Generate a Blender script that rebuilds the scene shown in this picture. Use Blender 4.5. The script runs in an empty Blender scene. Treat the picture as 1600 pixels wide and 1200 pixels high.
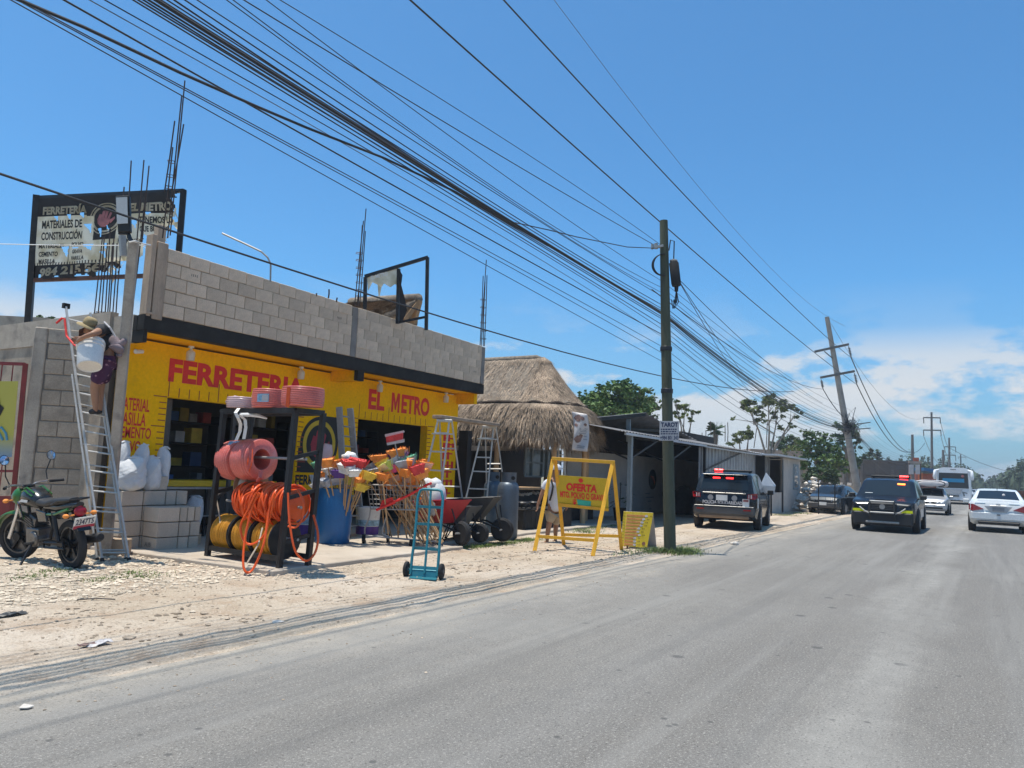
import bpy, bmesh, math, random
from mathutils import Vector, Matrix
V = Vector
SC = bpy.context.scene
COL = SC.collection
rnd = random.Random(11)
pi = math.pi

# ---------------------------------------------------------------- camera
# world: X runs along the road away from the camera, Y to the left (towards the shop), Z up; camera at the origin, eye height 1.6 m
FOC, EYE, PITCH, YAW, ROLL = 1190.0, 1.6, 0.11120776, 0.55425062, 0.0415
_f = V((math.cos(PITCH)*math.cos(YAW), math.cos(PITCH)*math.sin(YAW), math.sin(PITCH)))
_r = _f.cross(V((0, 0, 1))).normalized()
_u = _r.cross(_f)
_c, _s = math.cos(ROLL), math.sin(ROLL)
CR, CU = _c*_r+_s*_u, -_s*_r+_c*_u
camd = bpy.data.cameras.new('camera')
cam = bpy.data.objects.new('camera', camd)
COL.objects.link(cam)
camd.sensor_width = 36.0
camd.lens = 36.0*FOC/1600.0
camd.clip_start = 0.05
camd.clip_end = 9000
_m = Matrix((CR, CU, -_f)).transposed().to_4x4()
_m.translation = V((0, 0, EYE))
cam.matrix_world = _m
SC.camera = cam

# ---------------------------------------------------------------- light
SUN_TO = V((-0.10, 0.15, 0.983)).normalized()       # towards the sun: high, slightly behind the shop
sund = bpy.data.lights.new('sun', 'SUN')
sund.energy = 3.1
sund.angle = math.radians(0.55)
sund.color = (1.0, 0.93, 0.82)
sun = bpy.data.objects.new('sun', sund)
COL.objects.link(sun)
sun.rotation_euler = SUN_TO.to_track_quat('Z', 'Y').to_euler()
SC.view_settings.view_transform = 'Standard'
SC.view_settings.look = 'None'
SC.view_settings.exposure = 0.82
SC.view_settings.gamma = 1.0
SC.view_settings.use_curve_mapping = False

W = bpy.data.worlds.new('World')
SC.world = W
W.use_nodes = True
nt = W.node_tree
nt.nodes.clear()
def wn(t, **k):
    n = nt.nodes.new(t)
    for a, b in k.items(): setattr(n, a, b)
    return n
sky = wn('ShaderNodeTexSky', sky_type='NISHITA')
sky.sun_disc = False
sky.sun_elevation = math.asin(SUN_TO.z)
sky.sun_rotation = math.atan2(SUN_TO.x, SUN_TO.y)
sky.altitude = 0
sky.air_density = 0.9
sky.dust_density = 1.3
sky.ozone_density = 4.0
bg = wn('ShaderNodeBackground')
bg.inputs['Strength'].default_value = 0.081
out = wn('ShaderNodeOutputWorld')
tc = wn('ShaderNodeTexCoord')
sep = wn('ShaderNodeSeparateXYZ')
nt.links.new(tc.outputs['Generated'], sep.inputs[0])
# low cumulus bank all round the horizon
mp = wn('ShaderNodeMapping'); mp.inputs['Scale'].default_value = (1, 1, 2.6); mp.inputs['Location'].default_value = (7.7, 2.2, 3.1)
nt.links.new(tc.outputs['Generated'], mp.inputs[0])
ns = wn('ShaderNodeTexNoise'); ns.inputs['Scale'].default_value = 5.5; ns.inputs['Detail'].default_value = 8; ns.inputs['Roughness'].default_value = 0.6
nt.links.new(mp.outputs[0], ns.inputs['Vector'])
cr = wn('ShaderNodeValToRGB'); cr.color_ramp.elements[0].position = 0.485; cr.color_ramp.elements[1].position = 0.56
nt.links.new(ns.outputs['Fac'], cr.inputs[0])
el = wn('ShaderNodeValToRGB')           # elevation window of the cloud bank
e = el.color_ramp.elements
e[0].position = 0.0; e[0].color = (0.75, 0.75, 0.75, 1)
e[1].position = 0.24; e[1].color = (0, 0, 0, 1)
for p, v in ((0.05, 0.8), (0.11, 1.0), (0.15, 0.8), (0.185, 0.12)):
    x = el.color_ramp.elements.new(p); x.color = (v, v, v, 1)
nt.links.new(sep.outputs['Z'], el.inputs[0])
mu = wn('ShaderNodeMath', operation='MULTIPLY')
nt.links.new(cr.outputs[0], mu.inputs[0]); nt.links.new(el.outputs[0], mu.inputs[1])
hz = wn('ShaderNodeMapRange')           # pale moist band right at the horizon
hz.inputs['From Min'].default_value = 0.0; hz.inputs['From Max'].default_value = 0.24
hz.inputs['To Min'].default_value = 0.55; hz.inputs['To Max'].default_value = 0.0
nt.links.new(sep.outputs['Z'], hz.inputs['Value'])
tint = wn('ShaderNodeMix', data_type='RGBA', blend_type='MULTIPLY')
tint.inputs['Factor'].default_value = 1.0
tint.inputs[7].default_value = (0.57, 1.08, 1.30, 1)
nt.links.new(sky.outputs[0], tint.inputs[6])
m1 = wn('ShaderNodeMix', data_type='RGBA'); m1.inputs[7].default_value = (2.0, 2.95, 3.95, 1)
nt.links.new(tint.outputs[2], m1.inputs[6]); nt.links.new(hz.outputs[0], m1.inputs[0])
m2 = wn('ShaderNodeMix', data_type='RGBA'); m2.inputs[7].default_value = (5.0, 5.3, 5.6, 1)
nt.links.new(m1.outputs[2], m2.inputs[6]); nt.links.new(mu.outputs[0], m2.inputs[0])
nt.links.new(m2.outputs[2], bg.inputs['Color'])
nt.links.new(bg.outputs[0], out.inputs[0])

# ---------------------------------------------------------------- pixel -> world helpers (1600x1200 photo pixels)
def ray(x, y): return CR*((x-800)/FOC)+CU*(-(y-600)/FOC)+_f
O = V((0, 0, EYE))
def gp(x, y, z=0.0):
    d = ray(x, y); return O+d*((z-EYE)/d.z)
def yp(x, y, Y):
    d = ray(x, y); return O+d*(Y/d.y)
def xp(x, y, X):
    d = ray(x, y); return O+d*(X/d.x)
def dp(x, y, dep): return O+ray(x, y)*dep

# ---------------------------------------------------------------- mesh builder
class MB:
    def __init__(s): s.v = []; s.f = []; s.mi = []; s.cur = 0
    def add(s, vs, fs):
        n = len(s.v); s.v += [V(p) for p in vs]
        for f in fs: s.f.append([i+n for i in f]); s.mi.append(s.cur)
        return s
    def frame8(s, c, a, b, d):
        vs = [c+sx*a+sy*b+sz*d for sz in (-1, 1) for sx, sy in ((-1, -1), (1, -1), (1, 1), (-1, 1))]
        return s.add(vs, [(0, 3, 2, 1), (4, 5, 6, 7), (0, 1, 5, 4), (1, 2, 6, 5), (2, 3, 7, 6), (3, 0, 4, 7)])
    def box(s, c, size, R=None):
        R = R or Matrix.Identity(3)
        return s.frame8(V(c), R@V((size[0]/2, 0, 0)), R@V((0, size[1]/2, 0)), R@V((0, 0, size[2]/2)))
    def bx(s, x0, x1, y0, y1, z0, z1):
        return s.box(((x0+x1)/2, (y0+y1)/2, (z0+z1)/2), (abs(x1-x0), abs(y1-y0), abs(z1-z0)))
    def bar(s, p, q, w, h, up=(0, 0, 1)):
        p, q = V(p), V(q); d = (q-p).normalized(); up = V(up)
        a = d.cross(up)
        if a.length < 1e-3: a = d.cross(V((1, 0, 0)))
        a.normalize(); b = a.cross(d).normalized()
        return s.frame8((p+q)/2, (q-p)/2, a*w/2, b*h/2)
    def tube(s, pts, r, n=6, closed=False, cap=True):
        pts = [V(p) for p in pts]; m = len(pts)
        rs = r if isinstance(r, (list, tuple)) else [r]*m
        T = []
        for i in range(m):
            a = pts[(i-1) % m] if (closed or i > 0) else pts[i]
            b = pts[(i+1) % m] if (closed or i < m-1) else pts[i]
            t = (b-a); T.append(t.normalized() if t.length > 1e-9 else V((0, 0, 1)))
        u = T[0].cross(V((0, 0, 1)))
        if u.length < 1e-3: u = T[0].cross(V((1, 0, 0)))
        u.normalize(); vs = []
        for i in range(m):
            u = (u-T[i]*u.dot(T[i])).normalized(); w = T[i].cross(u)
            for k in range(n):
                a = 2*pi*k/n; vs.append(pts[i]+(u*math.cos(a)+w*math.sin(a))*rs[i])
        fs = []
        for i in range(m if closed else m-1):
            j = (i+1) % m
            for k in range(n):
                l = (k+1) % n; fs.append((i*n+k, i*n+l, j*n+l, j*n+k))
        if cap and not closed:
            fs.append(tuple(range(n-1, -1, -1))); fs.append(tuple((m-1)*n+k for k in range(n)))
        return s.add(vs, fs)
    def cyl(s, p, q, r0, r1=None, n=12): return s.tube([p, q], [r0, r0 if r1 is None else r1], n)
    def lathe(s, c, prof, n=18, ax=(0, 0, 1)):
        c = V(c); ax = V(ax).normalized()
        u = ax.cross(V((0, 0, 1)))
        if u.length < 1e-3: u = V((1, 0, 0))
        u.normalize(); w = ax.cross(u); vs = []; fs = []
        for r, z in prof:
            for k in range(n):
                a = 2*pi*k/n; vs.append(c+ax*z+(u*math.cos(a)+w*math.sin(a))*r)
        for i in range(len(prof)-1):
            for k in range(n):
                l = (k+1) % n; fs.append((i*n+k, i*n+l, (i+1)*n+l, (i+1)*n+k))
        if prof[0][0] > 1e-4: fs.append(tuple(range(n-1, -1, -1)))
        if prof[-1][0] > 1e-4: fs.append(tuple((len(prof)-1)*n+k for k in range(n)))
        return s.add(vs, fs)
    def prism(s, pts, ext):
        pts = [V(p) for p in pts]; ext = V(ext); n = len(pts)
        fs = [tuple(range(n-1, -1, -1)), tuple(range(n, 2*n))]+[(i, (i+1) % n, n+(i+1) % n, n+i) for i in range(n)]
        return s.add(pts+[p+ext for p in pts], fs)
    def quad(s, *p): return s.add(p, [tuple(range(len(p)))])
    def grid(s, fn, nu, nv, closed_u=False):
        vs = [fn(i/(nu), j/(nv)) for j in range(nv+1) for i in range(nu+(0 if closed_u else 1))]
        w = nu if closed_u else nu+1
        fs = [(j*w+i, j*w+(i+1) % w, (j+1)*w+(i+1) % w, (j+1)*w+i) for j in range(nv) for i in range(nu)]
        return s.add(vs, fs)
    def sphere(s, c, r, nu=12, nv=8, amp=0, R=None):
        r = V((r, r, r)) if isinstance(r, (int, float)) else V(r); c = V(c)
        vs = []; R = R or Matrix.Identity(3)
        for j in range(nv+1):
            t = pi*j/nv
            for i in range(nu):
                a = 2*pi*i/nu; q = 1+amp*(rnd.random()-.5)
                vs.append(c+R@V((r.x*math.sin(t)*math.cos(a)*q, r.y*math.sin(t)*math.sin(a)*q, -r.z*math.cos(t)*q)))
        fs = [(j*nu+i, j*nu+(i+1) % nu, (j+1)*nu+(i+1) % nu, (j+1)*nu+i) for j in range(nv) for i in range(nu)]
        return s.add(vs, fs)
    def rock(s, c, r, flat=.7):
        a = rnd.random()*6
        vs = []
        for z, k, n in ((-.5, .7, 5), (.15, 1., 5)):
            for i in range(n):
                t = a+2*pi*i/n+rnd.uniform(-.35, .35)+(.5 if z > 0 else 0); q = k*rnd.uniform(.65, 1.15)*r
                vs.append(V(c)+V((q*math.cos(t), q*math.sin(t), z*r*flat)))
        vs.append(V(c)+V((rnd.uniform(-.3, .3)*r, rnd.uniform(-.3, .3)*r, r*flat*rnd.uniform(.5, .9))))
        fs = [(i, (i+1) % 5, 5+(i+1) % 5, 5+i) for i in range(5)]+[(5+i, 5+(i+1) % 5, 10) for i in range(5)]
        return s.add(vs, fs)
    def build(s, name, m, parent=None, smooth=None, bev=0, local=False, kind=None, sub=0, solid=0):
        me = bpy.data.meshes.new(name)
        inv = parent_matrix(parent).inverted() if (parent and not local) else None
        vs = [inv@p for p in s.v] if inv else s.v
        me.from_pydata([tuple(p) for p in vs], [], s.f)
        ms = m if isinstance(m, (list, tuple)) else [m]
        for x in ms: me.materials.append(x)
        if len(ms) > 1: me.polygons.foreach_set('material_index', s.mi)
        bm = bmesh.new(); bm.from_mesh(me)
        bmesh.ops.remove_doubles(bm, verts=bm.verts, dist=1e-6)
        bmesh.ops.recalc_face_normals(bm, faces=bm.faces)
        bm.to_mesh(me); bm.free()
        o = bpy.data.objects.new(name, me); COL.objects.link(o)
        if parent: o.parent = parent
        if smooth is not None:
            me.polygons.foreach_set('use_smooth', [True]*len(me.polygons))
            if smooth < 180: me.set_sharp_from_angle(angle=math.radians(smooth))
        if bev:
            b = o.modifiers.new('bevel', 'BEVEL'); b.width = bev; b.segments = 1; b.limit_method = 'ANGLE'; b.angle_limit = .6
        if sub:
            b = o.modifiers.new('sub', 'SUBSURF'); b.levels = sub; b.render_levels = sub
        if solid:
            b = o.modifiers.new('solid', 'SOLIDIFY'); b.thickness = solid; b.offset = 0
        if kind: o['kind'] = kind
        return o
    def build_split(s, name, m, parent=None):
        """every connected piece becomes a part of its own"""
        par = list(range(len(s.v)))
        def find(i):
            while par[i] != i: par[i] = par[par[i]]; i = par[i]
            return i
        for f in s.f:
            for i in f[1:]: par[find(i)] = find(f[0])
        g = {}
        for f in s.f: g.setdefault(find(f[0]), []).append(f)
        for fs in g.values():
            ids = sorted({i for f in fs for i in f}); mp = {i: k for k, i in enumerate(ids)}
            q = MB(); q.add([s.v[i] for i in ids], [[mp[i] for i in f] for f in fs]); q.build(name, m, parent)

PM = {}
def parent_matrix(p):
    m = Matrix.Identity(4)
    while p:
        m = Matrix.Translation(p.location)@p.rotation_euler.to_matrix().to_4x4()@Matrix.Diagonal((*p.scale, 1))@m; p = p.parent
    return m
def thing(name, label, cat, loc=(0, 0, 0), rz=0, group=None):
    o = bpy.data.objects.new(name, None); COL.objects.link(o)
    o.empty_display_size = .1
    o.location = loc; o.rotation_euler = (0, 0, rz)
    return tag(o, label, cat, group)
def tag(o, label, cat, group=None):
    o['label'] = label; o['category'] = cat
    if group: o['group'] = group
    return o
def struct(o): o['kind'] = 'structure'; return o
def dup(root, loc, rz=None, label=None, group=None):
    r = root.copy(); COL.objects.link(r); r.location = loc
    if rz is not None: r.rotation_euler = (0, 0, rz)
    if label: r['label'] = label
    if group: r['group'] = group
    for ch in list(root.children):
        c = ch.copy(); COL.objects.link(c); c.parent = r
        for g in list(ch.children):
            d = g.copy(); COL.objects.link(d); d.parent = c
    return r
ORD = 'first second third fourth fifth sixth seventh eighth ninth tenth eleventh twelfth thirteenth fourteenth fifteenth sixteenth seventeenth eighteenth nineteenth twentieth twenty-first twenty-second twenty-third twenty-fourth twenty-fifth twenty-sixth twenty-seventh twenty-eighth twenty-ninth thirtieth'.split()

# ---------------------------------------------------------------- lettering (built-in font turned into flat mesh)
_txt = {}
def text_data(s, bold=0.03, res=3):
    k = (s, bold)
    if k in _txt: return _txt[k]
    cu = bpy.data.curves.new('t', 'FONT'); cu.body = s; cu.offset = bold; cu.resolution_u = res
    ob = bpy.data.objects.new('t', cu); COL.objects.link(ob)
    dg = bpy.context.evaluated_depsgraph_get()
    me = bpy.data.meshes.new_from_object(ob.evaluated_get(dg))
    vs = [v.co.copy() for v in me.vertices]; fs = [tuple(p.vertices) for p in me.polygons]
    bpy.data.objects.remove(ob); bpy.data.curves.remove(cu); bpy.data.meshes.remove(me)
    x0 = min(v.x for v in vs); x1 = max(v.x for v in vs); y0 = min(v.y for v in vs); y1 = max(v.y for v in vs)
    vs = [((v.x-x0)/(x1-x0), (v.y-y0)/(y1-y0)) for v in vs]
    _txt[k] = (vs, fs); return _txt[k]
def put_text(mb, s, o, u, v, bold=0.03, fn=None, keep=None):
    """letters of s spread over the parallelogram o, o+u, o+v"""
    o, u, v = V(o), V(u), V(v); vs, fs = text_data(s, bold)
    P = [(fn(a, b) if fn else o+u*a+v*b) for a, b in vs]
    if keep: fs = [f for f in fs if keep(sum(vs[i][0] for i in f)/len(f), sum(vs[i][1] for i in f)/len(f))]
    mb.add(P, fs); return mb

# ---------------------------------------------------------------- materials
MAT = {}
def pm(name, col, rough=.75, var=.12, sc=4, metal=0, bump=0, bsc=40, fine=.08, rand=0, spec=.4, coat=0, emit=None, es=0, trans=0, dirt=None, stretch=(1, 1, 1), alpha=1):
    m = bpy.data.materials.new(name); m.use_nodes = True
    N = m.node_tree.nodes; L = m.node_tree.links; b = N['Principled BSDF']
    b.inputs['Roughness'].default_value = rough; b.inputs['Metallic'].default_value = metal
    b.inputs['Specular IOR Level'].default_value = spec
    b.inputs['Coat Weight'].default_value = coat
    b.inputs['Alpha'].default_value = alpha
    if trans: b.inputs['Transmission Weight'].default_value = trans
    if emit: b.inputs['Emission Color'].default_value = (*emit, 1); b.inputs['Emission Strength'].default_value = es
    t = N.new('ShaderNodeTexCoord'); mpn = N.new('ShaderNodeMapping'); mpn.inputs['Scale'].default_value = stretch
    L.new(t.outputs['Object'], mpn.inputs[0]); vec = mpn.outputs[0]
    n1 = N.new('ShaderNodeTexNoise'); n1.inputs['Scale'].default_value = sc; n1.inputs['Detail'].default_value = 5
    n2 = N.new('ShaderNodeTexNoise'); n2.inputs['Scale'].default_value = sc*14; n2.inputs['Detail'].default_value = 3
    L.new(vec, n1.inputs['Vector']); L.new(vec, n2.inputs['Vector'])
    a = N.new('ShaderNodeMapRange'); a.inputs['From Min'].default_value = .3; a.inputs['From Max'].default_value = .7
    a.inputs['To Min'].default_value = 1-var; a.inputs['To Max'].default_value = 1+var; L.new(n1.outputs['Fac'], a.inputs['Value'])
    a2 = N.new('ShaderNodeMapRange'); a2.inputs['From Min'].default_value = .3; a2.inputs['From Max'].default_value = .7
    a2.inputs['To Min'].default_value = 1-fine; a2.inputs['To Max'].default_value = 1+fine; L.new(n2.outputs['Fac'], a2.inputs['Value'])
    mm = N.new('ShaderNodeMath'); mm.operation = 'MULTIPLY'; L.new(a.outputs[0], mm.inputs[0]); L.new(a2.outputs[0], mm.inputs[1])
    last = mm.outputs[0]
    if rand:
        oi = N.new('ShaderNodeObjectInfo'); a3 = N.new('ShaderNodeMapRange')
        a3.inputs['To Min'].default_value = 1-rand; a3.inputs['To Max'].default_value = 1+rand; L.new(oi.outputs['Random'], a3.inputs['Value'])
        m3 = N.new('ShaderNodeMath'); m3.operation = 'MULTIPLY'; L.new(last, m3.inputs[0]); L.new(a3.outputs[0], m3.inputs[1]); last = m3.outputs[0]
    vm = N.new('ShaderNodeVectorMath'); vm.operation = 'SCALE'; vm.inputs[0].default_value = col; L.new(last, vm.inputs['Scale'])
    src = vm.outputs[0]
    if dirt:        # (colour, threshold, scale): blotchy grime
        n3 = N.new('ShaderNodeTexNoise'); n3.inputs['Scale'].default_value = dirt[2]; n3.inputs['Detail'].default_value = 7; L.new(vec, n3.inputs['Vector'])
        r3 = N.new('ShaderNodeMapRange'); r3.inputs['From Min'].default_value = dirt[1]; r3.inputs['From Max'].default_value = dirt[1]+.2; r3.inputs['To Max'].default_value = .8
        L.new(n3.outputs['Fac'], r3.inputs['Value'])
        mx = N.new('ShaderNodeMix'); mx.data_type = 'RGBA'; mx.inputs[7].default_value = (*dirt[0], 1)
        L.new(src, mx.inputs[6]); L.new(r3.outputs[0], mx.inputs[0]); src = mx.outputs[2]
    L.new(src, b.inputs['Base Color'])
    if bump:
        n4 = N.new('ShaderNodeTexNoise'); n4.inputs['Scale'].default_value = bsc; n4.inputs['Detail'].default_value = 6; L.new(vec, n4.inputs['Vector'])
        bp = N.new('ShaderNodeBump'); bp.inputs['Strength'].default_value = bump; bp.inputs['Distance'].default_value = .02
        L.new(n4.outputs['Fac'], bp.inputs['Height']); L.new(bp.outputs[0], b.inputs['Normal'])
    MAT[name] = m
    return m
def M(n): return MAT[n]

pm('yellow_paint', (.93, .50, .004), .9, .06, 1.3, spec=.08, bump=.15, bsc=25, dirt=((.58, .29, .02), .62, 2.2))
pm('red_paint', (.68, .03, .025), .65, .12, 5, dirt=((.62, .12, .02), .63, 9))
pm('dark_red_tick', (.33, .05, .02), .6, .1, 5)
pm('black_paint', (.030, .028, .026), .85, .25, 3, spec=.2, dirt=((.06, .057, .052), .58, 4))
pm('black_letter', (.016, .015, .014), .6)
pm('block', (.63, .50, .375), .95, .10, 6, bump=.7, bsc=90, fine=.14, rand=.12, dirt=((.38, .30, .235), .57, 3.2))
pm('mortar', (.20, .18, .16), .95, .15, 8, bump=.6)
pm('old_block', (.38, .315, .245), .95, .16, 3, bump=.7, bsc=60, fine=.12, rand=.1, dirt=((.17, .15, .125), .52, 2.6))
pm('concrete', (.40, .345, .28), .9, .18, 3, bump=.5, bsc=50, dirt=((.16, .145, .13), .55, 4))
pm('column_concrete', (.42, .32, .235), .9, .16, 4, bump=.5, bsc=30, stretch=(1, 1, .3), dirt=((.2, .17, .14), .56, 5))
pm('grey_pillar', (.22, .205, .19), .9, .15, 4, bump=.4)
pm('steel_bar', (.085, .06, .05), .6, .3, 8, metal=.5)
pm('black_steel', (.018, .018, .02), .45, .3, 6, metal=.2, dirt=((.06, .05, .045), .6, 9))
pm('rust_steel', (.10, .045, .03), .7, .3, 8)
pm('aluminium', (.50, .485, .455), .5, .12, 5, metal=.3, dirt=((.35, .33, .30), .57, 12))
pm('grey_alu', (.33, .325, .315), .5, .12, 5, metal=.3, dirt=((.2, .19, .18), .57, 12))
pm('wire', (.022, .023, .027), .55, .2, 4)
pm('thin_wire', (.12, .13, .15), .5, .2, 4)
pm('white_plastic', (.70, .70, .68), .45, .06, 5, dirt=((.5, .47, .43), .6, 10))
pm('sack', (.62, .63, .64), .65, .08, 8, bump=.3, bsc=90, dirt=((.5, .49, .46), .6, 7))
pm('dark_in', (.018, .016, .015), .9, .2, 3)  # near-black base, interior shade put into the colour
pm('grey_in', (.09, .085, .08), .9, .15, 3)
pm('wood', (.40, .25, .13), .7, .2, 6, bump=.3, stretch=(1, 1, .2), rand=.25)
pm('old_plank', (.30, .23, .17), .85, .25, 8, bump=.4)
pm('thatch', (.23, .185, .14), .95, .35, 9, bump=.9, bsc=55, fine=.3)
pm('thatch_strand', (.30, .225, .16), .95, .5, 2.2, fine=.55, rand=.2)
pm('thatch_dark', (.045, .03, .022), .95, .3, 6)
pm('glass_dark', (.02, .026, .032), .06, .1, 3, spec=.6)
pm('pane', (.10, .13, .14), .1, .15, 3, spec=.6)
pm('rubber', (.02, .02, .021), .85, .25, 9)
pm('chrome', (.62, .62, .64), .22, .05, 5, metal=.9)
pm('bark', (.14, .12, .10), .95, .3, 8, bump=.6)
pm('pale_bark', (.24, .215, .185), .95, .2, 8, bump=.4)
pm('leaf', (.075, .125, .032), .6, .35, 1.2, rand=.2, spec=.25)
pm('leaf_yellow', (.115, .145, .045), .6, .35, 1.2, rand=.2, spec=.25)
pm('leaf_dark', (.045, .078, .028), .6, .4, .8, rand=.2, spec=.25)
pm('far_leaf', (.062, .088, .045), .8, .5, .15, fine=.3)
pm('grass', (.12, .17, .045), .8, .4, 4)
pm('skin', (.33, .17, .10), .55, .08, 9)
# ================================================================ GROUND, ROAD, SLAB
def noise2(x, y, s=0):
    return (math.sin(x*1.3+s)*math.cos(y*1.7-s*.7)+.6*math.sin(x*3.1-y*2.3+s*2)+.4*math.cos(x*6.3+y*5.1+s)+.3*math.sin(x*11.7-y*13.1))/2.3

def ground_mat(name, base, kind):
    m = bpy.data.materials.new(name); m.use_nodes = True; MAT[name] = m
    N = m.node_tree.nodes; L = m.node_tree.links; b = N['Principled BSDF']
    b.inputs['Roughness'].default_value = .95; b.inputs['Specular IOR Level'].default_value = .2
    t = N.new('ShaderNodeTexCoord'); P = t.outputs['Object']
    def noise(sc, det=6, stretch=None, rough=.55):
        v = P
        if stretch:
            q = N.new('ShaderNodeMapping'); q.inputs['Scale'].default_value = stretch; L.new(P, q.inputs[0]); v = q.outputs[0]
        n = N.new('ShaderNodeTexNoise'); n.inputs['Scale'].default_value = sc; n.inputs['Detail'].default_value = det; n.inputs['Roughness'].default_value = rough
        L.new(v, n.inputs['Vector']); return n.outputs['Fac']
    def rng(src, a, c, lo=0., hi=1.):
        r = N.new('ShaderNodeMapRange'); r.inputs['From Min'].default_value = a; r.inputs['From Max'].default_value = c
        r.inputs['To Min'].default_value = lo; r.inputs['To Max'].default_value = hi; L.new(src, r.inputs['Value']); return r.outputs[0]
    def math_(op, a, c):
        x = N.new('ShaderNodeMath'); x.operation = op
        for i, s in enumerate((a, c)):
            if isinstance(s, (int, float)): x.inputs[i].default_value = s
            else: L.new(s, x.inputs[i])
        return x.outputs[0]
    def mix(f, a, c):
        x = N.new('ShaderNodeMix'); x.data_type = 'RGBA'
        if isinstance(f, (int, float)): x.inputs[0].default_value = f
        else: L.new(f, x.inputs[0])
        for i, s in ((6, a), (7, c)):
            if isinstance(s, tuple): x.inputs[i].default_value = (*s, 1)
            else: L.new(s, x.inputs[i])
        return x.outputs[2]
    if kind == 'dirt':
        c = mix(rng(noise(.45), .38, .62), base, (base[0]*1.18, base[1]*1.22, base[2]*1.3))
        c = mix(rng(noise(1.7, 8), .52, .68, 0, .75), c, (.40, .285, .195))
        c = mix(rng(noise(.9, 9, (.25, 1, 1)), .55, .7, 0, .55), c, (.30, .235, .18))
        c = mix(rng(noise(5.5, 8), .5, .66, 0, .5), c, (.36, .275, .20))
        c = mix(rng(noise(48, 4), .54, .68, 0, .7), c, (.22, .17, .125))
        c = mix(rng(noise(34, 4), .58, .68, 0, .7), c, (.66, .58, .48))
        v = N.new('ShaderNodeTexVoronoi'); v.inputs['Scale'].default_value = 16; L.new(P, v.inputs['Vector'])
        sp = math_('MULTIPLY', rng(v.outputs['Distance'], .16, .22, 1, 0), rng(noise(2.2), .54, .6))
        c = mix(math_('MULTIPLY', sp, .6), c, (.2, .165, .13))
        h = math_('ADD', noise(24, 8), math_('MULTIPLY', noise(140, 3), .35)); bs, bd = .9, .035
    elif kind == 'concrete':
        c = mix(rng(noise(.8), .35, .65), base, (base[0]*.82, base[1]*.80, base[2]*.78))
        c = mix(rng(noise(3.5, 8), .56, .7, 0, .5), c, (.30, .26, .215))
        c = mix(rng(noise(60, 3), .58, .7, 0, .3), c, (.3, .27, .23))
        h = noise(40, 6); bs, bd = .35, .01
    else:
        s = N.new('ShaderNodeSeparateXYZ'); L.new(P, s.inputs[0]); Yc = s.outputs['Y']
        wob = math_('ADD', Yc, rng(noise(.35, 5), .3, .7, -.35, .35))
        c = mix(rng(noise(.25, 6, (.3, 1, 1)), .35, .65), base, (base[0]*.84, base[1]*.85, base[2]*.87))
        c = mix(rng(noise(.6, 8, (.05, 1, 1)), .5, .68, 0, .35), c, (.27, .262, .25))              # rolled tracks along the lane
        c = mix(rng(noise(1.1, 8, (.04, 1, 1)), .54, .68, 0, .4), c, (.125, .124, .125))
        st = math_('MULTIPLY', rng(math_('ABSOLUTE', math_('SUBTRACT', wob, .85), 0.), .05, .6, 1, 0), rng(noise(1.2, 8, (.12, 1, 1)), .3, .6))
        c = mix(math_('MULTIPLY', st, .8), c, (.34, .325, .295))                                      # pale dust down the middle
        ed = rng(wob, 4.55, 5.35, 0, 1)
        ed2 = math_('MULTIPLY', rng(wob, 1.6, 4.9, 0, .8), rng(noise(.9, 8, (.2, 1, 1)), .25, .65))
        c = mix(ed2, c, (.31, .29, .255))
        c = mix(math_('MULTIPLY', ed, rng(noise(2.5, 8, (.4, 1, 1)), .3, .6, .35, .95)), c, (.44, .385, .31))
        c = mix(rng(noise(5, 6), .35, .65, 0, .35), c, (.13, .124, .116))                             # mottling
        c = mix(rng(noise(52, 3), .56, .66, 0, .7), c, (.38, .355, .32))                              # aggregate
        c = mix(rng(noise(44, 4), .56, .67, 0, .7), c, (.06, .055, .05))
        c = mix(rng(noise(1.6, 9, (.045, 1, 1), .65), .5, .64, 0, .5), c, (.255, .243, .222))
        c = mix(rng(noise(2.3, 9, (.03, 1, 1), .65), .53, .66, 0, .45), c, (.12, .114, .106))
        c = mix(rng(noise(.33, 4), .5, .7, 0, .35), c, (.24, .23, .21))
        c = mix(rng(noise(130, 2), .56, .66, 0, .6), c, (.40, .385, .36))
        v = N.new('ShaderNodeTexVoronoi'); v.inputs['Scale'].default_value = 1.45; L.new(P, v.inputs['Vector'])
        sp = math_('MULTIPLY', rng(v.outputs['Distance'], .07, .10, 1, 0), rng(noise(.8), .44, .5))
        c = mix(math_('MULTIPLY', sp, .6), c, (.06, .06, .06))                                        # drips and tar spots
        v2 = N.new('ShaderNodeTexVoronoi'); v2.inputs['Scale'].default_value = 4.2; L.new(P, v2.inputs['Vector'])
        sp2 = math_('MULTIPLY', rng(v2.outputs['Distance'], .07, .12, 1, 0), rng(noise(1.1), .48, .55))
        c = mix(math_('MULTIPLY', sp2, .6), c, (.06, .06, .06))
        h = math_('ADD', noise(160, 3), math_('MULTIPLY', noise(30, 4), .5)); bs, bd = .55, .012
        b.inputs['Roughness'].default_value = .85
    L.new(c, b.inputs['Base Color'])
    bp = N.new('ShaderNodeBump'); bp.inputs['Strength'].default_value = bs; bp.inputs['Distance'].default_value = bd
    L.new(h, bp.inputs['Height']); L.new(bp.outputs[0], b.inputs['Normal'])
    return m
ground_mat('dirt', (.49, .40, .30), 'dirt')
ground_mat('slab', (.49, .425, .35), 'concrete')
ground_mat('asphalt', (.176, .162, .143), 'road')
pm('far_ground', (.24, .22, .14), .95, .3, .03)

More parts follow.
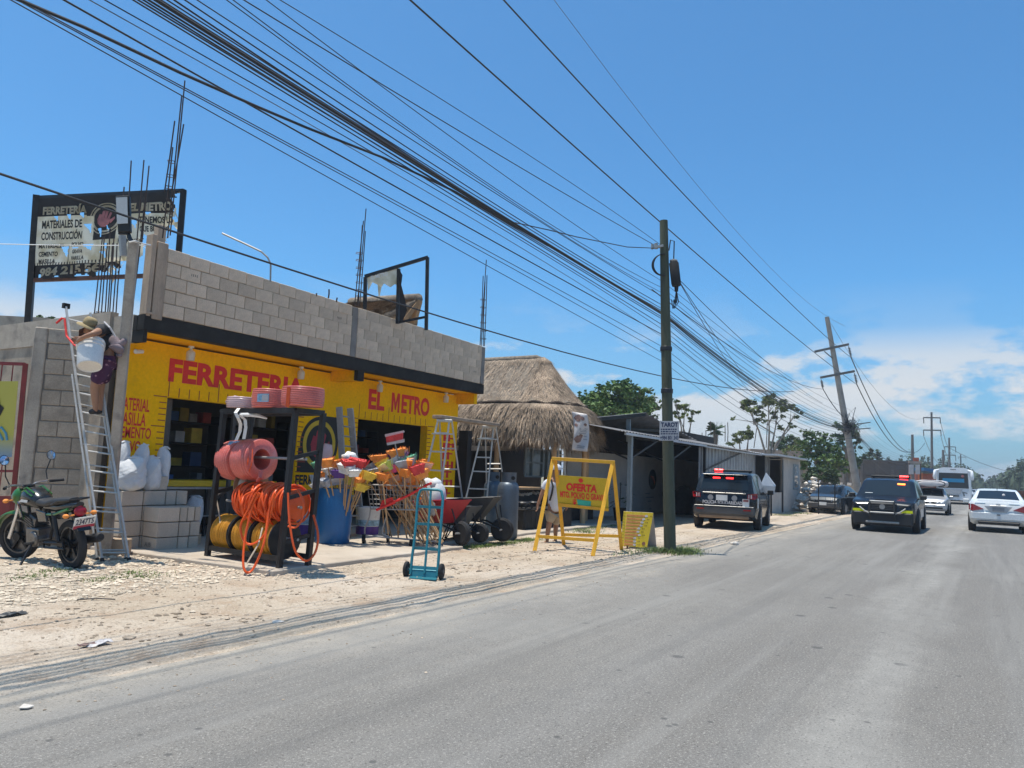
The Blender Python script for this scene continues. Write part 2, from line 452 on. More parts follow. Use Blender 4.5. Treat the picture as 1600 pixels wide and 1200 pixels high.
g = MB().quad((-400, -3500, -.06), (7000, -3500, -.06), (7000, 3500, -.06), (-400, 3500, -.06)).build('ground', M('far_ground')); struct(g)
def shz(x, y):
    e = min(1, max(0, (y-5.05-.12*noise2(x*.9, 0, 3))/.55)); e = e*e*(3-2*e)
    z = -.035+e*.05
    z += e*(.013*noise2(x*1.1, y*1.4)+.008*noise2(x*3.7+4, y*4.1, 2)+.004*(rnd.random()-.5))
    r = math.exp(-((y-6.35-.25*math.sin(x*.13))/.28)**2)+math.exp(-((y-7.9-.2*math.sin(x*.17+1))/.3)**2)
    return z-.014*r*e
mb = MB(); nx, ny = 420, 92
xs = [-6+70*(i/nx)**1.35 for i in range(nx+1)]; ys = [4.9+13.1*(j/ny)**1.15 for j in range(ny+1)]
mb.add([(x, y, shz(x, y)) for y in ys for x in xs], [(j*(nx+1)+i, j*(nx+1)+i+1, (j+1)*(nx+1)+i+1, (j+1)*(nx+1)+i) for j in range(ny) for i in range(nx)])
struct(mb.build('dirt_shoulder', M('dirt'), smooth=180))
struct(MB().quad((64, 4.9, -.03), (900, 4.9, -.03), (900, 40, -.03), (64, 40, -.03)).quad((-6, 18, -.03), (64, 18, -.03), (64, 40, -.03), (-6, 40, -.03)).build('dirt_lot', M('dirt')))
struct(MB().quad((-30, -12, -.03), (900, -12, -.03), (900, -5.1, -.03), (-30, -5.1, -.03)).build('far_shoulder', M('dirt')))
road = MB()
pts = []
xx = [-40+2*i for i in range(60)]+[80+20*i for i in range(1, 60)]
vs = []
for x in xx:
    vs += [(x, -5.6, 0), (x, 5.75, 0)]
road.add(vs, [(2*i, 2*i+2, 2*i+3, 2*i+1) for i in range(len(xx)-1)])
struct(road.build('road', M('asphalt')))
# concrete forecourt with a chipped edge
SLZ = .075
def edge(p0, p1, n):
    p0, p1 = V(p0), V(p1)
    return [p0.lerp(p1, i/n)+V((rnd.uniform(-.03, .03), rnd.uniform(-.03, .03), 0)) for i in range(n)]
fc = edge((7.45, 8.35, 0), (12.35, 8.62, 0), 26)+edge((12.35, 8.62, 0), (12.55, 9.3, 0), 5)+edge((12.55, 9.3, 0), (23.5, 9.75, 0), 30)+[V((23.5, 17, 0)), V((7.2, 17, 0)), V((7.2, 12.2, 0))]
mb = MB().prism([p+V((0, 0, -.05)) for p in fc], (0, 0, SLZ+.05))
struct(mb.build('forecourt_slab', M('slab'), bev=.012))

# loose limestone rubble, too many to count
def scatter(mb, n, fx, rmin, rmax):
    for _ in range(n):
        x, y = fx()
        r = rmin*(rmax/rmin)**(rnd.random()**2.2)
        mb.rock((x, y, shz(x, y)+r*.12), r, .65)
mb = MB()
scatter(mb, 6500, lambda: (rnd.uniform(2.5, 7.6), 8.3+abs(rnd.gauss(0, 1.9))), .008, .05)
scatter(mb, 1500, lambda: (rnd.uniform(7.3, 9.2), rnd.uniform(7.7, 8.35)), .006, .022)
scatter(mb, 500, lambda: (rnd.uniform(5.8, 7.5), rnd.uniform(10, 11.7)), .02, .07)
pm('rubble', (.54, .455, .35), .95, .35, 6, bump=.4, fine=.2)
mb.build('limestone_rubble', M('rubble'), kind='stuff')
mb = MB()
scatter(mb, 4200, lambda: (rnd.uniform(2.3, 22), rnd.uniform(5.4, 8.8)), .005, .026)
for _ in range(40):
    cx, cy = rnd.uniform(3, 14), rnd.uniform(5.8, 8.2)
    scatter(mb, 22, lambda: (rnd.gauss(cx, .18), max(5.5, rnd.gauss(cy, .12))), .008, .04)
scatter(mb, 260, lambda: (rnd.uniform(12, 20), rnd.uniform(5.6, 8.4)), .01, .04)
for _ in range(300):
    x = rnd.uniform(2.4, 14); y = 5.15-abs(rnd.gauss(0, .5)); r = .004+.012*rnd.random()**3; mb.rock((x, y, .002), r)
pm('pebble', (.37, .295, .22), .95, .6, 5)
mb.build('scattered_pebbles', M('pebble'), kind='stuff')

# ================================================================ HARDWARE STORE
YW, YF = 12.3, 11.5
X1 = yp(262, 618, YW).x; X2 = yp(463, 700, YW).x; X3 = yp(560, 652, YW).x; X4 = yp(668, 664, YW).x
ZH, ZS = 2.62, 3.555
XL, XR = 7.2, 17.15
store = thing('hardware_store', 'yellow corner hardware store with red lettering, black slab band and bare block parapet', 'shop', (12, YW, 0))
def wall(x0, x1, z0, z1, y0=YW, y1=YW+.22): return MB().bx(x0, x1, y0, y1, z0, z1).build('wall', M('yellow_paint'), store)
wall(XL+.22, X1, 0, ZS); wall(X1, X2, ZH, ZS); wall(X2, X3, 0, ZS); wall(X3, X4, ZH, ZS); wall(X4, 17.1, 0, ZS)
MB().bx(XL+.02, 17.12, YF+.2, YW+.2, ZS+.045, 3.61).build('soffit', M('yellow_paint'), store)
MB().bx(XL, XR, YF+.004, YF+.2, 3.595, 3.857).bx(XL, XL+.1, YF+.201, YF+.32, 3.595, 3.85).build('slab_band', M('black_paint'), store, bev=.01)
MB().bx(XL+.1, XR, YF+.201, 17.2, 3.611, 3.85).build('roof_slab', M('concrete'), store)
MB().bx(XL+.01, XL+.08, YF+.02, YF+.32, 3.40, 3.593).build('beam_end', M('black_paint'), store)
MB().bx(XL+.005, XL+.099, YF+.322, YW+.095, 3.41, 3.87).build('edge_beam', M('concrete'), store)
MB().bx(12.22, 12.42, YF+.015, YF+.12, 3.38, 3.593).build('beam_end', M('black_paint'), store)
MB().bx(12.2, 12.44, YF+.121, YW-.003, 3.375, 3.598).build('beam', M('yellow_paint'), store)
MB().bx(17.0, 17.14, YF+.21, YW+.1, 3.32, 3.598).build('beam', M('yellow_paint'), store)
# side and inside
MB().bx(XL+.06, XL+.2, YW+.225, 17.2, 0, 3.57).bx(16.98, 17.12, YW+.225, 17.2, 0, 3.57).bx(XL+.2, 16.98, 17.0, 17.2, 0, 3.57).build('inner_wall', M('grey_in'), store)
MB().bx(XL-.05, XL+.09, YW+.1, 17, 3.48, 3.95).build('edge_beam', M('concrete'), store)
MB().bx(XL-.03, XL+.055, YW+.12, 17, 0, 3.479).build('side_wall', M('old_block'), store)
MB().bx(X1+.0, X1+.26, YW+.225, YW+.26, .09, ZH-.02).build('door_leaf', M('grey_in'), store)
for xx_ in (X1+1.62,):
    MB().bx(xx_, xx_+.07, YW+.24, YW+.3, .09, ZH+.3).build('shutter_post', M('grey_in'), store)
# parapet of concrete blocks
par = MB().bx(7.45, 17.0, YF+.03, YF+.16, 3.866, 4.86).build('parapet', M('mortar'), store)
zt = lambda x: 5.035-.0165*(x-7.5)
ROWS = 5
def block_mesh(w, h, d, name, mat, chip=.012):
    mb = MB().bx(-w/2, w/2, -d/2, d/2, -h/2, h/2)
    o = mb.build(name, mat, bev=chip); return o
protos = {}
def wall_block(w, h, loc, parent, mat, d=.13, chip=.008, rz=0):
    k = (round(w, 2), round(h, 3), mat.name, d)
    if k not in protos:
        o = block_mesh(k[0], h, d, 'block', mat, chip); protos[k] = o
    else:
        o = protos[k].copy(); COL.objects.link(o)
    o.parent = parent; o.location = parent_matrix(parent).inverted()@V(loc)
    o.rotation_euler = (0, 0, rz)
    return o
def course(xa, xb, row, first):
    x = xa; k = 0; w = first
    while x < xb-.03:
        w = min(w, xb-x)
        hh = (zt((x+w/2))-3.87)/ROWS
        z = 3.87+hh*(row+.5)
        wall_block(round(w-.013, 2), .222, (x+w/2, YF+.066+rnd.uniform(-.006, .006), z), par, M('block'))
        x += w; w = rnd.choice([.40, .40, .40, .41, .39]); k += 1
for r in range(ROWS):
    course(7.5, 11.93, r, (.40, .22, .40, .27, .42)[r]); course(12.11, 16.96, r, (.42, .30, .22, .38, .27)[r])
MB().bx(11.935, 12.105, YF+.004, YF+.17, 3.866, zt(12)-.01).build('column', M('grey_pillar'), store, bev=.008)
MB().bx(16.965, 17.13, YF+.003, YF+.2, 3.866, zt(17)+.0).build('column', M('grey_pillar'), store, bev=.008)
c = MB().bx(7.31, 7.5, YF-.01, YF+.17, 3.80, 5.10).build('column', M('column_concrete'), store, bev=.012)
MB().bx(7.21, 7.29, YF+.0, YF+.19, 3.83, 5.2).build('form_board', M('column_concrete'), c, bev=.008)
MB().bx(7.36, 7.5, YF+.1, YF+.24, 5.08, 5.42).build('form_board', M('column_concrete'), c, bev=.008)
MB().bx(7.20, 7.40, YF-.02, YF+.16, 3.866, 3.90).build('form_board', M('column_concrete'), c)
# stamps on a few blocks
mb = MB()
for px, py in ((299, 432), (364, 432), (527, 498), (615, 537), (735, 566), (740, 582)):
    p = yp(px, py, YF-.001)
    for k in range(4): mb.bx(p.x+k*.035, p.x+k*.035+.014, YF-.0015, YF-.001, p.z+rnd.uniform(0, .01), p.z+.05)
pm('stamp', (.2, .18, .16), .9, .3, 9)
mb.build('block_stamp', M('stamp'), par)

# painted lettering and ruler marks
def wall_text(mb, s, tl, br, Y, bold=.03, italic=0):
    a, c = yp(*tl, Y), yp(*br, Y)
    put_text(mb, s, (a.x, Y, c.z), (c.x-a.x, 0, 0), (italic, 0, a.z-c.z), bold)
red = MB(); YT = YW-.003
def ztext(mb, s, x0, x1, z0, z1, Y=YT, bold=.03): put_text(mb, s, (x0, Y, z0), (x1-x0, 0, 0), (0, 0, z1-z0), bold)
xF = yp(264, 575, YW).x; xA = yp(476, 595, YW).x
ztext(red, 'FERRETERIA', xF, xA, 2.90, 3.32, bold=.045)
xE0, xE1 = yp(576, 620, YW).x, yp(671, 635, YW).x; wE = xE1-xE0
ztext(red, 'EL', xE0, xE0+.245*wE, 2.87, 3.35, bold=.04); ztext(red, 'ETRO', xE0+.515*wE, xE1, 2.87, 3.35, bold=.04)
red.add([(xE0+wE*(.352+.133*a), YT, 2.87+.48*b) for a, b in ((0, 0), (0, 1), (.3, 1), (.5, .5), (.7, 1), (1, 1), (1, 0), (.76, 0), (.76, .62), (.56, .12), (.44, .12), (.24, .62), (.24, 0))], [(0, 1, 2, 11, 12), (2, 3, 10, 11), (3, 4, 8, 9), (3, 9, 10), (4, 5, 6, 7, 8)])
for s, y0, y1, xa, xb in (('MATERIAL', 622, 642, 186, 233), ('MASILLA', 644, 665, 184, 227), ('CEMENTO', 667, 685, 181, 235), ('POLVO', 688, 706, 181, 219)):
    a = yp(xa, y0, YW); c2 = yp(xb, y1, YW); a2 = yp(xa, y1, YW)
    ztext(red, s, a.x, c2.x, (a2.z+c2.z)/2, (a.z+yp(xb, y0, YW).z)/2, bold=.02)
a = yp(191, 569, YW); red.bx(a.x, a.x+.06, YT-.001, YT, a.z-.02, a.z+.02).bx(a.x-.02, a.x+.045, YT-.001, YT, a.z-.13, a.z-.09)
red.build_split('letter', M('red_paint'), store)
tk = MB()
def tick_h(x, z, l, w=.018): tk.bx(x, x+l, YT-.001, YT, z-w/2, z+w/2)
def tick_v(x, z, l, w=.018): tk.bx(x-w/2, x+w/2, YT-.001, YT, z, z+l)
for xa, xb in ((X1, X2), (X3, X4)):
    k = 0; x = xa+.012
    while x < xb:
        tick_v(x, ZH+.01, .34 if k % 5 == 0 else .17); x += .208; k += 1
for x, sgn in ((X1, -1), (X2, 1), (X3, -1), (X4, 1)):
    z = ZH-.0; k = 0
    while z > .9:
        l = .26 if k % 5 == 0 else .14
        tick_h(x-(l+.01 if sgn < 0 else -.01), z, l); z -= .105; k += 1
tk.build_split('ruler_mark', M('dark_red_tick'), store)
# vertical red word on the right-hand pier
rv = MB(); a = yp(690, 677, YW); xb = yp(709, 680, YW).x
z = a.z
for k in range(7):          # worn glyphs, not readable in the photograph
    xa_ = a.x+.06; wd = (xb-xa_)
    for j in range(3 if k % 2 else 2): rv.bx(xa_+wd*(.05+.4*j), xa_+wd*(.27+.4*j), YT-.001, YT, z-.20, z-.0)
    rv.bx(xa_+wd*.05, xa_+wd*.95, YT-.0016, YT-.0011, z-(.06 if k % 3 else .14), z-(.02 if k % 3 else .10)); z -= .245
rv.build_split('letter', M('red_paint'), store)
# round emblem on the middle pier: a red raised hand on a black disc
ec = yp(499, 694, YW); EX, EZ = ec.x, ec.z
def disc(mb, cx, cz, rx, rz, Y, n=40, f=None):
    mb.add([(cx, Y, cz)]+[(cx+rx*math.cos(2*pi*i/n), Y, cz+rz*math.sin(2*pi*i/n)) for i in range(n)], [(0, 1+i, 1+(i+1) % n) for i in range(n)])
mb = MB(); disc(mb, EX, EZ, .56, .60, YT); mb.bx(EX-.60, EX-.0, YT-.0005, YT, EZ-.62, EZ-.1).bx(EX+.0, EX+.62, YT-.0005, YT, EZ+.1, EZ+.62)
ztext(mb, 'FERRETERIA', EX-.62, EX+.62, EZ-.88, EZ-.67, bold=.04); ztext(mb, 'EL METRO', EX-.62, EX+.62, EZ-1.22, EZ-.98, bold=.04)
mb.build('emblem', M('black_letter'), store)
pm('bright_yellow', (.60, .40, .015), .5, .06, 3)
mb = MB(); disc(mb, EX, EZ, .48, .52, YT-.002); mb.build('emblem_ring', M('bright_yellow'), store)
mb = MB(); disc(mb, EX, EZ, .385, .42, YT-.004); mb.build('emblem_disc', M('black_letter'), store)
pm('emblem_red', (.36, .03, .045), .6, .1, 5)
def hand(mb, fn):
    for poly in ([(-.75, -.1), (-.55, .45), (-.35, .4), (-.42, -.05)], [(-.45, .0), (-.28, .72), (-.05, .75), (-.12, 0)], [(-.1, .0), (.0, .82), (.22, .75), (.12, 0)],
                 [(.14, 0), (.36, .62), (.52, .5), (.36, -.05)], [(-.7, -.12), (-.1, .08), (.45, .0), (.4, -.45), (.1, -.75), (-.35, -.7), (-.65, -.4)], [(.42, -.1), (.78, .2), (.84, .0), (.5, -.45)]):
        mb.add([fn(*p) for p in poly], [tuple(range(len(poly)))])
mb = MB(); hand(mb, lambda a, b: (EX+a*.36, YT-.006, EZ+b*.40)); mb.build('emblem_hand', M('emblem_red'), store)
# lamps and camera under the soffit
pm('lamp_glass', (.62, .58, .50), .35, .05, 5)
for px, py in ((299, 541), (471, 577), (594, 598), (697, 618)):
    p = gp(px, py, 3.552); y = min(max(p.y, 11.85), 12.12); x = yp(px, py, y).x
    s = MB().lathe((x, y, 3.552), [(.05, 0), (.05, -.03), (.02, -.035), (.03, -.07), (.07, -.10)], 12).build('lamp', M('white_plastic'), store, smooth=40)
    MB().lathe((x, y, 3.452), [(.07, 0), (.078, -.03), (.07, -.16), (.0, -.17)], 12).build('lamp_glass', M('lamp_glass'), s, smooth=40)
p = yp(212, 547, YW)
o = MB().cyl((p.x, YW, p.z), (p.x-.02, YW-.1, p.z-.02), .025).cyl((p.x+.06, YW-.1, p.z-.02), (p.x-.1, YW-.16, p.z-.05), .035).build('security_camera', M('white_plastic'), store, smooth=40)
# goods on racks inside, all in deep shade
pm('goods_a', (.40, .30, .05), .6, .3, 3, rand=.5); pm('goods_b', (.30, .05, .04), .6, .3, 3, rand=.5); pm('goods_c', (.35, .36, .38), .6, .3, 3, rand=.5); pm('goods_d', (.05, .12, .30), .6, .3, 3, rand=.5)
def shelf(x0, x1, y, label):
    t = thing('shelf_rack', label, 'shelf', ((x0+x1)/2, y, SLZ))
    for x in (x0, x1):
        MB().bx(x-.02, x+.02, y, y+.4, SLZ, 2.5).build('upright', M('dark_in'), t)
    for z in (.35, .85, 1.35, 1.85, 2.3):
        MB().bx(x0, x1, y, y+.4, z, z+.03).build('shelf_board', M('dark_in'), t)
        x = x0+.08
        while x < x1-.35:
            w = rnd.uniform(.1, .3); h = rnd.uniform(.12, .36)
            MB().bx(x, x+w, y+.03, y+.3, z+.031, z+.03+h).build('goods_box', M('goods_'+rnd.choice('aabccd')), t); x += w+rnd.uniform(.02, .2)
shelf(8.9, 11.2, 14.6, 'dark shelf rack of boxed goods inside the left doorway of the yellow shop')
shelf(11.4, 13.0, 14.4, 'dark shelf rack of goods inside, behind the rack of hoses')
shelf(14.2, 16.7, 14.8, 'dark shelf rack of goods inside the right doorway under EL METRO')
t = thing('shop_counter', 'long shop counter with yellow edge just inside the left doorway', 'counter', (9.9, 13.0, SLZ))
MB().bx(8.5, 11.3, 12.75, 13.3, 1.02, 1.14).build('counter_top', M('bright_yellow'), t, bev=.01)
MB().bx(8.5, 11.3, 12.72, 12.76, .975, 1.015).bx(8.5, 11.3, 12.74, 12.76, .45, .475).build('rail', M('grey_alu'), t)
for x in (8.55, 9.6, 10.6, 11.25): MB().bar((x, 12.78, SLZ), (x, 12.78, 1.02), .04, .04).build('leg', M('black_steel'), t)
for x in (9.0, 10.0): MB().bar((x-.2, 12.8, .45), (x, 12.8, 1.0), .025, .025).bar((x+.2, 12.8, .45), (x, 12.8, 1.0), .025, .025).build('brace', M('black_steel'), t)
MB().bx(8.55, 11.25, 12.9, 12.92, .45, 1.0).build('front_panel', M('grey_in'), t)

# ================================================================ DIAGONAL BLOCK WALL, GATE, LAMP POST
A, B = V((7.22, 12.32, 0)), V((6.36, 13.50, 0))
A = dp(190, 700, 12.95); A.z = 0; B = dp(34, 700, 12.55); B.z = 0
dv = (B-A).normalized(); nv = V((-dv.y, dv.x, 0));
if nv.dot(V((-1, -1, 0))) < 0: nv = -nv
LW = (B-A).length
bwall = thing('block_wall', 'rough grey block wall at the far left beside the yellow shop, behind the ladder', 'wall', tuple((A+B)/2))
rz = math.atan2(dv.y, dv.x)
def wallbox(s0, s1, z0, z1, t0, t1, nm, mt, par_, bev=0):
    c0 = A+dv*(s0+s1)/2+nv*((t0+t1)/2)
    mb = MB().box((c0.x, c0.y, (z0+z1)/2), (s1-s0, abs(t1-t0), z1-z0), Matrix.Rotation(rz, 3, 'Z'))
    return mb.build(nm, mt, par_, bev=bev)
base = wallbox(0, LW, 0, 3.62, -.16, -.01, 'wall_core', M('mortar'), bwall)
z = 0.0; r = 0
while z < 3.4:
    s = 0; k = 0; w = .5 if r % 2 else .27
    while s < LW-.22:
        w = min(w, LW-.2-s)
        if w > .08: wallbox(s+.003, s+w-.004, z+.004, z+.254, -.10, .012+rnd.uniform(-.005, .005), 'block', M('old_block'), base, .012)
        s += w; w = .5
    z += .26; r += 1
wallbox(LW-.2, LW, 0, 3.64, -.12, .03, 'end_column', M('concrete'), bwall, .015)
wallbox(0, LW-.2, 3.39, 3.62, -.14, .012, 'coping', M('concrete'), bwall, .015)
# further wall behind the gate
A2 = dp(60, 700, 15.2); B2 = dp(-220, 700, 15.0); A2.z = B2.z = 0
t = thing('boundary_wall', 'stained pale grey wall behind the red gate at the left picture edge', 'wall', tuple((A2+B2)/2))
MB().bar((A2.x, A2.y, 2.0), (B2.x, B2.y, 2.0), .2, 4.0).build('wall_core', M('old_block'), t)
MB().bar((A2.x, A2.y, 4.12), (B2.x, B2.y, 4.12), .3, .24).build('coping', M('concrete'), t)
# red gate with banner
gate = thing('metal_gate', 'dark red metal gate with a yellow banner at the left picture edge', 'gate', tuple(gp(20, 846)))
GD = 12.6
def gpt(px, py): return dp(px, py, GD)
pm('gate_red', (.20, .028, .03), .5, .2, 5)
MB().bar(gpt(40, 568), gpt(14, 850), .07, .07).build('gate_post', M('gate_red'), gate)
MB().bar(gpt(-120, 564), gpt(39, 569), .05, .05).build('gate_rail', M('gate_red'), gate)
MB().bar(gpt(-120, 736), gpt(26, 736), .04, .04).build('gate_rail', M('gate_red'), gate)
for x in (4, 21, -14, -32, -50): MB().bar(gpt(x, 567), gpt(x-23, 775), .018, .018).build('bar', M('gate_red'), gate)
a, b_, c_, d_ = gpt(-125, 775), gpt(22, 775), gpt(14, 850), gpt(-130, 850)
MB().prism([a, b_, c_, d_], nv*-.03).build('gate_panel', M('gate_red'), gate)
m = bpy.data.materials.new('banner_print'); m.use_nodes = True; MAT['banner_print'] = m
N = m.node_tree.nodes; L = m.node_tree.links
tcn = N.new('ShaderNodeTexCoord'); sp_ = N.new('ShaderNodeSeparateXYZ'); L.new(tcn.outputs['Object'], sp_.inputs[0])
rp = N.new('ShaderNodeValToRGB'); mr = N.new('ShaderNodeMapRange'); mr.inputs['From Min'].default_value = 1.25; mr.inputs['From Max'].default_value = 2.9
L.new(sp_.outputs['Z'], mr.inputs['Value']); L.new(mr.outputs[0], rp.inputs[0])
rp.color_ramp.elements[0].color = (.15, .25, .38, 1); rp.color_ramp.elements[0].position = .12
rp.color_ramp.elements[1].color = (.42, .40, .07, 1); rp.color_ramp.elements[1].position = .35
L.new(rp.outputs[0], N['Principled BSDF'].inputs['Base Color'])
ban = MB().prism([gpt(-100, 596)+nv*.04, gpt(30, 596)+nv*.04, gpt(20, 714)+nv*.04, gpt(-110, 714)+nv*.04], nv*.004).build('banner', m, gate)
pm('banner_blue', (.10, .30, .42), .5)
MB().tube([gpt(-6, 672)+nv*.05, gpt(4, 668)+nv*.05, gpt(11, 677)+nv*.05, gpt(13, 688)+nv*.05], .02, 5).tube([gpt(-6, 680)+nv*.05, gpt(1, 677)+nv*.05, gpt(6, 688)+nv*.05], .02, 5).build('banner_mark', M('banner_blue'), gate)
MB().prism([gpt(-5, 612)+nv*.05, gpt(1, 622)+nv*.05, gpt(2, 632)+nv*.05, gpt(8, 638)+nv*.05, gpt(2, 650)+nv*.05, gpt(-8, 652)+nv*.05], nv*.002).build('banner_mark', M('black_letter'), gate)
# leaning square post with floodlight
pst = thing('floodlight_post', 'leaning pale square post carrying a floodlight, beside the ladder', 'post', tuple(gp(167, 855)))
MB().bar(dp(166, 862, 11.7), dp(209, 378, 11.55), .135, .135, up=nv).build('post', M('concrete'), pst, bev=.012)
fl = MB().prism([dp(180, 306, 11.6), dp(202, 305, 11.6), dp(204, 362, 11.6), dp(184, 363, 11.6)], (.07, .07, 0)).build('floodlight', M('black_steel'), pst, bev=.01)
pm('flood_glass', (.52, .54, .55), .25, .05, 5)
MB().prism([dp(181.5, 309, 11.59), dp(199, 308, 11.59), dp(200, 349, 11.59), dp(183, 350, 11.59)], (-.006, -.006, 0)).build('lens', M('flood_glass'), fl)
MB().bar(dp(193, 345, 11.75), dp(206, 380, 11.6), .04, .04).bar(dp(186, 363, 11.66), dp(199, 363, 11.66), .05, .07).build('bracket', M('black_steel'), pst)
MB().bar(dp(191, 368, 11.5), dp(193, 400, 11.5), .08, .08).build('junction_box', M('grey_alu'), pst)
MB().tube([dp(200, 379, 11.5), dp(212, 376, 11.4), dp(224, 381, 11.5), dp(235, 383, 11.9)], .012, 5).build('conduit', M('white_plastic'), pst)

# ================================================================ ROOF: BARS, BOARDS, PALAPA
def rebars(label, bars, depth, stir=(), group=None, r=.011):
    b0 = dp(*bars[0][1], depth)
    t = thing('rebar_cluster', label, 'rebar', tuple(b0), group=group)
    for i, (a, b) in enumerate(bars):
        off = .06*(i % 2)
        MB().tube([dp(*b, depth+off), dp((a[0]+b[0])/2+rnd.uniform(-.8, .8), (a[1]+b[1])/2, depth+off), dp(*a, depth+off)], r, 5).build('rebar', M('steel_bar'), t)
    for (xa, xb, y) in stir:
        p, q = dp(xa, y, depth), dp(xb, y+1.5, depth); d = V((.5, .6, 0)).normalized()*.12
        MB().tube([p, q, q+d, p+d], .007, 4, closed=True).build('stirrup', M('steel_bar'), t)
    return t
rebars('tall thin rebar cluster with stirrups rising above the left corner of the block parapet', [((289, 126), (266, 368)), ((284, 150), (262, 372)), ((273, 189), (257, 300)), ((287, 194), (268, 300)), ((270, 230), (254, 372))], 11.9,
       [(262, 272, 250), (260, 270, 272), (258, 269, 290), (260, 268, 310), (259, 267, 330)])
rebars('three bare rebars standing above the torn board, beside the floodlight', [((205, 251), (199, 372)), ((225, 250), (214, 376)), ((233, 259), (222, 378)), ((194, 292), (193, 306)), ((228, 300), (206, 492))], 12.4)
rebars('bunch of eight rebars in front of the torn board, behind the man on the ladder', [((160, 372), (147, 496)), ((163, 370), (153, 496)), ((168, 380), (158, 496)), ((172, 360), (164, 495)), ((178, 372), (171, 494)), ((183, 380), (176, 494)), ((188, 400), (181, 494)), ((176, 380), (168, 494))], 13.2,
       [(146, 182, 489), (147, 184, 492), (150, 180, 487)])
rebars('rebar cluster with stirrups standing over the middle column of the parapet', [((572, 326), (558, 478)), ((568, 345), (554, 478)), ((566, 352), (560, 478)), ((571, 361), (562, 478))], 16.3,
       [(557, 567, y) for y in (394, 405, 417, 428, 440, 452, 462)])
rebars('rebar cluster with stirrups over the right corner of the block parapet', [((760, 406), (752, 541)), ((755, 431), (750, 541)), ((761, 430), (757, 541)), ((758, 440), (755, 541))], 21,
       [(752, 760, y) for y in (467, 479, 491, 503, 516, 528)], r=.013)
rebars('short rebar stubs along the top of the parapet left of the middle column', [((514, 452), (513, 466)), ((495, 458), (494, 463)), ((527, 465), (526, 472))], 15.5, r=.016)
# torn advertising board
TL, TR, BL, BR = dp(57, 309, 14.6), dp(287, 299, 13.6), dp(49, 437, 14.6), dp(280, 428, 13.6)
bn = ((TR-TL).cross(BL-TL)).normalized()
if bn.dot(O-TL) < 0: bn = -bn
def bp(a, b, off=0):
    p = TL.lerp(TR, a).lerp(BL.lerp(BR, a), b)
    amp = max(0, a*.7+b*.6-.35)
    return p+bn*(off+.10*amp*math.sin(9*a+6*b)+.05*amp*math.sin(23*a-9*b))
board = thing('billboard', 'torn black and cream vinyl sign board on a steel frame above the roof', 'sign board', tuple(dp(44, 512, 14.6)))
MB().bar(dp(58, 305, 14.62), dp(43, 520, 14.62), .11, .11).build('post', M('black_steel'), board)
MB().bar(dp(287, 297, 13.62), dp(279, 400, 13.62), .1, .1).build('post', M('black_steel'), board)
MB().bar(dp(57, 309, 14.64), dp(288, 298, 13.64), .06, .06).build('top_rail', M('black_steel'), board)
MB().bar(dp(49, 438, 14.64), dp(282, 429, 13.64), .07, .07).build('bottom_rail', M('rust_steel'), board)
HOLES = [(.155, .262, .016, .035), (.245, .25, .016, .035), (.335, .238, .016, .04), (.385, .40, .024, .05), (.475, .47, .016, .06), (.53, .42, .013, .045), (.235, .68, .028, .075), (.405, .64, .035, .045), (.52, .66, .010, .06), (.70, .38, .022, .05), (.785, .255, .02, .025), (.93, .47, .02, .08), (.975, .18, .03, .10), (.50, .73, .014, .035), (.31, .635, .035, .010)]
def torn(a, b):
    j = .018*math.sin(41*a+9*b)+.014*math.sin(67*b-31*a)
    if a > .945+j: return True
    lim = 1.0 if a < .30 else (.985-.05*(a-.3)/.2 if a < .50 else (.93-.55*(a-.5) if a < .64 else (.88-1.3*(a-.64) if a < .74 else .58-.75*(a-.74))))
    lim += j*1.6+.02*math.sin(90*a)
    if b > lim: return True
    if .60 < a < .68 and b > .56+j*2: return False if b < .82 else True
    for x, y, rx, ry in HOLES:
        u, v = (a-x)/rx, (b-y)/ry
        if -1 < v < 1 and abs(u-.5*v) < (1-v)*.55+j*3: return True
    return False
mb = MB(); na, nb = 110, 64
idx = {}
for j in range(nb+1):
    for i in range(na+1):
        idx[i, j] = len(mb.v); mb.v.append(bp(i/na, j/nb))
for j in range(nb):
    for i in range(na):
        a, b = (i+.5)/na, (j+.5)/nb
        if torn(a, b): continue
        blk = b < .235+.02*a or b > .835-.07*max(0, a-.3) or (.42 < a < .60 and b < .545 and (abs(a-.5) < .085)) or (.755 < b < .835 and False)
        mb.f.append([idx[i, j], idx[i+1, j], idx[i+1, j+1], idx[i, j+1]]); mb.mi.append(0 if blk else 1)
m = bpy.data.materials.new('vinyl_cream'); m.use_nodes = True; MAT['vinyl_cream'] = m
b = m.node_tree.nodes['Principled BSDF']; N = m.node_tree.nodes; L = m.node_tree.links
n1 = N.new('ShaderNodeTexNoise'); n1.inputs['Scale'].default_value = 3.5; n1.inputs['Detail'].default_value = 6
r1 = N.new('ShaderNodeValToRGB'); r1.color_ramp.elements[0].position = .35; r1.color_ramp.elements[0].color = (.60, .50, .31, 1); r1.color_ramp.elements[1].position = .62; r1.color_ramp.elements[1].color = (.86, .79, .62, 1)
tcn = N.new('ShaderNodeTexCoord'); L.new(tcn.outputs['Object'], n1.inputs['Vector']); L.new(n1.outputs['Fac'], r1.inputs[0]); L.new(r1.outputs[0], b.inputs['Base Color'])
b.inputs['Roughness'].default_value = .45
tr = N.new('ShaderNodeBsdfTranslucent'); L.new(r1.outputs[0], tr.inputs[0]); ms = N.new('ShaderNodeMixShader'); ms.inputs[0].default_value = .6
L.new(b.outputs[0], ms.inputs[1]); L.new(tr.outputs[0], ms.inputs[2]); L.new(ms.outputs[0], N['Material Output'].inputs['Surface'])
pm('vinyl_black', (.018, .015, .014), .75, .3, 5)
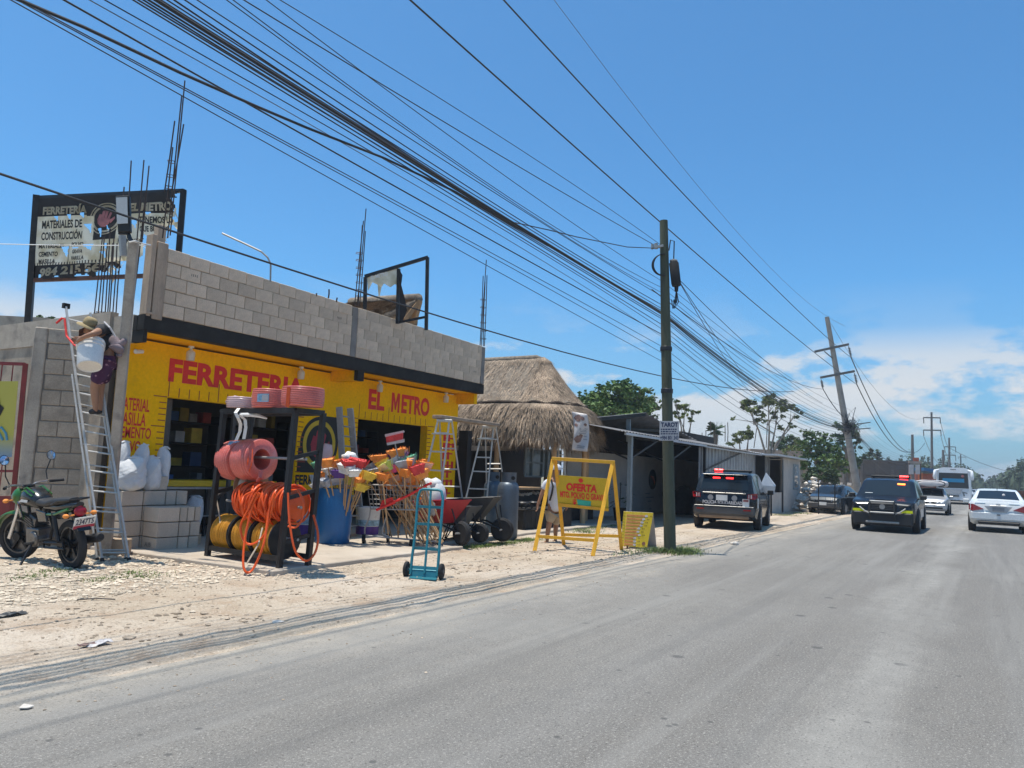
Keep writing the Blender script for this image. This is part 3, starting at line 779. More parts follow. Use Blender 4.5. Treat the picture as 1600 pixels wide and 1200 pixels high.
mb.build('vinyl_sheet', [M('vinyl_black'), M('vinyl_cream')], board, smooth=60)
cream, blk = MB(), MB()
def btext(mb, s, a0, b0, a1, b1, bold=.03, off=.006, tilt=0):
    keep = lambda u, v: not torn(a0+(a1-a0)*u, b1+(b0-b1)*v)
    put_text(mb, s, (0, 0, 0), (1, 0, 0), (0, 1, 0), bold, fn=lambda u, v: bp(a0+(a1-a0)*u, b1+(b0-b1)*v+tilt*u, off), keep=keep)
btext(cream, 'FERRETERÍA', .055, .095, .365, .215, .05); btext(cream, 'EL METRO', .665, .12, .935, .225, .05)
btext(cream, '984 215 5677', .055, .865, .575, .975, .045, tilt=-.045)
btext(blk, 'MATERIALES DE', .055, .285, .335, .385, .03); btext(blk, 'CONSTRUCCIÓN', .055, .405, .34, .525, .03)
btext(blk, 'MATERIALES', .04, .575, .215, .625, .035); btext(blk, 'CEMENTO', .042, .665, .175, .725, .035); btext(blk, 'MASILLA', .042, .755, .165, .812, .035)
btext(blk, 'POLVO', .275, .565, .36, .615, .035); btext(blk, 'GRAVA', .285, .655, .365, .705, .035); btext(blk, 'VARILLA', .28, .735, .38, .785, .035)
btext(blk, 'TENEMOS LO', .735, .29, .93, .37, .035); btext(blk, 'QUE BUSCAS', .735, .405, .90, .485, .035); btext(blk, 'HERRAMIENTAS', .60, .545, .78, .60, .03)
for k in range(26):
    a = .01+k*.02
    if torn(a, .80): continue
    z0 = .835-.07*max(0, a-.3)
    blk.add([bp(a, z0-.035, .006), bp(a+.007, z0-.035, .006), bp(a+.007, z0, .006), bp(a, z0, .006)], [(0, 1, 2, 3)])
for k in range(12): 
    b0 = .6+k*.02
    blk.add([bp(.255, b0, .006), bp(.259, b0, .006), bp(.259, b0+.02, .006), bp(.255, b0+.02, .006)], [(0, 1, 2, 3)])
def bring(mb, r0, r1, off, n=44):
    asp = 1.75
    for i in range(n):
        q = [2*pi*i/n, 2*pi*(i+1)/n]
        c = [(.5+r*math.cos(t), .295+r*asp*math.sin(t)) for t, r in ((q[0], r1), (q[1], r1), (q[1], r0), (q[0], r0))]
        if torn(*c[0]) or torn(*c[2]): continue
        mb.add([bp(a, b, off) for a, b in c], [(0, 1, 2, 3)])
bring(cream, .104, .112, .007); bring(cream, .082, .096, .007)
o_ = MB(); bring(o_, 0.0, .078, .008); o_.build('emblem_disc', M('vinyl_black'), board)
pm('vinyl_red', (.30, .10, .095), .5, .3, 9)
rd = MB(); asp = 1.75
hand(rd, lambda a, b: bp(.5+a*.078, .295-b*.078*asp, .012)); rd.build('emblem_hand', M('vinyl_red'), board)
cream.build('lettering', M('vinyl_cream'), board, kind='stuff'); blk.build('lettering', M('vinyl_black'), board, kind='stuff')
# ragged strips hanging from the torn edge
mb = MB()
for a, b, l in ((.62, .75, .14), (.585, .80, .10), (.555, .84, .14), (.90, .53, .07), (.80, .56, .08), (.695, .70, .22), (.70, .62, .18), (.96, .36, .20), (.965, .2, .25), (.545, .88, .2), (.75, .60, .1)):
    w = rnd.uniform(.006, .014)
    prev = None
    for k in range(6):
        f = k/5; cx = a+.012*math.sin(5*f+a*30); ww = w*(1-.6*f); q = (bp(cx-ww, b+l*f, .02*math.sin(9*f)), bp(cx+ww, b+l*f, .02))
        if prev: mb.add([prev[0], prev[1], q[1], q[0]], [(0, 1, 2, 3)])
        prev = q
mb.build('torn_strip', M('vinyl_cream'), board)
# second, nearly empty frame
fr2 = thing('sign_frame', 'black steel sign frame with a torn cream rag above the middle of the parapet', 'sign frame', tuple(dp(668, 512, 17.6)))
for a, b in (((571, 433), (570, 488)), ((668, 402), (666, 516)), ((623, 420), (621, 506))): MB().bar(dp(*a, 17.6), dp(*b, 17.6), .07, .07).build('post', M('black_steel'), fr2)
MB().bar(dp(570, 432, 17.6), dp(669, 402, 17.6), .07, .07).build('top_rail', M('black_steel'), fr2)
MB().bar(dp(622, 504, 17.62), dp(666, 495, 17.62), .05, .05).build('bottom_rail', M('black_steel'), fr2)
mb = MB()
q = [(573, 434), (623, 419), (623, 447), (617, 444), (610, 449), (600, 443), (596, 449), (592, 470), (590, 445), (582, 441), (575, 455), (574, 440)]
mb.add([dp(x, y, 17.55+.05*math.sin(x)) for x, y in q], [tuple(range(len(q)))])
mb.build('torn_rag', M('vinyl_cream'), fr2)
mb = MB(); keepx = lambda: None
put_text(mb, 'EL METRO', dp(580, 437.5, 17.45), dp(606, 430, 17.45)-dp(580, 437.5, 17.45), dp(579, 432, 17.45)-dp(580, 438, 17.45), .03); mb.build('lettering', M('white_plastic'), fr2)
mb = MB()
q = [(624, 421), (629, 430), (627, 445), (633, 468), (636, 485), (630, 500), (624, 505)]
mb.add([dp(x, y, 17.5+.06*math.sin(x*2)) for x, y in q], [tuple(range(len(q)))]); mb.build('torn_rag', M('vinyl_black'), fr2)
# lamp arm on the roof
t = thing('lamp_arm', 'thin curved steel arm standing on the parapet', 'pipe', tuple(dp(423, 438, 14)))
MB().tube([dp(422.5, 440, 14), dp(423, 412, 14), dp(418, 402, 14), dp(408, 393, 14), dp(385, 382, 14), dp(347, 364.5, 14)], .018, 6).build('arm', M('grey_alu'), t)
# ================================================================ THATCHED RESTAURANT
PXC, PYC, PYE = 20.9, 11.8, 18.5
pal = thing('thatched_hut', 'open-fronted bar hut with a rounded two-tier palm thatch roof beside the yellow shop', 'hut', (PXC, 12, SLZ))
UP = [(.03, 5.16), (.16, 5.06), (.42, 4.72), (.80, 4.24), (1.14, 3.86), (1.38, 3.62)]
LO = [(1.28, 3.66), (1.52, 3.50), (1.72, 3.26), (1.84, 3.0), (1.90, 2.74), (1.83, 2.66)]
def stad(r, t):
    """rounded near end (t in 0..1 round the half circle), straight flanks running back"""
    if t < .22: f = t/.22; return V((PXC-r, PYE-(PYE-PYC)*f, 0))
    if t > .78: f = (t-.78)/.22; return V((PXC+r, PYC+(PYE-PYC)*f, 0))
    a = pi+pi*(t-.22)/.56
    return V((PXC+r*math.cos(a), PYC+r*math.sin(a), 0))
def prof(P, f):
    f *= len(P)-1; i = min(int(f), len(P)-2); k = f-i
    return P[i][0]*(1-k)+P[i+1][0]*k, P[i][1]*(1-k)+P[i+1][1]*k
def thatch_tier(P, nm, wob, cut):
    mb = MB()
    def fn(u, v):
        r, z = prof(P, v); n = noise2(u*30, v*6, 1)
        q = stad(r*(1+.025*n), u); q.z = z+.03*n+(cut*math.sin(u*47)*.04 if v > .95 else 0); return q
    mb.grid(fn, 90, 14)
    return mb.build(nm, M('thatch'), pal, smooth=180)
thatch_tier(UP, 'upper_thatch', 1, 1); thatch_tier(LO, 'lower_thatch', 1, 0)
def strands(P, n, lmin, lmax, wmin, nm):
    mb = MB()
    for _ in range(n):
        u = rnd.random(); v = rnd.random()
        if .0 < u < .1: u = rnd.uniform(.1, .95)
        r, z = prof(P, v); r2, z2 = prof(P, min(1, v+.1))
        p = stad(r, u); p.z = z+.02; q = stad(r2+.02, u); q.z = z2
        d = (q-p).normalized() if (q-p).length > .01 else V((0, 0, -1))
        nrm = V((p.x-PXC, p.y-max(PYC, min(PYE, p.y)), .6)).normalized()
        side = d.cross(nrm).normalized(); d = (d+side*rnd.gauss(0, .22)+nrm*rnd.uniform(.02, .16)).normalized()
        l = rnd.uniform(lmin, lmax); w = rnd.uniform(wmin, wmin*2)
        mb.add([p-side*w, p+side*w, p+d*l], [(0, 1, 2)])
    return mb.build(nm, M('thatch_strand'), pal, kind='stuff')
strands(UP, 7000, .15, .4, .007, 'thatch_strands'); strands(LO, 11000, .3, .7, .012, 'thatch_strands')
# fringe under the eave and the seam between the tiers
mb = MB()
for _ in range(3200):
    u = rnd.uniform(.05, .98); p = stad(rnd.uniform(1.84, 1.99), u); p.z = rnd.uniform(2.66, 2.82)
    a = rnd.uniform(0, 6.28); s_ = V((math.cos(a), math.sin(a), 0))*.012
    mb.add([p-s_, p+s_, p+V((rnd.gauss(0, .05), rnd.gauss(0, .05), -rnd.uniform(.08, .3)))], [(0, 1, 2)])
mb.build('eave_fringe', M('thatch_strand'), pal, kind='stuff')
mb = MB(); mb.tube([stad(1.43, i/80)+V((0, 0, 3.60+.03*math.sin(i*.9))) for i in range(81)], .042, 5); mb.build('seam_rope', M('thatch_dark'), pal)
mb = MB(); mb.tube([V((PXC, PYC-.02, 5.10)), V((PXC, PYC+.25, 5.16)), V((PXC, 15, 5.13)), V((PXC, PYE, 5.12))], [.05, .10, .12, .12], 8); mb.build('ridge_roll', M('thatch'), pal, smooth=180)
# inside: eave beams, posts, back wall, bar
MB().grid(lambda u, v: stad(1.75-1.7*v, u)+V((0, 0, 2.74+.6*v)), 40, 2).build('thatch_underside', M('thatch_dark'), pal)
mb = MB().tube([stad(1.6, i/40)+V((0, 0, 2.70)) for i in range(41)], .07, 6); mb.build('eave_beam', M('wood'), pal)
for u in (.2, .36, .5, .64, .8): 
    p = stad(1.55, u); MB().cyl((p.x, p.y, SLZ-.02), (p.x, p.y, 2.74), .085, .075, 10).build('post', M('wood'), pal, smooth=40)
MB().bx(17.3, 25.5, 14.3, 14.45, 0, 3.4).bx(17.25, 17.4, 12.6, 14.3, 0, 3.0).build('back_wall', M('dark_in'), pal)  # raised and closed against the sky; inner shade is in the near-black colour
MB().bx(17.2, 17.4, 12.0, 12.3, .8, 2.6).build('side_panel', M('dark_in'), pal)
MB().bx(17.6, 23.2, 10.75, 11.25, 1.05, 1.12).build('bar_top', M('wood'), pal, bev=.01)
MB().bx(17.7, 23.1, 10.95, 11.15, SLZ, 1.05).build('bar_front', M('dark_in'), pal)
# stone facing under the bar top
st = MB(); 
for k in range(36):
    st.rock((17.9+k*.14+rnd.uniform(-.03, .03), 10.93, .95+rnd.uniform(-.05, .03)), .085, .8)
st.build('bar_stones', M('old_block'), pal, kind='stuff')
pm('frame_grey', (.20, .235, .25), .5, .1, 5)
fr = MB()
a, b_ = yp(821, 700, 11.9), yp(850, 745, 11.9)
for x0, x1 in ((yp(821, 720, 11.9).x, yp(848, 720, 11.9).x), (yp(855, 720, 11.9).x, yp(876, 720, 11.9).x)):
    for x in (x0, (x0*.62+x1*.38), x1): fr.bx(x-.03, x+.03, 11.88, 11.92, b_.z, a.z)
    for z in (a.z, b_.z, (a.z+b_.z)/2): fr.bx(x0, x1, 11.885, 11.915, z-.025, z+.025)
wf = fr.build('window_frame', M('frame_grey'), pal)
MB().bx(yp(821, 720, 11.9).x, yp(876, 720, 11.9).x, 11.93, 11.95, b_.z, a.z).build('pane', M('pane'), wf)
# fringe of the lower inner awning, seen left
MB().bar(yp(716, 700, 12.7)+V((0, 0, 0)), yp(800, 701, 12.7), .2, .14).build('inner_valance', M('thatch'), pal)
t = thing('planter_box', 'long low black bench box on the slab in front of the thatched bar', 'bench', (18.4, 10.2, SLZ))
MB().bx(16.9, 19.6, 9.95, 10.45, SLZ, .56).bx(16.85, 19.65, 9.92, 10.48, .56, .6).build('body', M('black_paint'), t, bev=.015)
def stool(px, lab):
    p = yp(px, 820, 10.1); t = thing('bar_stool', lab, 'stool', (p.x, 10.1, SLZ))
    for sx in (-.14, .14):
        for sy in (-.14, .14): MB().bar((p.x+sx*1.2, 10.1+sy*1.2, SLZ), (p.x+sx, 10.1+sy, .72), .03, .03).build('leg', M('black_steel'), t)
    MB().lathe((p.x, 10.1, .72), [(.17, 0), (.18, .03), (.15, .06), (0, .06)], 14).build('seat', M('black_steel'), t)
stool(817, 'black bar stool at the thatched bar, just right of the gas cylinders'); stool(834, 'black bar stool at the thatched bar, nearer the walking man')
# hanging vinyl menu banner
D = 21.6
q = [(893, 643), (917, 647), (919, 705), (895, 703)]
q3 = [dp(x, y, D) for x, y in q]
ban = thing('hanging_banner', 'white printed vinyl banner hanging over the thatch eave', 'banner', tuple(q3[3]))
pm('banner_white', (.50, .47, .46), .5, .08, 4)
def bq(u, v): p = q3[0].lerp(q3[1], u).lerp(q3[3].lerp(q3[2], u), v); return p+CR*(.05*math.sin(v*4)-.0)+_f*(.05*math.sin(u*5+v*7)-.12*v)
MB().grid(bq, 8, 16).build('sheet', M('banner_white'), ban, smooth=180, solid=.006)
pm('print_brown', (.20, .12, .10), .6, .35, 12); pm('print_grey', (.26, .26, .27), .6)
for cu, cv, r in ((.3, .16, .2), (.42, .1, .12), (.62, .14, .14), (.3, .70, .24), (.45, .62, .14), (.75, .30, .1), (.15, .34, .1)):
    MB().add([bq(cu, cv)-_f*.012]+[bq(cu+r*(1+.3*math.sin(3*i))*math.cos(.6283*i), cv+r*.42*math.sin(.6283*i))-_f*.012 for i in range(10)], [(0, 1+i, 1+(i+1) % 10) for i in range(10)]).build('print', M('print_brown'), ban)
mb = MB()
for k, (v, u0, u1) in enumerate(((.40, .35, .9), (.44, .35, .8), (.48, .4, .85), (.53, .3, .8), (.60, .65, .85), (.68, .65, .9), (.86, .3, .8), (.9, .3, .75))):
    mb.add([bq(u0, v)-_f*.012, bq(u1, v)-_f*.012, bq(u1, v+.02)-_f*.012, bq(u0, v+.02)-_f*.012], [(0, 1, 2, 3)])
mb.build('print_line', M('print_grey'), ban)
# small palapa on the store's roof
rp_ = thing('roof_palapa', 'small weathered thatch ridge roof behind the parapet of the yellow shop', 'thatch roof', tuple(dp(600, 500, 18.5)))
D1, D2 = 18.6, 20.0
ra, rb_ = dp(655, 470, D1), dp(548, 476, D2)
for s_ in (0, 1):
    ea, eb = (dp(600, 497, D1-.6), dp(520, 492, D2-.6)) if s_ == 0 else (dp(650, 510, D1+1.2), dp(560, 500, D2+1.2))
    mb = MB(); mb.grid(lambda u, v: ra.lerp(rb_, u).lerp(ea.lerp(eb, u), v)+V((0, 0, .05*noise2(u*20, v*9))), 24, 8)
    mb.build('thatch', M('thatch'), rp_, smooth=180, solid=.12)
mb = MB()
for _ in range(1500):
    u, v = rnd.random(), rnd.random(); p = ra.lerp(rb_, u).lerp(dp(600, 497, D1-.6).lerp(dp(520, 492, D2-.6), u), v)+V((0, 0, .1)); d = (dp(600, 497, D1-.6)-ra).normalized()
    mb.add([p, p+V((.02, .01, 0)), p+d*.3+V((rnd.gauss(0, .04), rnd.gauss(0, .04), .03))], [(0, 1, 2)])
mb.build('thatch_strands', M('thatch_strand'), rp_, kind='stuff')
MB().tube([ra+V((0, 0, .05)), rb_+V((0, 0, .05))], .13, 7).build('ridge_roll', M('thatch'), rp_, smooth=180)
MB().bar(ra, dp(646, 505, D1), .12, .12).bar(ra, dp(632, 500, D1-.3), .08, .1).build('gable_board', M('wood'), rp_)

# ================================================================ METAL SHED WITH LEAN-TO
pm('zinc', (.34, .34, .345), .45, .15, 3, metal=.4, dirt=((.22, .17, .13), .6, 2))
pm('zinc_bright', (.52, .53, .54), .5, .08, 3, metal=.2)
pm('zinc_shaded', (.16, .155, .155), .6, .2, 3, dirt=((.1, .085, .075), .55, 2))  # darker zinc copy: shade on the roof undersides is put into the colour
pm('shed_wall', (.52, .47, .43), .85, .1, 1.5, dirt=((.38, .34, .31), .6, 2))
pm('hut_wall', (.50, .44, .38), .85, .08, 1.5, dirt=((.36, .31, .26), .6, 2))
YFR = 8.9
zf0 = yp(985, 674, YFR); zf1 = yp(1105, 696, YFR); zf2 = yp(1250, 722, YFR)
ZR = (zf0.z+zf1.z+zf2.z)/3
shed = thing('metal_shed', 'low shed with a corrugated lean-to roof, white back wall and round dark emblem', 'shed', (30, 10, 0))
def corr(mb, fn, n, m_=2, amp=.018):
    mb.grid(lambda u, v: fn(u, v)+V((0, 0, amp*math.sin(u*n*2*pi))), n*4, m_); return mb
XA, XM, XB = zf0.x, zf1.x, zf2.x
corr(MB(), lambda u, v: V((XA-.8+(XM+7-XA)*u, YFR+3.2*v, ZR+.05+.55*v)), 60).build('lean_to_roof', M('zinc_shaded'), shed, solid=.004)
corr(MB(), lambda u, v: V((XM+(XB-XM)*u, YFR+.1+3.4*v, ZR+.06+.22*v)), 40).build('roof_sheet', M('zinc_bright'), shed, solid=.004)
MB().bx(XA-.3, XM, YFR, YFR+.06, ZR-.04, ZR+.03).build('gutter', M('zinc_bright'), shed)
MB().bx(XM, XB, YFR+.06, YFR+.12, ZR-.05, ZR+.0).build('gutter', M('zinc_bright'), shed)
YB = 11.9
xp1 = yp(1110, 740, YB).x
xs0 = yp(886, 740, YB).x
MB().bx(xs0, xp1+.6, YB, YB+.15, 0, ZR-.45).build('back_wall', M('shed_wall'), shed)
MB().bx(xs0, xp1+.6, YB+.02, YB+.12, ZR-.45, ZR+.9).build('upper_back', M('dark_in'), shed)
# planked part of the back wall
xp0 = yp(1056, 740, YB).x
for k in range(11): MB().bx(xp0, xp1, YB-.025, YB-.002, .1+k*.2, .29+k*.2).build('plank', M('shed_wall'), shed, bev=.006)
for px, dd in ((985, 0), (1045, 1)):
    x = yp(px, 720, YFR+.15).x
    MB().bx(x-.07, x+.07, YFR+.1, YFR+.22, 0, ZR+.02).build('post', M('frame_grey'), shed)
    MB().bar((x, YFR+.2, ZR-.75), (x+.4, YFR+2.2, ZR-.02), .05, .05).bar((x+.1, YFR+.16, ZR-.7), (x+2.4, YFR+.16, ZR-.02), .05, .05).build('brace', M('black_steel'), shed)
x = yp(1103, 720, YFR+.2).x
MB().bx(x-.06, x+.06, YFR+.2, YFR+.3, 0, ZR).build('post', M('black_steel'), shed)
MB().bar((x-.05, YFR+.2, ZR-.9), (x+5, YFR+.2, ZR-.05), .06, .06).build('brace', M('black_steel'), shed)
# corrugated wall panel
xc0, xc1 = XM+.1, yp(1203, 740, YFR+.35).x
mb = MB(); n = 26
def prf(u):
    f = (u*n) % 1; return .045 if f < .45 else (.045*(1-(f-.45)/.05) if f < .5 else (0 if f < .95 else .045*((f-.95)/.05)))
us = sorted({(k+f)/n for k in range(n) for f in (0, .45, .5, .95)} | {1.0})
vs = []
for u in us: vs += [(xc0+(xc1-xc0)*u, YFR+.4-prf(u), .05), (xc0+(xc1-xc0)*u, YFR+.4-prf(u), ZR-.02)]
mb.add(vs, [(2*i, 2*i+2, 2*i+3, 2*i+1) for i in range(len(us)-1)])
mb.build('corrugated_panel', M('zinc'), shed, solid=.003)
# emblem on the back wall
p = yp(1019, 749, YB); MB().lathe((p.x, YB-.03, p.z), [(.42, 0), (.42, .02), (0, .02)], 28, ax=(0, 1, 0)).build('emblem_disc', M('vinyl_black'), shed)
pm('ember', (.38, .08, .035), .5, .3, 9)
MB().tube([(p.x-.25, YB-.035, p.z+.12), (p.x-.05, YB-.035, p.z+.08), (p.x+.12, YB-.035, p.z-.08), (p.x+.2, YB-.035, p.z-.22)], [.03, .07, .06, .02], 6).build('emblem_mark', M('ember'), shed)
mb = MB()
for px, py, w in ((1012, 771, .5), (1015, 777, .9), (1015, 783, .4), (1016, 795, .25)):
    q_ = yp(px, py, YB); mb.bx(q_.x-w/2, q_.x+w/2, YB-.004, YB-.003, q_.z-.02, q_.z+.02)
mb.build('wall_print', M('print_grey'), shed)
# higher roof sheet at the left end
q3 = [dp(926, 653, 24.0), dp(1008, 645, 25.5), dp(1092, 690, 38), dp(960, 677, 31)]
mb = MB(); mb.grid(lambda u, v: q3[0].lerp(q3[1], u).lerp(q3[3].lerp(q3[2], u), v)+V((0, 0, .03*math.sin(v*90))), 4, 80)
hr = mb.build('high_roof', M('zinc_shaded'), shed, solid=.004)
MB().bar(q3[0]-V((0, 0, .06)), q3[1]-V((0, 0, .06)), .08, .1).bar(q3[0].lerp(q3[3], .45)-V((0, 0, .1)), q3[1].lerp(q3[2], .45)-V((0, 0, .1)), .08, .1).build('rafter', M('black_steel'), shed)
MB().bar(dp(982, 655, 25.2), dp(982, 690, 25.2), .13, .13).build('post', M('frame_grey'), shed)
# things under the lean-to
t = thing('black_tarp_heap', 'black covered equipment standing under the lean-to, left of the parked police car', 'cover', tuple(gp(1080, 815)))
p = yp(1075, 800, 10.6)
MB().sphere((p.x, 10.8, .45), (.8, .5, .75), 14, 8, .12).build('tarp', M('black_steel'), t, smooth=60)
t = thing('potted_plant', 'leafy plant against the post under the lean-to', 'plant', (yp(968, 800, 10.5).x, 10.5, 0))
px_ = yp(968, 800, 10.5).x
MB().lathe((px_, 10.5, 0), [(.16, 0), (.24, .45), (.22, .45), (0, .42)], 14).build('pot', M('black_steel'), t, smooth=40)
mb = MB()
for k in range(46):
    a = rnd.uniform(0, 6.28); h = rnd.uniform(.5, 1.5); r = rnd.uniform(.05, .4); p = V((px_+r*math.cos(a), 10.5+r*math.sin(a), h)); d = V((math.cos(a), math.sin(a), rnd.uniform(-.6, .4))).normalized(); s_ = d.cross(V((0, 0, 1))).normalized()*.05
    mb.add([p, p+d*.15+s_, p+d*.32, p+d*.15-s_], [(0, 1, 2, 3)])
mb.build('leaves', M('leaf'), t)
MB().tube([(px_, 10.5, .4), (px_+.03, 10.5, .9), (px_, 10.48, 1.3)], .02, 5).build('stem', M('bark'), t)
# little hut at the far end
XH0, XH1 = yp(1205, 760, YFR).x, yp(1250, 760, YFR-.35).x
hut = thing('small_hut', 'small cream hut with open dark door and side window beyond the corrugated wall', 'hut', (XH1, YFR, 0))
yh = YFR-.35
xd0, xd1 = yp(1206, 760, yh).x, yp(1224, 760, yh).x
MB().bx(xd1, XH1, yh, yh+.14, 0, ZR-.05).bx(XH1-.14, XH1, yh+.14, yh+3, 0, ZR-.05).build('wall', M('hut_wall'), hut)
MB().bx(xd0, xd1, yh+.02, yh+.1, 0, 1.0).build('half_door', M('hut_wall'), hut)
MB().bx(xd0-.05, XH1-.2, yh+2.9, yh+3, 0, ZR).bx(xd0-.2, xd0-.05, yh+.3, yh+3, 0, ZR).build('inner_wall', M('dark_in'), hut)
MB().bx(xd0-.3, XH1+.35, yh-.35, yh+3.2, ZR-.03, ZR+.05).build('roof', M('zinc_bright'), hut)
a, b_ = yp(1239, 725, yh), yp(1247, 765, yh)
w_ = MB().bx(a.x, b_.x, yh-.03, yh-.001, b_.z, a.z).build('window', M('frame_grey'), hut)
MB().bx(a.x+.25, b_.x-.25, yh-.035, yh-.031, b_.z+.12, a.z-.12).build('pane', M('pane'), w_)
MB().bx(xd1-.3, xd1-.05, yh-.02, yh-.003, 0, ZR-.15).build('door_post', M('black_steel'), hut)
# pyramid signal hood on a stand
D = 27.2
t = thing('metal_hood', 'pale pyramid shaped sheet metal hood on a stand beside the parked police car', 'hood', tuple(gp(1203, 803)))
ap = dp(1197, 738, D); b0 = [dp(1188, 758, D-.3), dp(1211, 760, D-.1), dp(1212, 758, D+.4), dp(1192, 757, D+.4)]
c0 = [dp(1190, 770, D-.2), dp(1210, 772, D-.1), dp(1210, 771, D+.3), dp(1193, 770, D+.3)]
mb = MB().add([ap]+b0+c0, [(0, 1, 2), (0, 2, 3), (0, 3, 4), (0, 4, 1), (1, 5, 6, 2), (2, 6, 7, 3), (3, 7, 8, 4), (4, 8, 5, 1)])
mb.build('hood', M('zinc_bright'), t)
MB().bar(dp(1205, 770, D), dp(1205, 806, D), .05, .05).bar(dp(1197, 770, D+.2), dp(1197, 803, D+.2), .05, .05).build('stand', M('black_steel'), t)

# ================================================================ TREES
def leaf_cloud(mb, blobs, n, size, gaps=.35):
    tot = sum(b[1].x*b[1].y*b[1].z for b in blobs)
    for c, r in blobs:
        k = max(20, int(n*(r.x*r.y*r.z)/tot)); ncl = max(5, k//26); cl = []
        for _ in range(ncl):
            d = V((rnd.gauss(0, 1), rnd.gauss(0, 1), rnd.gauss(0, 1))).normalized(); q = rnd.uniform(.45, 1.0)
            cl.append((c+V((d.x*r.x, d.y*r.y, d.z*r.z))*q, rnd.uniform(.16, .34)))
        for _ in range(k):
            cc, cs = rnd.choice(cl); d = V((rnd.gauss(0, 1), rnd.gauss(0, 1), rnd.gauss(0, .8)))*.6
            p = cc+V((d.x*r.x, d.y*r.y, d.z*r.z))*cs
            a = V((rnd.gauss(0, 1), rnd.gauss(0, 1), rnd.gauss(0, .6))).normalized(); b = a.cross(V((rnd.gauss(0, 1), rnd.gauss(0, 1), rnd.gauss(0, 1)))).normalized()
            s = size*rnd.uniform(.6, 1.4); a *= s; b *= s*.55
            mb.add([p-a, p+b, p+a, p-b], [(0, 1, 2, 3)])
def tree(name, label, base, D, crowns, n, lpx, mat, stems=None, group='trees beyond the sheds', bark='bark', tr=.16):
    """crowns in photo pixels at depth D give each crown its true size there; every clump also has depth of its own"""
    k = D/FOC
    b0 = dp(base[0], base[1], D); b0.z = 0
    t = thing(name, label, 'tree', tuple(b0), group=group)
    blobs = []
    for (x, y, rx, ry) in crowns:
        c = dp(x, y, D+rnd.uniform(-.8, .8)*rx*k*.8); blobs.append((c, V((rx*k, rx*k*.95, ry*k))))
    mb = MB(); leaf_cloud(mb, blobs, n, lpx*k)
    mb.build('crown', M(mat), t)
    mb = MB(); fork = dp(base[0], base[1]-8, D)
    zf_ = min(min(c.z for c, r in blobs)*.6, 3.0); fork = V((b0.x, b0.y, max(zf_, .6)))
    mb.tube([b0-V((0, 0, .1)), fork], [tr*1.2, tr], 7)
    for ib, (c, r) in enumerate(blobs):
        if len(blobs) > 8 and ib % 2: 
            pc = blobs[ib-1][0]; mb.tube([fork.lerp(pc, .62), fork.lerp(pc, .8).lerp(c, .5), c], [tr*.4, tr*.25, tr*.1], 5); continue
        mid = fork.lerp(c, .5)+V((rnd.uniform(-.3, .3), rnd.uniform(-.3, .3), .25*r.z))
        mb.tube([fork, mid, c], [tr*.7, tr*.45, tr*.15], 5)
        for _ in range(3):
            e = c+V((rnd.uniform(-1, 1)*r.x, rnd.uniform(-1, 1)*r.y, rnd.uniform(-.3, .9)*r.z))*.8; mb.tube([mid.lerp(c, .6), e], [tr*.25, tr*.06], 4)
    mb.build('trunk', M(bark), t)
    return t
tree('broadleaf_tree', 'broad dense dark green tree rising behind the thatched hut', (950, 735), 42, [(960, 618, 40, 24), (938, 632, 42, 26), (972, 605, 26, 14), (985, 636, 38, 28), (955, 648, 60, 22), (908, 642, 30, 22), (1000, 610, 14, 8)], 6500, 3.6, 'leaf', tr=.3)
tree('broadleaf_tree', 'smaller olive green tree left of the wooden pole, above the shed roof', (1012, 735), 46, [(1004, 622, 17, 14), (1014, 634, 20, 16), (998, 645, 14, 16), (1024, 660, 12, 12)], 1500, 3.2, 'leaf_yellow', tr=.14)
tree('thin_tree', 'thin airy tree with pale stems just right of the wooden pole', (1066, 735), 48, [(1070, 636, 14, 8), (1055, 630, 10, 8), (1084, 644, 9, 7), (1060, 648, 14, 7), (1080, 656, 9, 5), (1036, 632, 9, 7)], 620, 3.0, 'leaf_yellow', bark='pale_bark', tr=.1)
tree('cecropia_tree', 'tall sparse tree with bare forked stems and olive clumps of leaves', (1200, 740), 62, [(1165, 628, 14, 9), (1178, 640, 16, 12), (1200, 628, 18, 12), (1225, 634, 18, 12), (1243, 646, 12, 9), (1190, 655, 13, 9), (1215, 650, 14, 9), (1148, 655, 7, 5), (1240, 664, 9, 6), (1220, 668, 9, 5)], 1700, 2.8, 'leaf_yellow', bark='pale_bark', tr=.16)
tree('leafy_tree', 'bright green spreading tree left of the leaning pole', (1285, 760), 58, [(1275, 682, 17, 13), (1262, 698, 20, 14), (1292, 700, 22, 15), (1300, 718, 22, 13), (1270, 722, 24, 16), (1315, 732, 16, 10)], 3000, 2.8, 'leaf')
tree('leafy_tree', 'dense dark bush low beside the rubble heap', (1275, 775), 52, [(1268, 742, 15, 10), (1285, 738, 22, 12), (1300, 748, 14, 9), (1262, 752, 10, 8)], 1800, 2.6, 'leaf_dark')
tree('leafy_tree', 'brownish tree right behind the leaning pole', (1322, 760), 66, [(1318, 668, 14, 9), (1330, 680, 15, 12), (1312, 686, 14, 10), (1340, 694, 9, 8)], 1300, 2.6, 'leaf_dark')
tree('leafy_tree', 'thin grey branched shrub between the sparse tree and the bright green tree', (1252, 740), 66, [(1246, 690, 12, 8), (1236, 705, 14, 8), (1256, 675, 8, 6)], 420, 2.2, 'leaf_yellow', bark='pale_bark', tr=.1)
tree('small_tree', 'small round dark tree on the skyline right of the leaning pole', (1366, 760), 90, [(1366, 708, 11, 8), (1360, 716, 12, 8), (1374, 715, 8, 7)], 700, 2.2, 'leaf_dark')
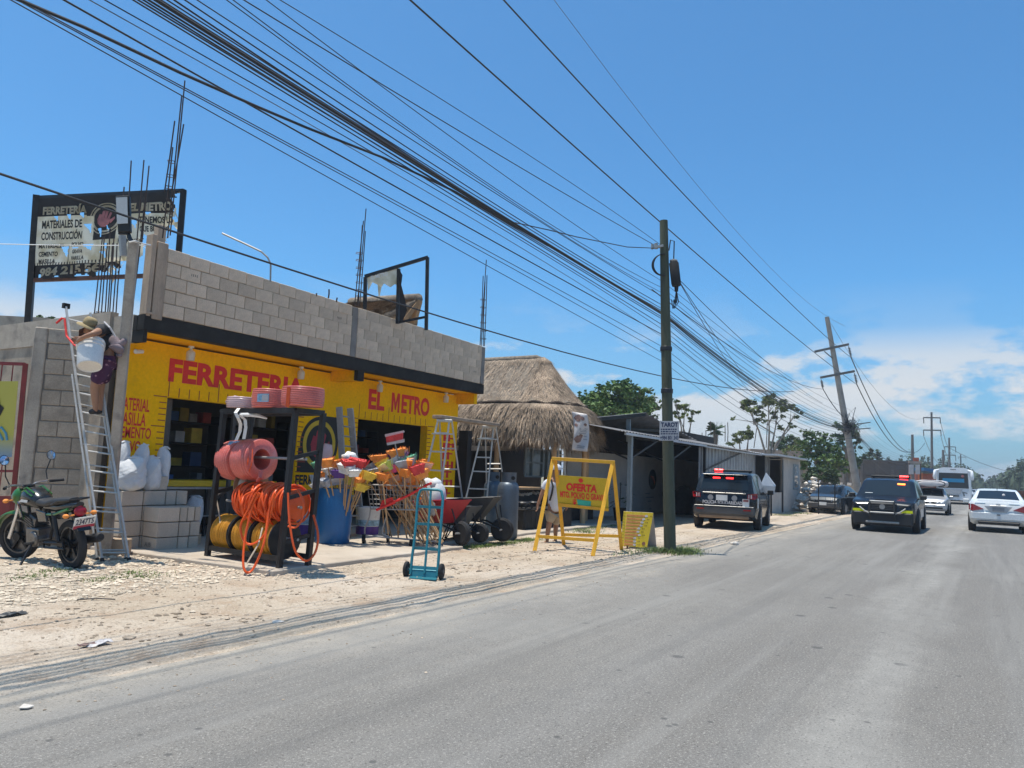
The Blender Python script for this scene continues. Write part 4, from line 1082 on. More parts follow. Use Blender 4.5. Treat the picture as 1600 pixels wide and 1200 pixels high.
tree('leafy_tree', 'low green bush behind the shed roof, right of the palm', (1165, 735), 66, [(1155, 684, 13, 9), (1170, 678, 11, 11), (1142, 692, 9, 6)], 800, 2.4, 'leaf_yellow')
tree('small_tree', 'tree top showing over the roof edge at the far left', (68, 600), 30, [(68, 500, 9, 7), (76, 497, 7, 5)], 160, 3.0, 'leaf', group='tree tops at the far left')
tree('small_tree', 'low tree top just left of the board post at the far left', (30, 600), 30, [(22, 508, 10, 4), (36, 506, 8, 4)], 120, 3.0, 'leaf', group='tree tops at the far left')
tree('leafy_tree', 'olive green tree over the far end of the shed roof', (1232, 740), 75, [(1228, 690, 16, 10), (1214, 698, 14, 8), (1246, 700, 14, 10)], 1400, 2.4, 'leaf_dark')
tree('leafy_tree', 'dark green tree between the bright tree and the leaning pole', (1325, 760), 72, [(1322, 708, 16, 12), (1336, 722, 14, 12), (1314, 724, 14, 12)], 1800, 2.4, 'leaf_dark')
# palm
t = thing('palm_tree', 'fan palm with a short shaggy crown behind the shed roof', 'palm', tuple(V((dp(1117, 700, 70).x, dp(1117, 700, 70).y, 0))))
c = dp(1118, 672, 70); MB().tube([V((c.x, c.y, 0)), c], [.22, .2], 7).build('trunk', M('bark'), t)
mb = MB()
for i in range(46):
    a = rnd.uniform(0, 6.28); e = rnd.uniform(-.7, 1.2); d = V((math.cos(a)*math.cos(e), math.sin(a)*math.cos(e), math.sin(e))); s_ = d.cross(V((0, 0, 1))).normalized(); l = rnd.uniform(.5, .95)
    for k in range(-3, 4): mb.add([c, c+(d+s_*k*.16+V((0, 0, .03))).normalized()*l, c+(d+s_*(k+.45)*.16-V((0, 0, .06))).normalized()*l*1.02], [(0, 1, 2)])
mb.build('fronds', M('leaf_dark'), t)
mb = MB()
for i in range(60):
    a = rnd.uniform(0, 6.28); p = c+V((.2*math.cos(a), .2*math.sin(a), -rnd.uniform(.1, .8))); mb.add([p, p+V((.05, .03, 0)), p+V((.12*math.cos(a), .12*math.sin(a), -.6))], [(0, 1, 2)])
mb.build('dead_skirt', M('thatch'), t)
# bare rebars on an unfinished roof behind the shed
rebars('grey rebar bundles on an unfinished roof between the palm and the wooden pole', [((1097, 676), (1097, 694)), ((1103, 672), (1104, 694)), ((1091, 680), (1091, 692)), ((1137, 660), (1137, 690)), ((1133, 664), (1133, 690)), ((1110, 658), (1111, 690)), ((1186, 652), (1178, 700)), ((1199, 655), (1197, 700))], 64, r=.035)
# far woods
def woods(nm, label_pts, depth, n, size, base_y, mat):
    mb = MB(); blobs = []
    for x, y in label_pts:
        dd = depth*rnd.uniform(.92, 1.12); c = dp(x, y, dd); k = dd/FOC
        zt_ = c.z; h = zt_*.55
        blobs.append((V((c.x, c.y, zt_-h)), V((9*k*1.2, 9*k*1.2, h))))
        dn = V((c.x, c.y, h*.3)); blobs.append((dn, V((10*k, 10*k, h*.5))))
    leaf_cloud(mb, blobs, n, size*depth/FOC)
    for c, r in blobs: mb.sphere((c.x, c.y, c.z-r.z*.2), (r.x*.8, r.y*.8, r.z*.85), 8, 6, .3)
    return mb.build(nm, M(mat), kind='stuff')
woods('far_woods', [(1344+k*8, 708+k*.6+3*math.sin(k*1.7)) for k in range(14)]+[(1352+k*10, 718) for k in range(10)], 130, 7500, 2.4, 760, 'far_leaf')
woods('far_woods', [(1434+k*6, 713+k*.9+2*math.sin(k*2.3)) for k in range(15)]+[(1522+k*4, 729+k*6.5) for k in range(5)], 200, 8000, 2.2, 760, 'far_leaf')
woods('roadside_woods', [(1512+k*6, 762-k*3.0+2.5*math.sin(k*1.9)) for k in range(20)], 230, 9000, 2.2, 765, 'far_leaf')
woods('roadside_woods', [(1575+k*8, 736-k*4.6+2.5*math.sin(k*1.9)) for k in range(9)], 150, 7500, 2.4, 770, 'far_leaf')
# grass tufts
def grass(nm, pts, n, h, spread):
    mb = MB()
    for _ in range(n):
        p = rnd.choice(pts); p = V(p)+V((rnd.gauss(0, spread), rnd.gauss(0, spread*.6), 0)); p.z = shz(p.x, p.y)-.01
        a = rnd.uniform(0, 6.28); l = h*rnd.uniform(.4, 1.2); s_ = V((math.cos(a+1.57), math.sin(a+1.57), 0))*.006; d = V((math.cos(a)*rnd.uniform(.2, .9), math.sin(a)*rnd.uniform(.2, .9), 1)).normalized()
        m_ = p+d*l*.55; tip = m_+(d+V((math.cos(a)*.7, math.sin(a)*.7, -.4))).normalized()*l*.5
        mb.add([p-s_, p+s_, m_+s_*.7, m_-s_*.7, tip], [(0, 1, 2, 3), (3, 2, 4)])
    return mb.build(nm, M('grass'), kind='stuff')
P0 = V((15.85, 5.70, 0))
grass('grass_tuft', [P0+V((-.1, -.2, 0)), P0+V((-.5, .1, 0)), P0+V((.3, -.3, 0)), P0+V((-.2, -.4, 0))], 1500, .17, .28)
grass('grass_strip', [gp(735, 857), gp(755, 854), gp(775, 852), gp(795, 850), gp(815, 846), gp(828, 845)], 2200, .08, .2)
grass('grass_strip', [gp(900, 828), gp(925, 826), gp(950, 822), gp(915, 832)], 1100, .10, .3)
grass('grass_tuft', [gp(205, 898), gp(225, 903), gp(55, 905), gp(85, 895), gp(160, 908)], 900, .06, .16)
grass('grass_tuft', [gp(1225, 806), gp(1250, 803), gp(1270, 800)], 900, .12, .5)
grass('grass_tuft', [gp(1000, 862), gp(985, 866), gp(1080, 862)], 500, .07, .3)
# white rubble heap beyond the hut
rh = thing('rubble_heap', 'heap of white limestone rubble beyond the small hut', 'rubble', tuple(gp(1268, 800)))
mb = MB(); c = gp(1268, 802); c.x += 4
for _ in range(420):
    a = rnd.uniform(0, 6.28); q = rnd.random()**.6; r = q*2.9; z = (1-q)*1.9*rnd.uniform(.6, 1)
    mb.rock((c.x+r*math.cos(a)*1.2, c.y+.6+r*math.sin(a)*.75, z), rnd.uniform(.1, .3))
pm('white_rubble', (.58, .53, .47), .95, .2, 3)
o = mb.build('rubble_stones', M('white_rubble'), rh, kind='stuff')

# ================================================================ FAR BUILDINGS
def far_box(name, label, cat, pxl, pxr, ytop, D, deep, mt, z0=0):
    a, b = dp(pxl, ytop, D), dp(pxr, ytop, D)
    t = thing(name, label, cat, (a.x, a.y, 0))
    d = (b-a); d.z = 0; bk = V((.85, .53, 0))*deep; z = (a.z+b.z)/2
    mb = MB().prism([V((a.x, a.y, z0)), V((a.x, a.y, 0))+d+V((0, 0, z0)), V((a.x, a.y, 0))+d+bk+V((0, 0, z0)), V((a.x, a.y, z0))+bk], (0, 0, z-z0))
    return t, mb.build('wall', mt, t), a, d, z
pm('far_grey', (.115, .10, .088), .95, .2, .6, dirt=((.09, .08, .07), .55, 1)); pm('far_tan', (.33, .26, .21), .9, .15, 1)
t, w_, a, d, z = far_box('unfinished_block', 'long low grey unfinished building behind the police cars', 'building', 1342, 1422, 722, 85, 10, M('far_grey'))
MB().bar(V((a.x, a.y, z+.1))-d*.01, V((a.x, a.y, z+.1))+d*1.01, .5, .2).build('roof_edge', M('far_grey'), t)
for k in range(4): MB().bar(V((a.x, a.y, 0))+d*(.05+.3*k), V((a.x, a.y, z))+d*(.05+.3*k), .35, .35).build('column', M('far_grey'), t)
for k in range(2): MB().bar(V((a.x-.06, a.y-.1, z*.62))+d*(.12+.3*k), V((a.x-.06, a.y-.1, z*.62))+d*(.3+.3*k), .1, .05).build('joint', M('dark_in'), t)
t, w_, a, d, z = far_box('slab_house', 'far house with an orange brown roof slab behind the shed', 'building', 1180, 1262, 716, 72, 8, M('old_block'))
p, q_ = dp(1168, 702, 71), dp(1266, 714, 71)
MB().bar(dp(1166, 706, 71), dp(1268, 711, 71), 2.5, .5).build('roof_slab', M('far_tan'), t)
t, w_, a, d, z = far_box('low_wall', 'low broken grey wall between the dark parked car and the leaning pole', 'wall', 1272, 1352, 758, 64, .3, M('old_block'))
for k in range(5): MB().box(V((a.x, a.y, z+.12))+d*(.15+.18*k), (.5, .3, rnd.uniform(.15, .4))).build('cap_stone', M('white_rubble'), t)
t, w_, a, d, z = far_box('roadside_stall', 'far stall with a blue awning left of the bus', 'stall', 1434, 1462, 740, 92, 4, M('ember'))
pm('awning_blue', (.02, .12, .26), .6)
MB().bar(dp(1433, 733, 91), dp(1463, 737, 91), 3.0, .35).build('awning', M('awning_blue'), t)
pm('far_orange', (.55, .13, .03), .6)
MB().bar(dp(1436, 748, 90), dp(1441, 748, 90), .4, 1.3).build('poster', M('far_orange'), t)
t = thing('street_sign', 'double white board sign on posts right of the low grey building', 'sign', tuple(V((dp(1428, 760, 80).x, dp(1428, 760, 80).y, 0))))
MB().bar(dp(1421, 723, 80), dp(1421, 800, 80), .15, .15).bar(dp(1438, 723, 80), dp(1438, 800, 80), .15, .15).build('post', M('rust_steel'), t)
for x0, x1 in ((1420.5, 1427.5), (1431, 1437.5)): MB().prism([dp(x0, 726, 79.8), dp(x1, 726, 79.8), dp(x1, 741, 79.8), dp(x0, 741, 79.8)], (.1, .05, 0)).build('panel', M('banner_white'), t)
MB().bar(dp(1420, 722, 80), dp(1439, 723, 80), .3, .25).build('top_bar', M('far_tan'), t)
MB().prism([dp(1428, 715, 82), dp(1436, 715, 82), dp(1436, 722, 82), dp(1428, 722, 82)], (.2, .1, 0)).build('brick_top', M('ember'), t)

# ================================================================ POLES AND CABLES
pm('pole_wood', (.075, .082, .055), .9, .25, 5, bump=.5, stretch=(1, 1, .15), dirt=((.05, .045, .035), .55, 6))
pm('pole_concrete', (.30, .275, .245), .9, .15, 3)
pm('pole_grey', (.15, .14, .13), .9, .2, 3)
PB = gp(1047, 864); PT = xp(1037, 345, PB.x-.05)
pole = thing('wooden_pole', 'dark green weathered wooden utility pole with a small sign at the road edge', 'utility pole', tuple(PB))
axis = (PT-PB)
MB().tube([PB-V((0, 0, .3)), PB, PB+axis*.3, PB+axis*.65, PT], [.128, .125, .118, .105, .088], 16).build('shaft', M('pole_wood'), pole, smooth=40)
def on(py): 
    f = (864-py)/(864-345); return PB+axis*f
for py in (552, 618):
    q_ = on(py); MB().lathe(q_-V((0, 0, .05)), [(.125, 0), (.128, .02), (.128, .09), (.12, .1)], 16).build('band', M('wire'), pole)
for k in range(9):
    q_ = on(640+k*9); MB().tube([q_+V((-.10, -.06, 0)), q_+V((-.12, -.05, .0)), q_+V((-.13, -.05, .05))], .006, 4).build('splinter', M('pole_wood'), pole)
# bracket, ring of slack cable, splice case
q_ = on(388); MB().bar(q_+V((-.1, -.02, 0)), q_+V((-.12, .22, -.02)), .05, .05).cyl(q_+V((-.1, .15, -.05)), q_+V((-.1, .15, .07)), .04).cyl(q_+V((-.14, .22, -.06)), q_+V((-.14, .22, .05)), .03).build('insulator', M('grey_alu'), pole)
q_ = on(418)
for j in range(4): MB().tube([q_+CR*(-.22*math.cos(t_)*(1+.04*j)-.04)+V((0, 0, .24*math.sin(t_)))+_f*(-.12+.02*j) for t_ in [pi*(-.55+1.1*i/16) for i in range(17)]], .011, 5).build('cable_ring', M('wire'), pole)
c0 = on(412)+CR*.19-_f*.05; c1 = on(452)+CR*.24-_f*.05
sc = MB().tube([c0, c0.lerp(c1, .08), c0.lerp(c1, .9), c1], [.075, .105, .105, .09], 12).tube([c1, c1+V((0, 0, -.12))], [.05, .04], 8).build('splice_case', M('rubber'), pole, smooth=40)
MB().lathe(c0-V((0, 0, .01)), [(.08, 0), (.09, .03), (.05, .05), (0, .05)], 10).build('cap', M('grey_alu'), sc, smooth=40)
for k in range(3): MB().tube([c1+V((0, 0, -.1)), c1+CR*(-.03+.04*k)+V((0, 0, -.35)), c1+CR*(-.07+.02*k)+V((0, 0, -.5)), c1+CR*(-.1+.05*k)+V((0, 0, -.3))], .012, 4).build('cable_tail', M('wire'), sc)
MB().tube([on(395)+CR*.08-_f*.1, on(378)+CR*.12-_f*.1, on(380)+CR*.2-_f*.1, c0+V((0, 0, .05))], .014, 5).build('cable_tail', M('wire'), sc)
# TAROT sign nailed to the pole
SG = on(679)-_f*.16
sg = MB().frame8(SG, CR*.205, V((0, 0, 1))*.205, _f*.006).build('sign_board', M('banner_white'), pole)
pm('sign_ink', (.03, .04, .09), .6)
mb = MB(); so = SG-_f*.009
put_text(mb, 'TAROT', so+CR*-.18+V((0, 0, .08)), CR*.36, V((0, 0, .1)), .05)
put_text(mb, '+984 801 343', so+CR*-.19+V((0, 0, -.19)), CR*.38, V((0, 0, .09)), .03)
for zz in (.032, -.016, -.062):     # three lines too small to read
    xx_ = -.18
    while xx_ < .15:
        ww = rnd.uniform(.02, .05); mb.frame8(so+CR*(xx_+ww/2)+V((0, 0, zz)), CR*ww/2, V((0, 0, .014)), _f*.0005); xx_ += ww+.012
mb.build('sign_letters', M('sign_ink'), sg)
# leaning transmission pole
LX = 50.0
lb = dp(1346, 770, 47.0); lb.z = -.2; LD = (lb-O).dot(_f)
lt = dp(1292, 495, LD)
lp = thing('leaning_pole', 'leaning grey concrete transmission pole with two crossarms', 'utility pole', tuple(lb))
MB().tube([lb, lt], [.24, .13], 10).build('shaft', M('pole_concrete'), lp, smooth=40)
arms = []
for (xa, ya), (xb, yb) in (((1273, 549.5), (1326, 538)), ((1282, 590), (1335, 580))):
    a, b = dp(xa, ya, LD-.15), dp(xb, yb, LD-.15); arms.append((a, b)); MB().bar(a, b, .12, .14).build('crossarm', M('pole_grey'), lp)
MB().bar(dp(1288, 549, LD-.15), dp(1301, 560, LD-.15), .05, .05).build('brace', M('pole_grey'), lp)
ins = []
for (xa, ya), (xb, yb) in (((1326, 541), (1330, 559)), ((1335, 583), (1339, 601)), ((1283, 593), (1286, 608))):
    p, q_ = dp(xa, ya, LD-.15), dp(xb, yb, LD-.15); ins.append(q_)
    mb = MB(); mb.tube([p, q_], .03, 5)
    for k in range(5): mb.lathe(p.lerp(q_, .25+.14*k), [(.03, 0), (.08, .02), (.08, .05), (.03, .07)], 8)
    mb.build('insulator', M('pole_grey'), lp)
MB().bar(dp(1328, 664, LD-.2), dp(1360, 660, LD-.2), .06, .06).bar(dp(1334, 671, LD-.2), dp(1360, 669, LD-.2), .06, .06).build('bracket', M('pole_grey'), lp)
# tangle of cables on it
mb = MB(); cc = dp(1328, 665, LD-.3)
for k in range(16):
    pts_ = [cc+CR*rnd.gauss(0, .35)+V((0, 0, rnd.gauss(0, .3)))+_f*rnd.gauss(0, .1) for _ in range(5)]; mb.tube(pts_, .018, 4)
mb.build('cable_tangle', M('wire'), lp)
def far_pole(label, px, ytop, D, arms_, rad=.16):
    b = dp(px, 770, D); b.z = 0; top = dp(px-1, ytop, D); t = thing('transmission_pole', label, 'utility pole', tuple(b), group='utility poles further up the road')
    MB().tube([b, top], [rad*1.3, rad*.8], 8).build('shaft', M('pole_grey'), t)
    for x0, x1, y in arms_:
        p, q_ = dp(x0, y, D), dp(x1, y+.4, D); MB().bar(p, q_, .14, .16).build('crossarm', M('pole_grey'), t)
        for e, x in ((p, x0), (q_, x1)): MB().tube([e, dp(x+.5, y+9 if len(arms_) > 1 else y+3, D)], .06, 4).build('insulator', M('pole_grey'), t)
    return top
far_pole('upright transmission pole with two crossarms, nearest beyond the leaning pole', 1456.5, 644, 105, [(1443, 1469, 652.5), (1443, 1470, 672)])
far_pole('plain bare pole in front of the low grey building, without crossarms', 1426.5, 679, 84, [])
far_pole('smaller far transmission pole just above the bus', 1484, 684, 150, [(1476, 1493, 698), (1476, 1493, 711)], .2)
far_pole('tiny far pole with a short arm right of the pole above the bus', 1502, 710, 215, [(1497, 1509, 714)], .2)
far_pole('short dark pole left of the pole above the bus', 1474.5, 703, 120, [], .2)

WG = 'overhead cables along the street'
def wire(label, pts, r=.012, mt='wire', grp=WG):
    if r < .012: r *= .92
    p0 = pts[len(pts)//2]
    o = MB().tube(pts, r, 5, cap=False).build('overhead_cable', M(mt), None)
    tag(o, label, 'cable', grp); return o
def span(a, b, sag, n=14):
    a, b = V(a), V(b)
    return [a.lerp(b, i/n)-V((0, 0, 4*sag*(i/n)*(1-i/n))) for i in range(n+1)]
def fit(pix, Y, x0, x1, n=26):
    """parabola through three sightings of one cable that runs along the street at offset Y"""
    q = [yp(x, y, Y) for x, y in pix]
    (xa, za), (xb, zb), (xc, zc) = [(p.x, p.z) for p in q]
    def z(x):
        return za*(x-xb)*(x-xc)/((xa-xb)*(xa-xc))+zb*(x-xa)*(x-xc)/((xb-xa)*(xb-xc))+zc*(x-xa)*(x-xb)/((xc-xa)*(xc-xb))
    # beyond the sightings carry on with the end slope
    def zz(x):
        lo = q[0].x
        if x < lo-1.5: return z(lo-1.5)+(z(lo)-z(lo-1.5))/1.5*(x-lo+1.5)
        return z(x)
    return [V((x0+(x1-x0)*i/n, Y, zz(x0+(x1-x0)*i/n))) for i in range(n+1)]
CAB = [  # (x at top edge, y at x=640, y at the pole, offset Y, radius, y where it reaches the leaning pole)
    (438, 124, 386, 7.1, .007, None), (416, 167, 441, 6.95, .007, 640), (381, 158, 391, 7.1, .009, None), (364, 202, 451, 6.8, .007, 650), (354, 206, 459, 6.85, .007, 655),
    (308, 216, 465, 6.35, .007, 660), (289, 233, 478, 6.6, .009, 664), (261, 241, 484, 6.9, .009, 667), (244, 248, 490, 6.45, .020, 670), (272, 244, 487, 6.75, .011, 668), (232, 252, 492, 6.85, .012, 672), (216, 257, 497, 6.6, .010, 672), (250, 246, 493, 6.5, .014, 671), (224, 258, 500, 6.75, .010, 673), (208, 264, 509, 6.62, .009, 676),
    (164, 272, 516, 6.6, .007, 679), (140, 284, 528, 6.7, .006, 683), (100, 304, 524, 6.75, .011, 684), (32, 326, 543, 7.0, .007, 692), (27, 331, 553, 7.15, .007, 697), (17, 348, 566, 7.3, .007, 704)]
for k, (x0, ym, ypl, Y, r, yf) in enumerate(CAB):
    Yp = Y; end = yp(1037, ypl, Yp)
    pts_ = fit([(x0, 0), (640, ym), (1037, ypl)], Yp, -14, end.x)
    if yf:
        e = dp(1327+k*.5, yf, LD-.1+.05*k)
        far = dp(1426, 706+k*1.6, 84)
        pts_ = pts_+span(end, e, .35+.03*k)[1:]+span(e, far, .7+.05*k, 10)[1:]
    nm = 'thickest black cable' if r > .018 else ('thin grey cable' if r < .0075 else 'black cable')
    wire('%s over the roadside, %s from the top where they meet the wooden pole' % (nm, ORD[sum(1 for c in CAB if c[2] < ypl)]), pts_, r, 'wire' if r > .0065 else 'thin_wire')
# thick cable that joins the bundle from the left
wire('thick black cable starting top left and joining the heavy bundle midway', [yp(x, y, 6.45) for x, y in ((-200, -90), (30, 0), (132, 43), (280, 113), (400, 166), (480, 200), (600, 247), (672, 281), (712, 300), (856, 384))], .016)
wire('short slack cable with a small yellow tag reaching the wooden pole from the heavy bundle', [yp(x, y, 6.0) for x, y in ((805, 348), (860, 360), (900, 370), (980, 386), (1028, 388))], .010)
# power lines to the crossarms
for lab, px0, mid, e in (('upper power line running to the leaning pole\'s upper crossarm', (787, 0), (1065, 300), ins[0]), ('lower power line passing the wooden pole\'s top to the lower crossarm', (641, 0), (900, 231), ins[1])):
    Y0 = 6.75
    pts_ = fit([px0, mid, (1330, 559) if e is ins[0] else (1339, 601)], Y0 if True else 0, -14, 52)
    # blend from the fitted line to the insulator
    L_ = pts_[-1]; dlt = e-L_; 
    pts_ = [p+dlt*max(0, (i-14)/(len(pts_)-15))**2 if i > 14 else p for i, p in enumerate(pts_)]
    wire(lab, pts_, .015)
wire('thin earth wire to the very top of the leaning pole', fit([(866, 0), (1090, 290), (1290, 493)], 6.4, -14, 46)+[lt], .006, 'thin_wire')
f2 = [dp(1470, 661, 105), dp(1470, 681, 105), dp(1443, 681, 105), dp(1456, 645, 105)]
wire('power line from the leaning pole\'s upper crossarm to the next pole', span(ins[0], dp(1445, 692, 105), 3.2), .03)
wire('power line from the leaning pole\'s lower right insulator to the plain bare pole', span(ins[1], dp(1426, 704, 84), 1.5), .03)
wire('cable from the leaning pole\'s lower left insulator down to its cable tangle', span(ins[2], dp(1332, 662, LD), .3, 6), .025)
wire('thin earth wire from the top of the leaning pole to the next pole', span(lt, dp(1456, 645, 105), 3.0), .012, 'thin_wire')
for k in range(3):
    wire('far power line between distant poles, %s from the left' % ORD[k], span(f2[k], dp((1493, 1493, 1477)[k], (707, 720, 720)[k], 150), 1.8, 8), .035, 'thin_wire', 'far power lines')
wire('far cable crossing above the road at the right', span(dp(1484, 700, 150), dp(1620, 742, 160), 1.2), .05, 'thin_wire', 'far power lines')
wire('cable from the insulator left of the leaning pole back towards the wooden pole', span(on(455)+V((0, .3, 0)), ins[2], .5), .012)
# drops from the splice case
for lab, e in (('service drop from the splice case, steepest of the three', (1178, 618)), ('service drop from the splice case, middle of the three', (1196, 620)), ('service drop from the splice case, shallowest of the three', (1285, 630))):
    wire(lab, span(c1+V((0, 0, .2)), dp(e[0], e[1], 38), .25, 10), .009, grp='service drops')
wire('single dark service cable running low across the sky in front of the shop parapet', fit([(0, 272), (424, 412), (1035, 588)], 8.0, -14, 40), .014, grp='service drops')
wire('thin pale cable from the left picture edge to the floodlight post', span(dp(-200, 371, 13), dp(235, 383, 12), .05, 8), .008, 'white_plastic', 'service drops')
# ================================================================ PEOPLE
def skin(name, nodes, edges, mat, parent, root=0, sub=1):
    """nodes: list of (point, radius) -> one continuous skinned surface"""
    me = bpy.data.meshes.new(name); inv = parent_matrix(parent).inverted()
    me.from_pydata([tuple(inv@V(p)) for p, r in nodes], edges, [])
    me.materials.append(mat)
    o = bpy.data.objects.new(name, me); COL.objects.link(o); o.parent = parent
    bm = bmesh.new(); bm.from_mesh(me); lay = bm.verts.layers.skin.verify(); bm.verts.ensure_lookup_table()
    for i, (p, r) in enumerate(nodes):
        bm.verts[i][lay].radius = (r, r) if isinstance(r, (int, float)) else r
        bm.verts[i][lay].use_root = (i == root)
    bm.to_mesh(me); bm.free()
    m = o.modifiers.new('skin', 'SKIN'); m.use_smooth_shade = True; m.branch_smoothing = .3
    s = o.modifiers.new('sub', 'SUBSURF'); s.levels = sub; s.render_levels = sub+1
    return o
class Sk:
    def __init__(s): s.n = []; s.e = []
    def add(s, p, r, par=None):
        s.n.append((V(p), r)); i = len(s.n)-1
        if par is not None: s.e.append((par, i))
        return i
    def chain(s, pts, rs, par=None):
        for p, r in zip(pts, rs): par = s.add(p, r, par)
        return par
def fingers(sk, wrist, hand_pt, right, i0):
    d = (V(hand_pt)-V(wrist)).normalized(); right = V(right).normalized(); up = d.cross(right).normalized()
    palm = sk.add(V(hand_pt), .034, i0)
    for k, l in enumerate((.055, .068, .072, .062)):
        s_ = right*(.026*(k-1.5)); b = V(hand_pt)+d*.03+s_
        j = sk.add(b, .012, palm); j = sk.add(b+d*l*.55+up*-.012, .009, j); sk.add(b+d*l*.7+up*-.04, .008, j)
    b = V(hand_pt)-d*.01+right*.04; j = sk.add(b, .012, palm); sk.add(b+d*.04+right*.01-up*.02, .009, j)
# --- man on the ladder
DM = 11.55
def J(x, y, o=0): return dp(x, y, DM+o)
man = thing('person', 'man bent over on the ladder in straw hat, black T-shirt and purple shorts', 'person', tuple(J(150, 645)))
sk = Sk()
pel = sk.add(J(168, 556), .125)
sp1 = sk.add(J(170, 540), .12, pel); sp2 = sk.add(J(166, 524), .13, sp1); sp3 = sk.add(J(158, 513), .10, sp2)
nk = sk.add(J(149, 511), .05, sp3); h1 = sk.add(J(141, 512), .075, nk); h2 = sk.add(J(135.5, 516), .072, h1); sk.add(J(131, 520), .03, h2)
sh = sk.add(J(157, 516, -.2), .062, sp3); el_ = sk.add(J(146, 521.5, -.50), .046, sh); wr = sk.add(J(130, 527, -.54), .032, el_); fingers(sk, J(130, 527, -.54), J(123, 531, -.48), (0, 0, 1), wr)
sh = sk.add(J(160, 515, .18), .06, sp3); el_ = sk.add(J(140, 527, .28), .043, sh); wr = sk.add(J(125, 530, .2), .03, el_); fingers(sk, J(125, 530, .2), J(118, 531, .16), (0, 0, 1), wr)
for dx, o_, kx in ((0, -.10, 0), (9, .10, 9)):
    hp = sk.add(J(166, 562, o_), .105, pel); kn = sk.add(J(148+kx, 601, o_), .072, hp); cf = sk.add(J(148+kx*.9, 615, o_), .062, kn); ak = sk.add(J(149+kx*.8, 635, o_), .042, cf); hl = sk.add(J(149+kx*.8, 642, o_), .042, ak); sk.add(J(139+kx*.8, 644, o_), .034, hl)
skin('body', sk.n, sk.e, M('skin'), man)
pm('tshirt_black', (.025, .026, .03), .9, .2, 8); pm('hat_straw', (.33, .25, .13), .9, .15, 20); pm('bag_mauve', (.22, .17, .18), .85, .2, 8, bump=.3); pm('shoe_black', (.02, .02, .022), .7)
sk = Sk(); a = sk.add(J(168.5, 566), .152); b = sk.add(J(170.5, 541), .143, a); c = sk.add(J(166.5, 524), .15, b); d = sk.add(J(158, 513), .118, c)
e_ = sk.add(J(157, 516.5, -.2), .084, d); sk.add(J(151.5, 519, -.34), .07, e_); e_ = sk.add(J(160, 515, .19), .082, d); sk.add(J(149, 521, .25), .068, e_)
skin('shirt', sk.n, sk.e, M('tshirt_black'), man)
m = bpy.data.materials.new('shorts_print'); m.use_nodes = True; MAT['shorts_print'] = m
N = m.node_tree.nodes; L = m.node_tree.links; vo = N.new('ShaderNodeTexVoronoi'); vo.inputs['Scale'].default_value = 13
tcn = N.new('ShaderNodeTexCoord'); L.new(tcn.outputs['Object'], vo.inputs['Vector'])
rp2 = N.new('ShaderNodeValToRGB'); rp2.color_ramp.elements[0].color = (.30, .17, .24, 1); rp2.color_ramp.elements[0].position = .22; rp2.color_ramp.elements[1].color = (.05, .014, .055, 1); rp2.color_ramp.elements[1].position = .30
L.new(vo.outputs['Distance'], rp2.inputs[0]); L.new(rp2.outputs[0], N['Principled BSDF'].inputs['Base Color']); N['Principled BSDF'].inputs['Roughness'].default_value = .9
sk = Sk(); a = sk.add(J(168.5, 555), .15)
for o_, kx in ((-.10, 0), (.10, 9)):
    b = sk.add(J(165, 566, o_), .14, a); c = sk.add(J(157+kx*.5, 585, o_), .125, b); sk.add(J(149+kx, 601, o_), .115, c)
skin('shorts', sk.n, sk.e, m, man)
for kx, o_ in ((0, -.10), (8, .10)):
    sk = Sk(); a = sk.add(J(151+kx, 641, o_), .052); b = sk.add(J(146+kx, 643, o_), .05, a); sk.add(J(138.5+kx, 644.5, o_), .038, b); skin('shoe', sk.n, sk.e, M('shoe_black'), man)
hx = (J(126, 519)-J(141, 503)).normalized(); hc = J(139.5, 507.5, -.04); ax_ = (J(143, 501)-J(137, 514)).normalized()
MB().lathe(hc-ax_*.02, [(.17, -.02), (.16, .0), (.095, .015), (.10, .04), (.092, .10), (.06, .135), (0, .14)], 20, ax=ax_).build('hat', M('hat_straw'), man, smooth=60)
MB().prism([hc+hx*.08+CU*.02, hc+hx*.13-_f*.12, hc+hx*.24-CU*.03, hc+hx*.13+_f*.12], ax_*.015).build('hat_brim', M('rust_steel'), man)
sk = Sk(); a = sk.add(J(174, 524, -.05), .07); b = sk.add(J(179, 535, -.10), .085, a); c = sk.add(J(183, 545, -.10), .10, b); d = sk.add(J(189, 540, -.06), .07, b); e2 = sk.add(J(194, 533, -.06), .055, d); sk.add(J(196, 529, -.05), .03, e2); f2_ = sk.add(J(187, 553, -.08), .07, c); sk.add(J(184, 559, -.08), .04, f2_); sk.add(J(191, 549, -.1), .05, c)
bag = skin('shoulder_bag', sk.n, sk.e, M('bag_mauve'), man); 
MB().tube([J(163, 503, -.12), J(172, 512, -.22), J(180, 526, -.2)], .014, 5).build('bag_strap', M('banner_white'), man)
MB().tube([J(166, 528, -.2), J(160, 535, -.24), J(163, 540, -.22), J(172, 536, -.2)], .008, 5).build('bag_cord', M('rubber'), man)
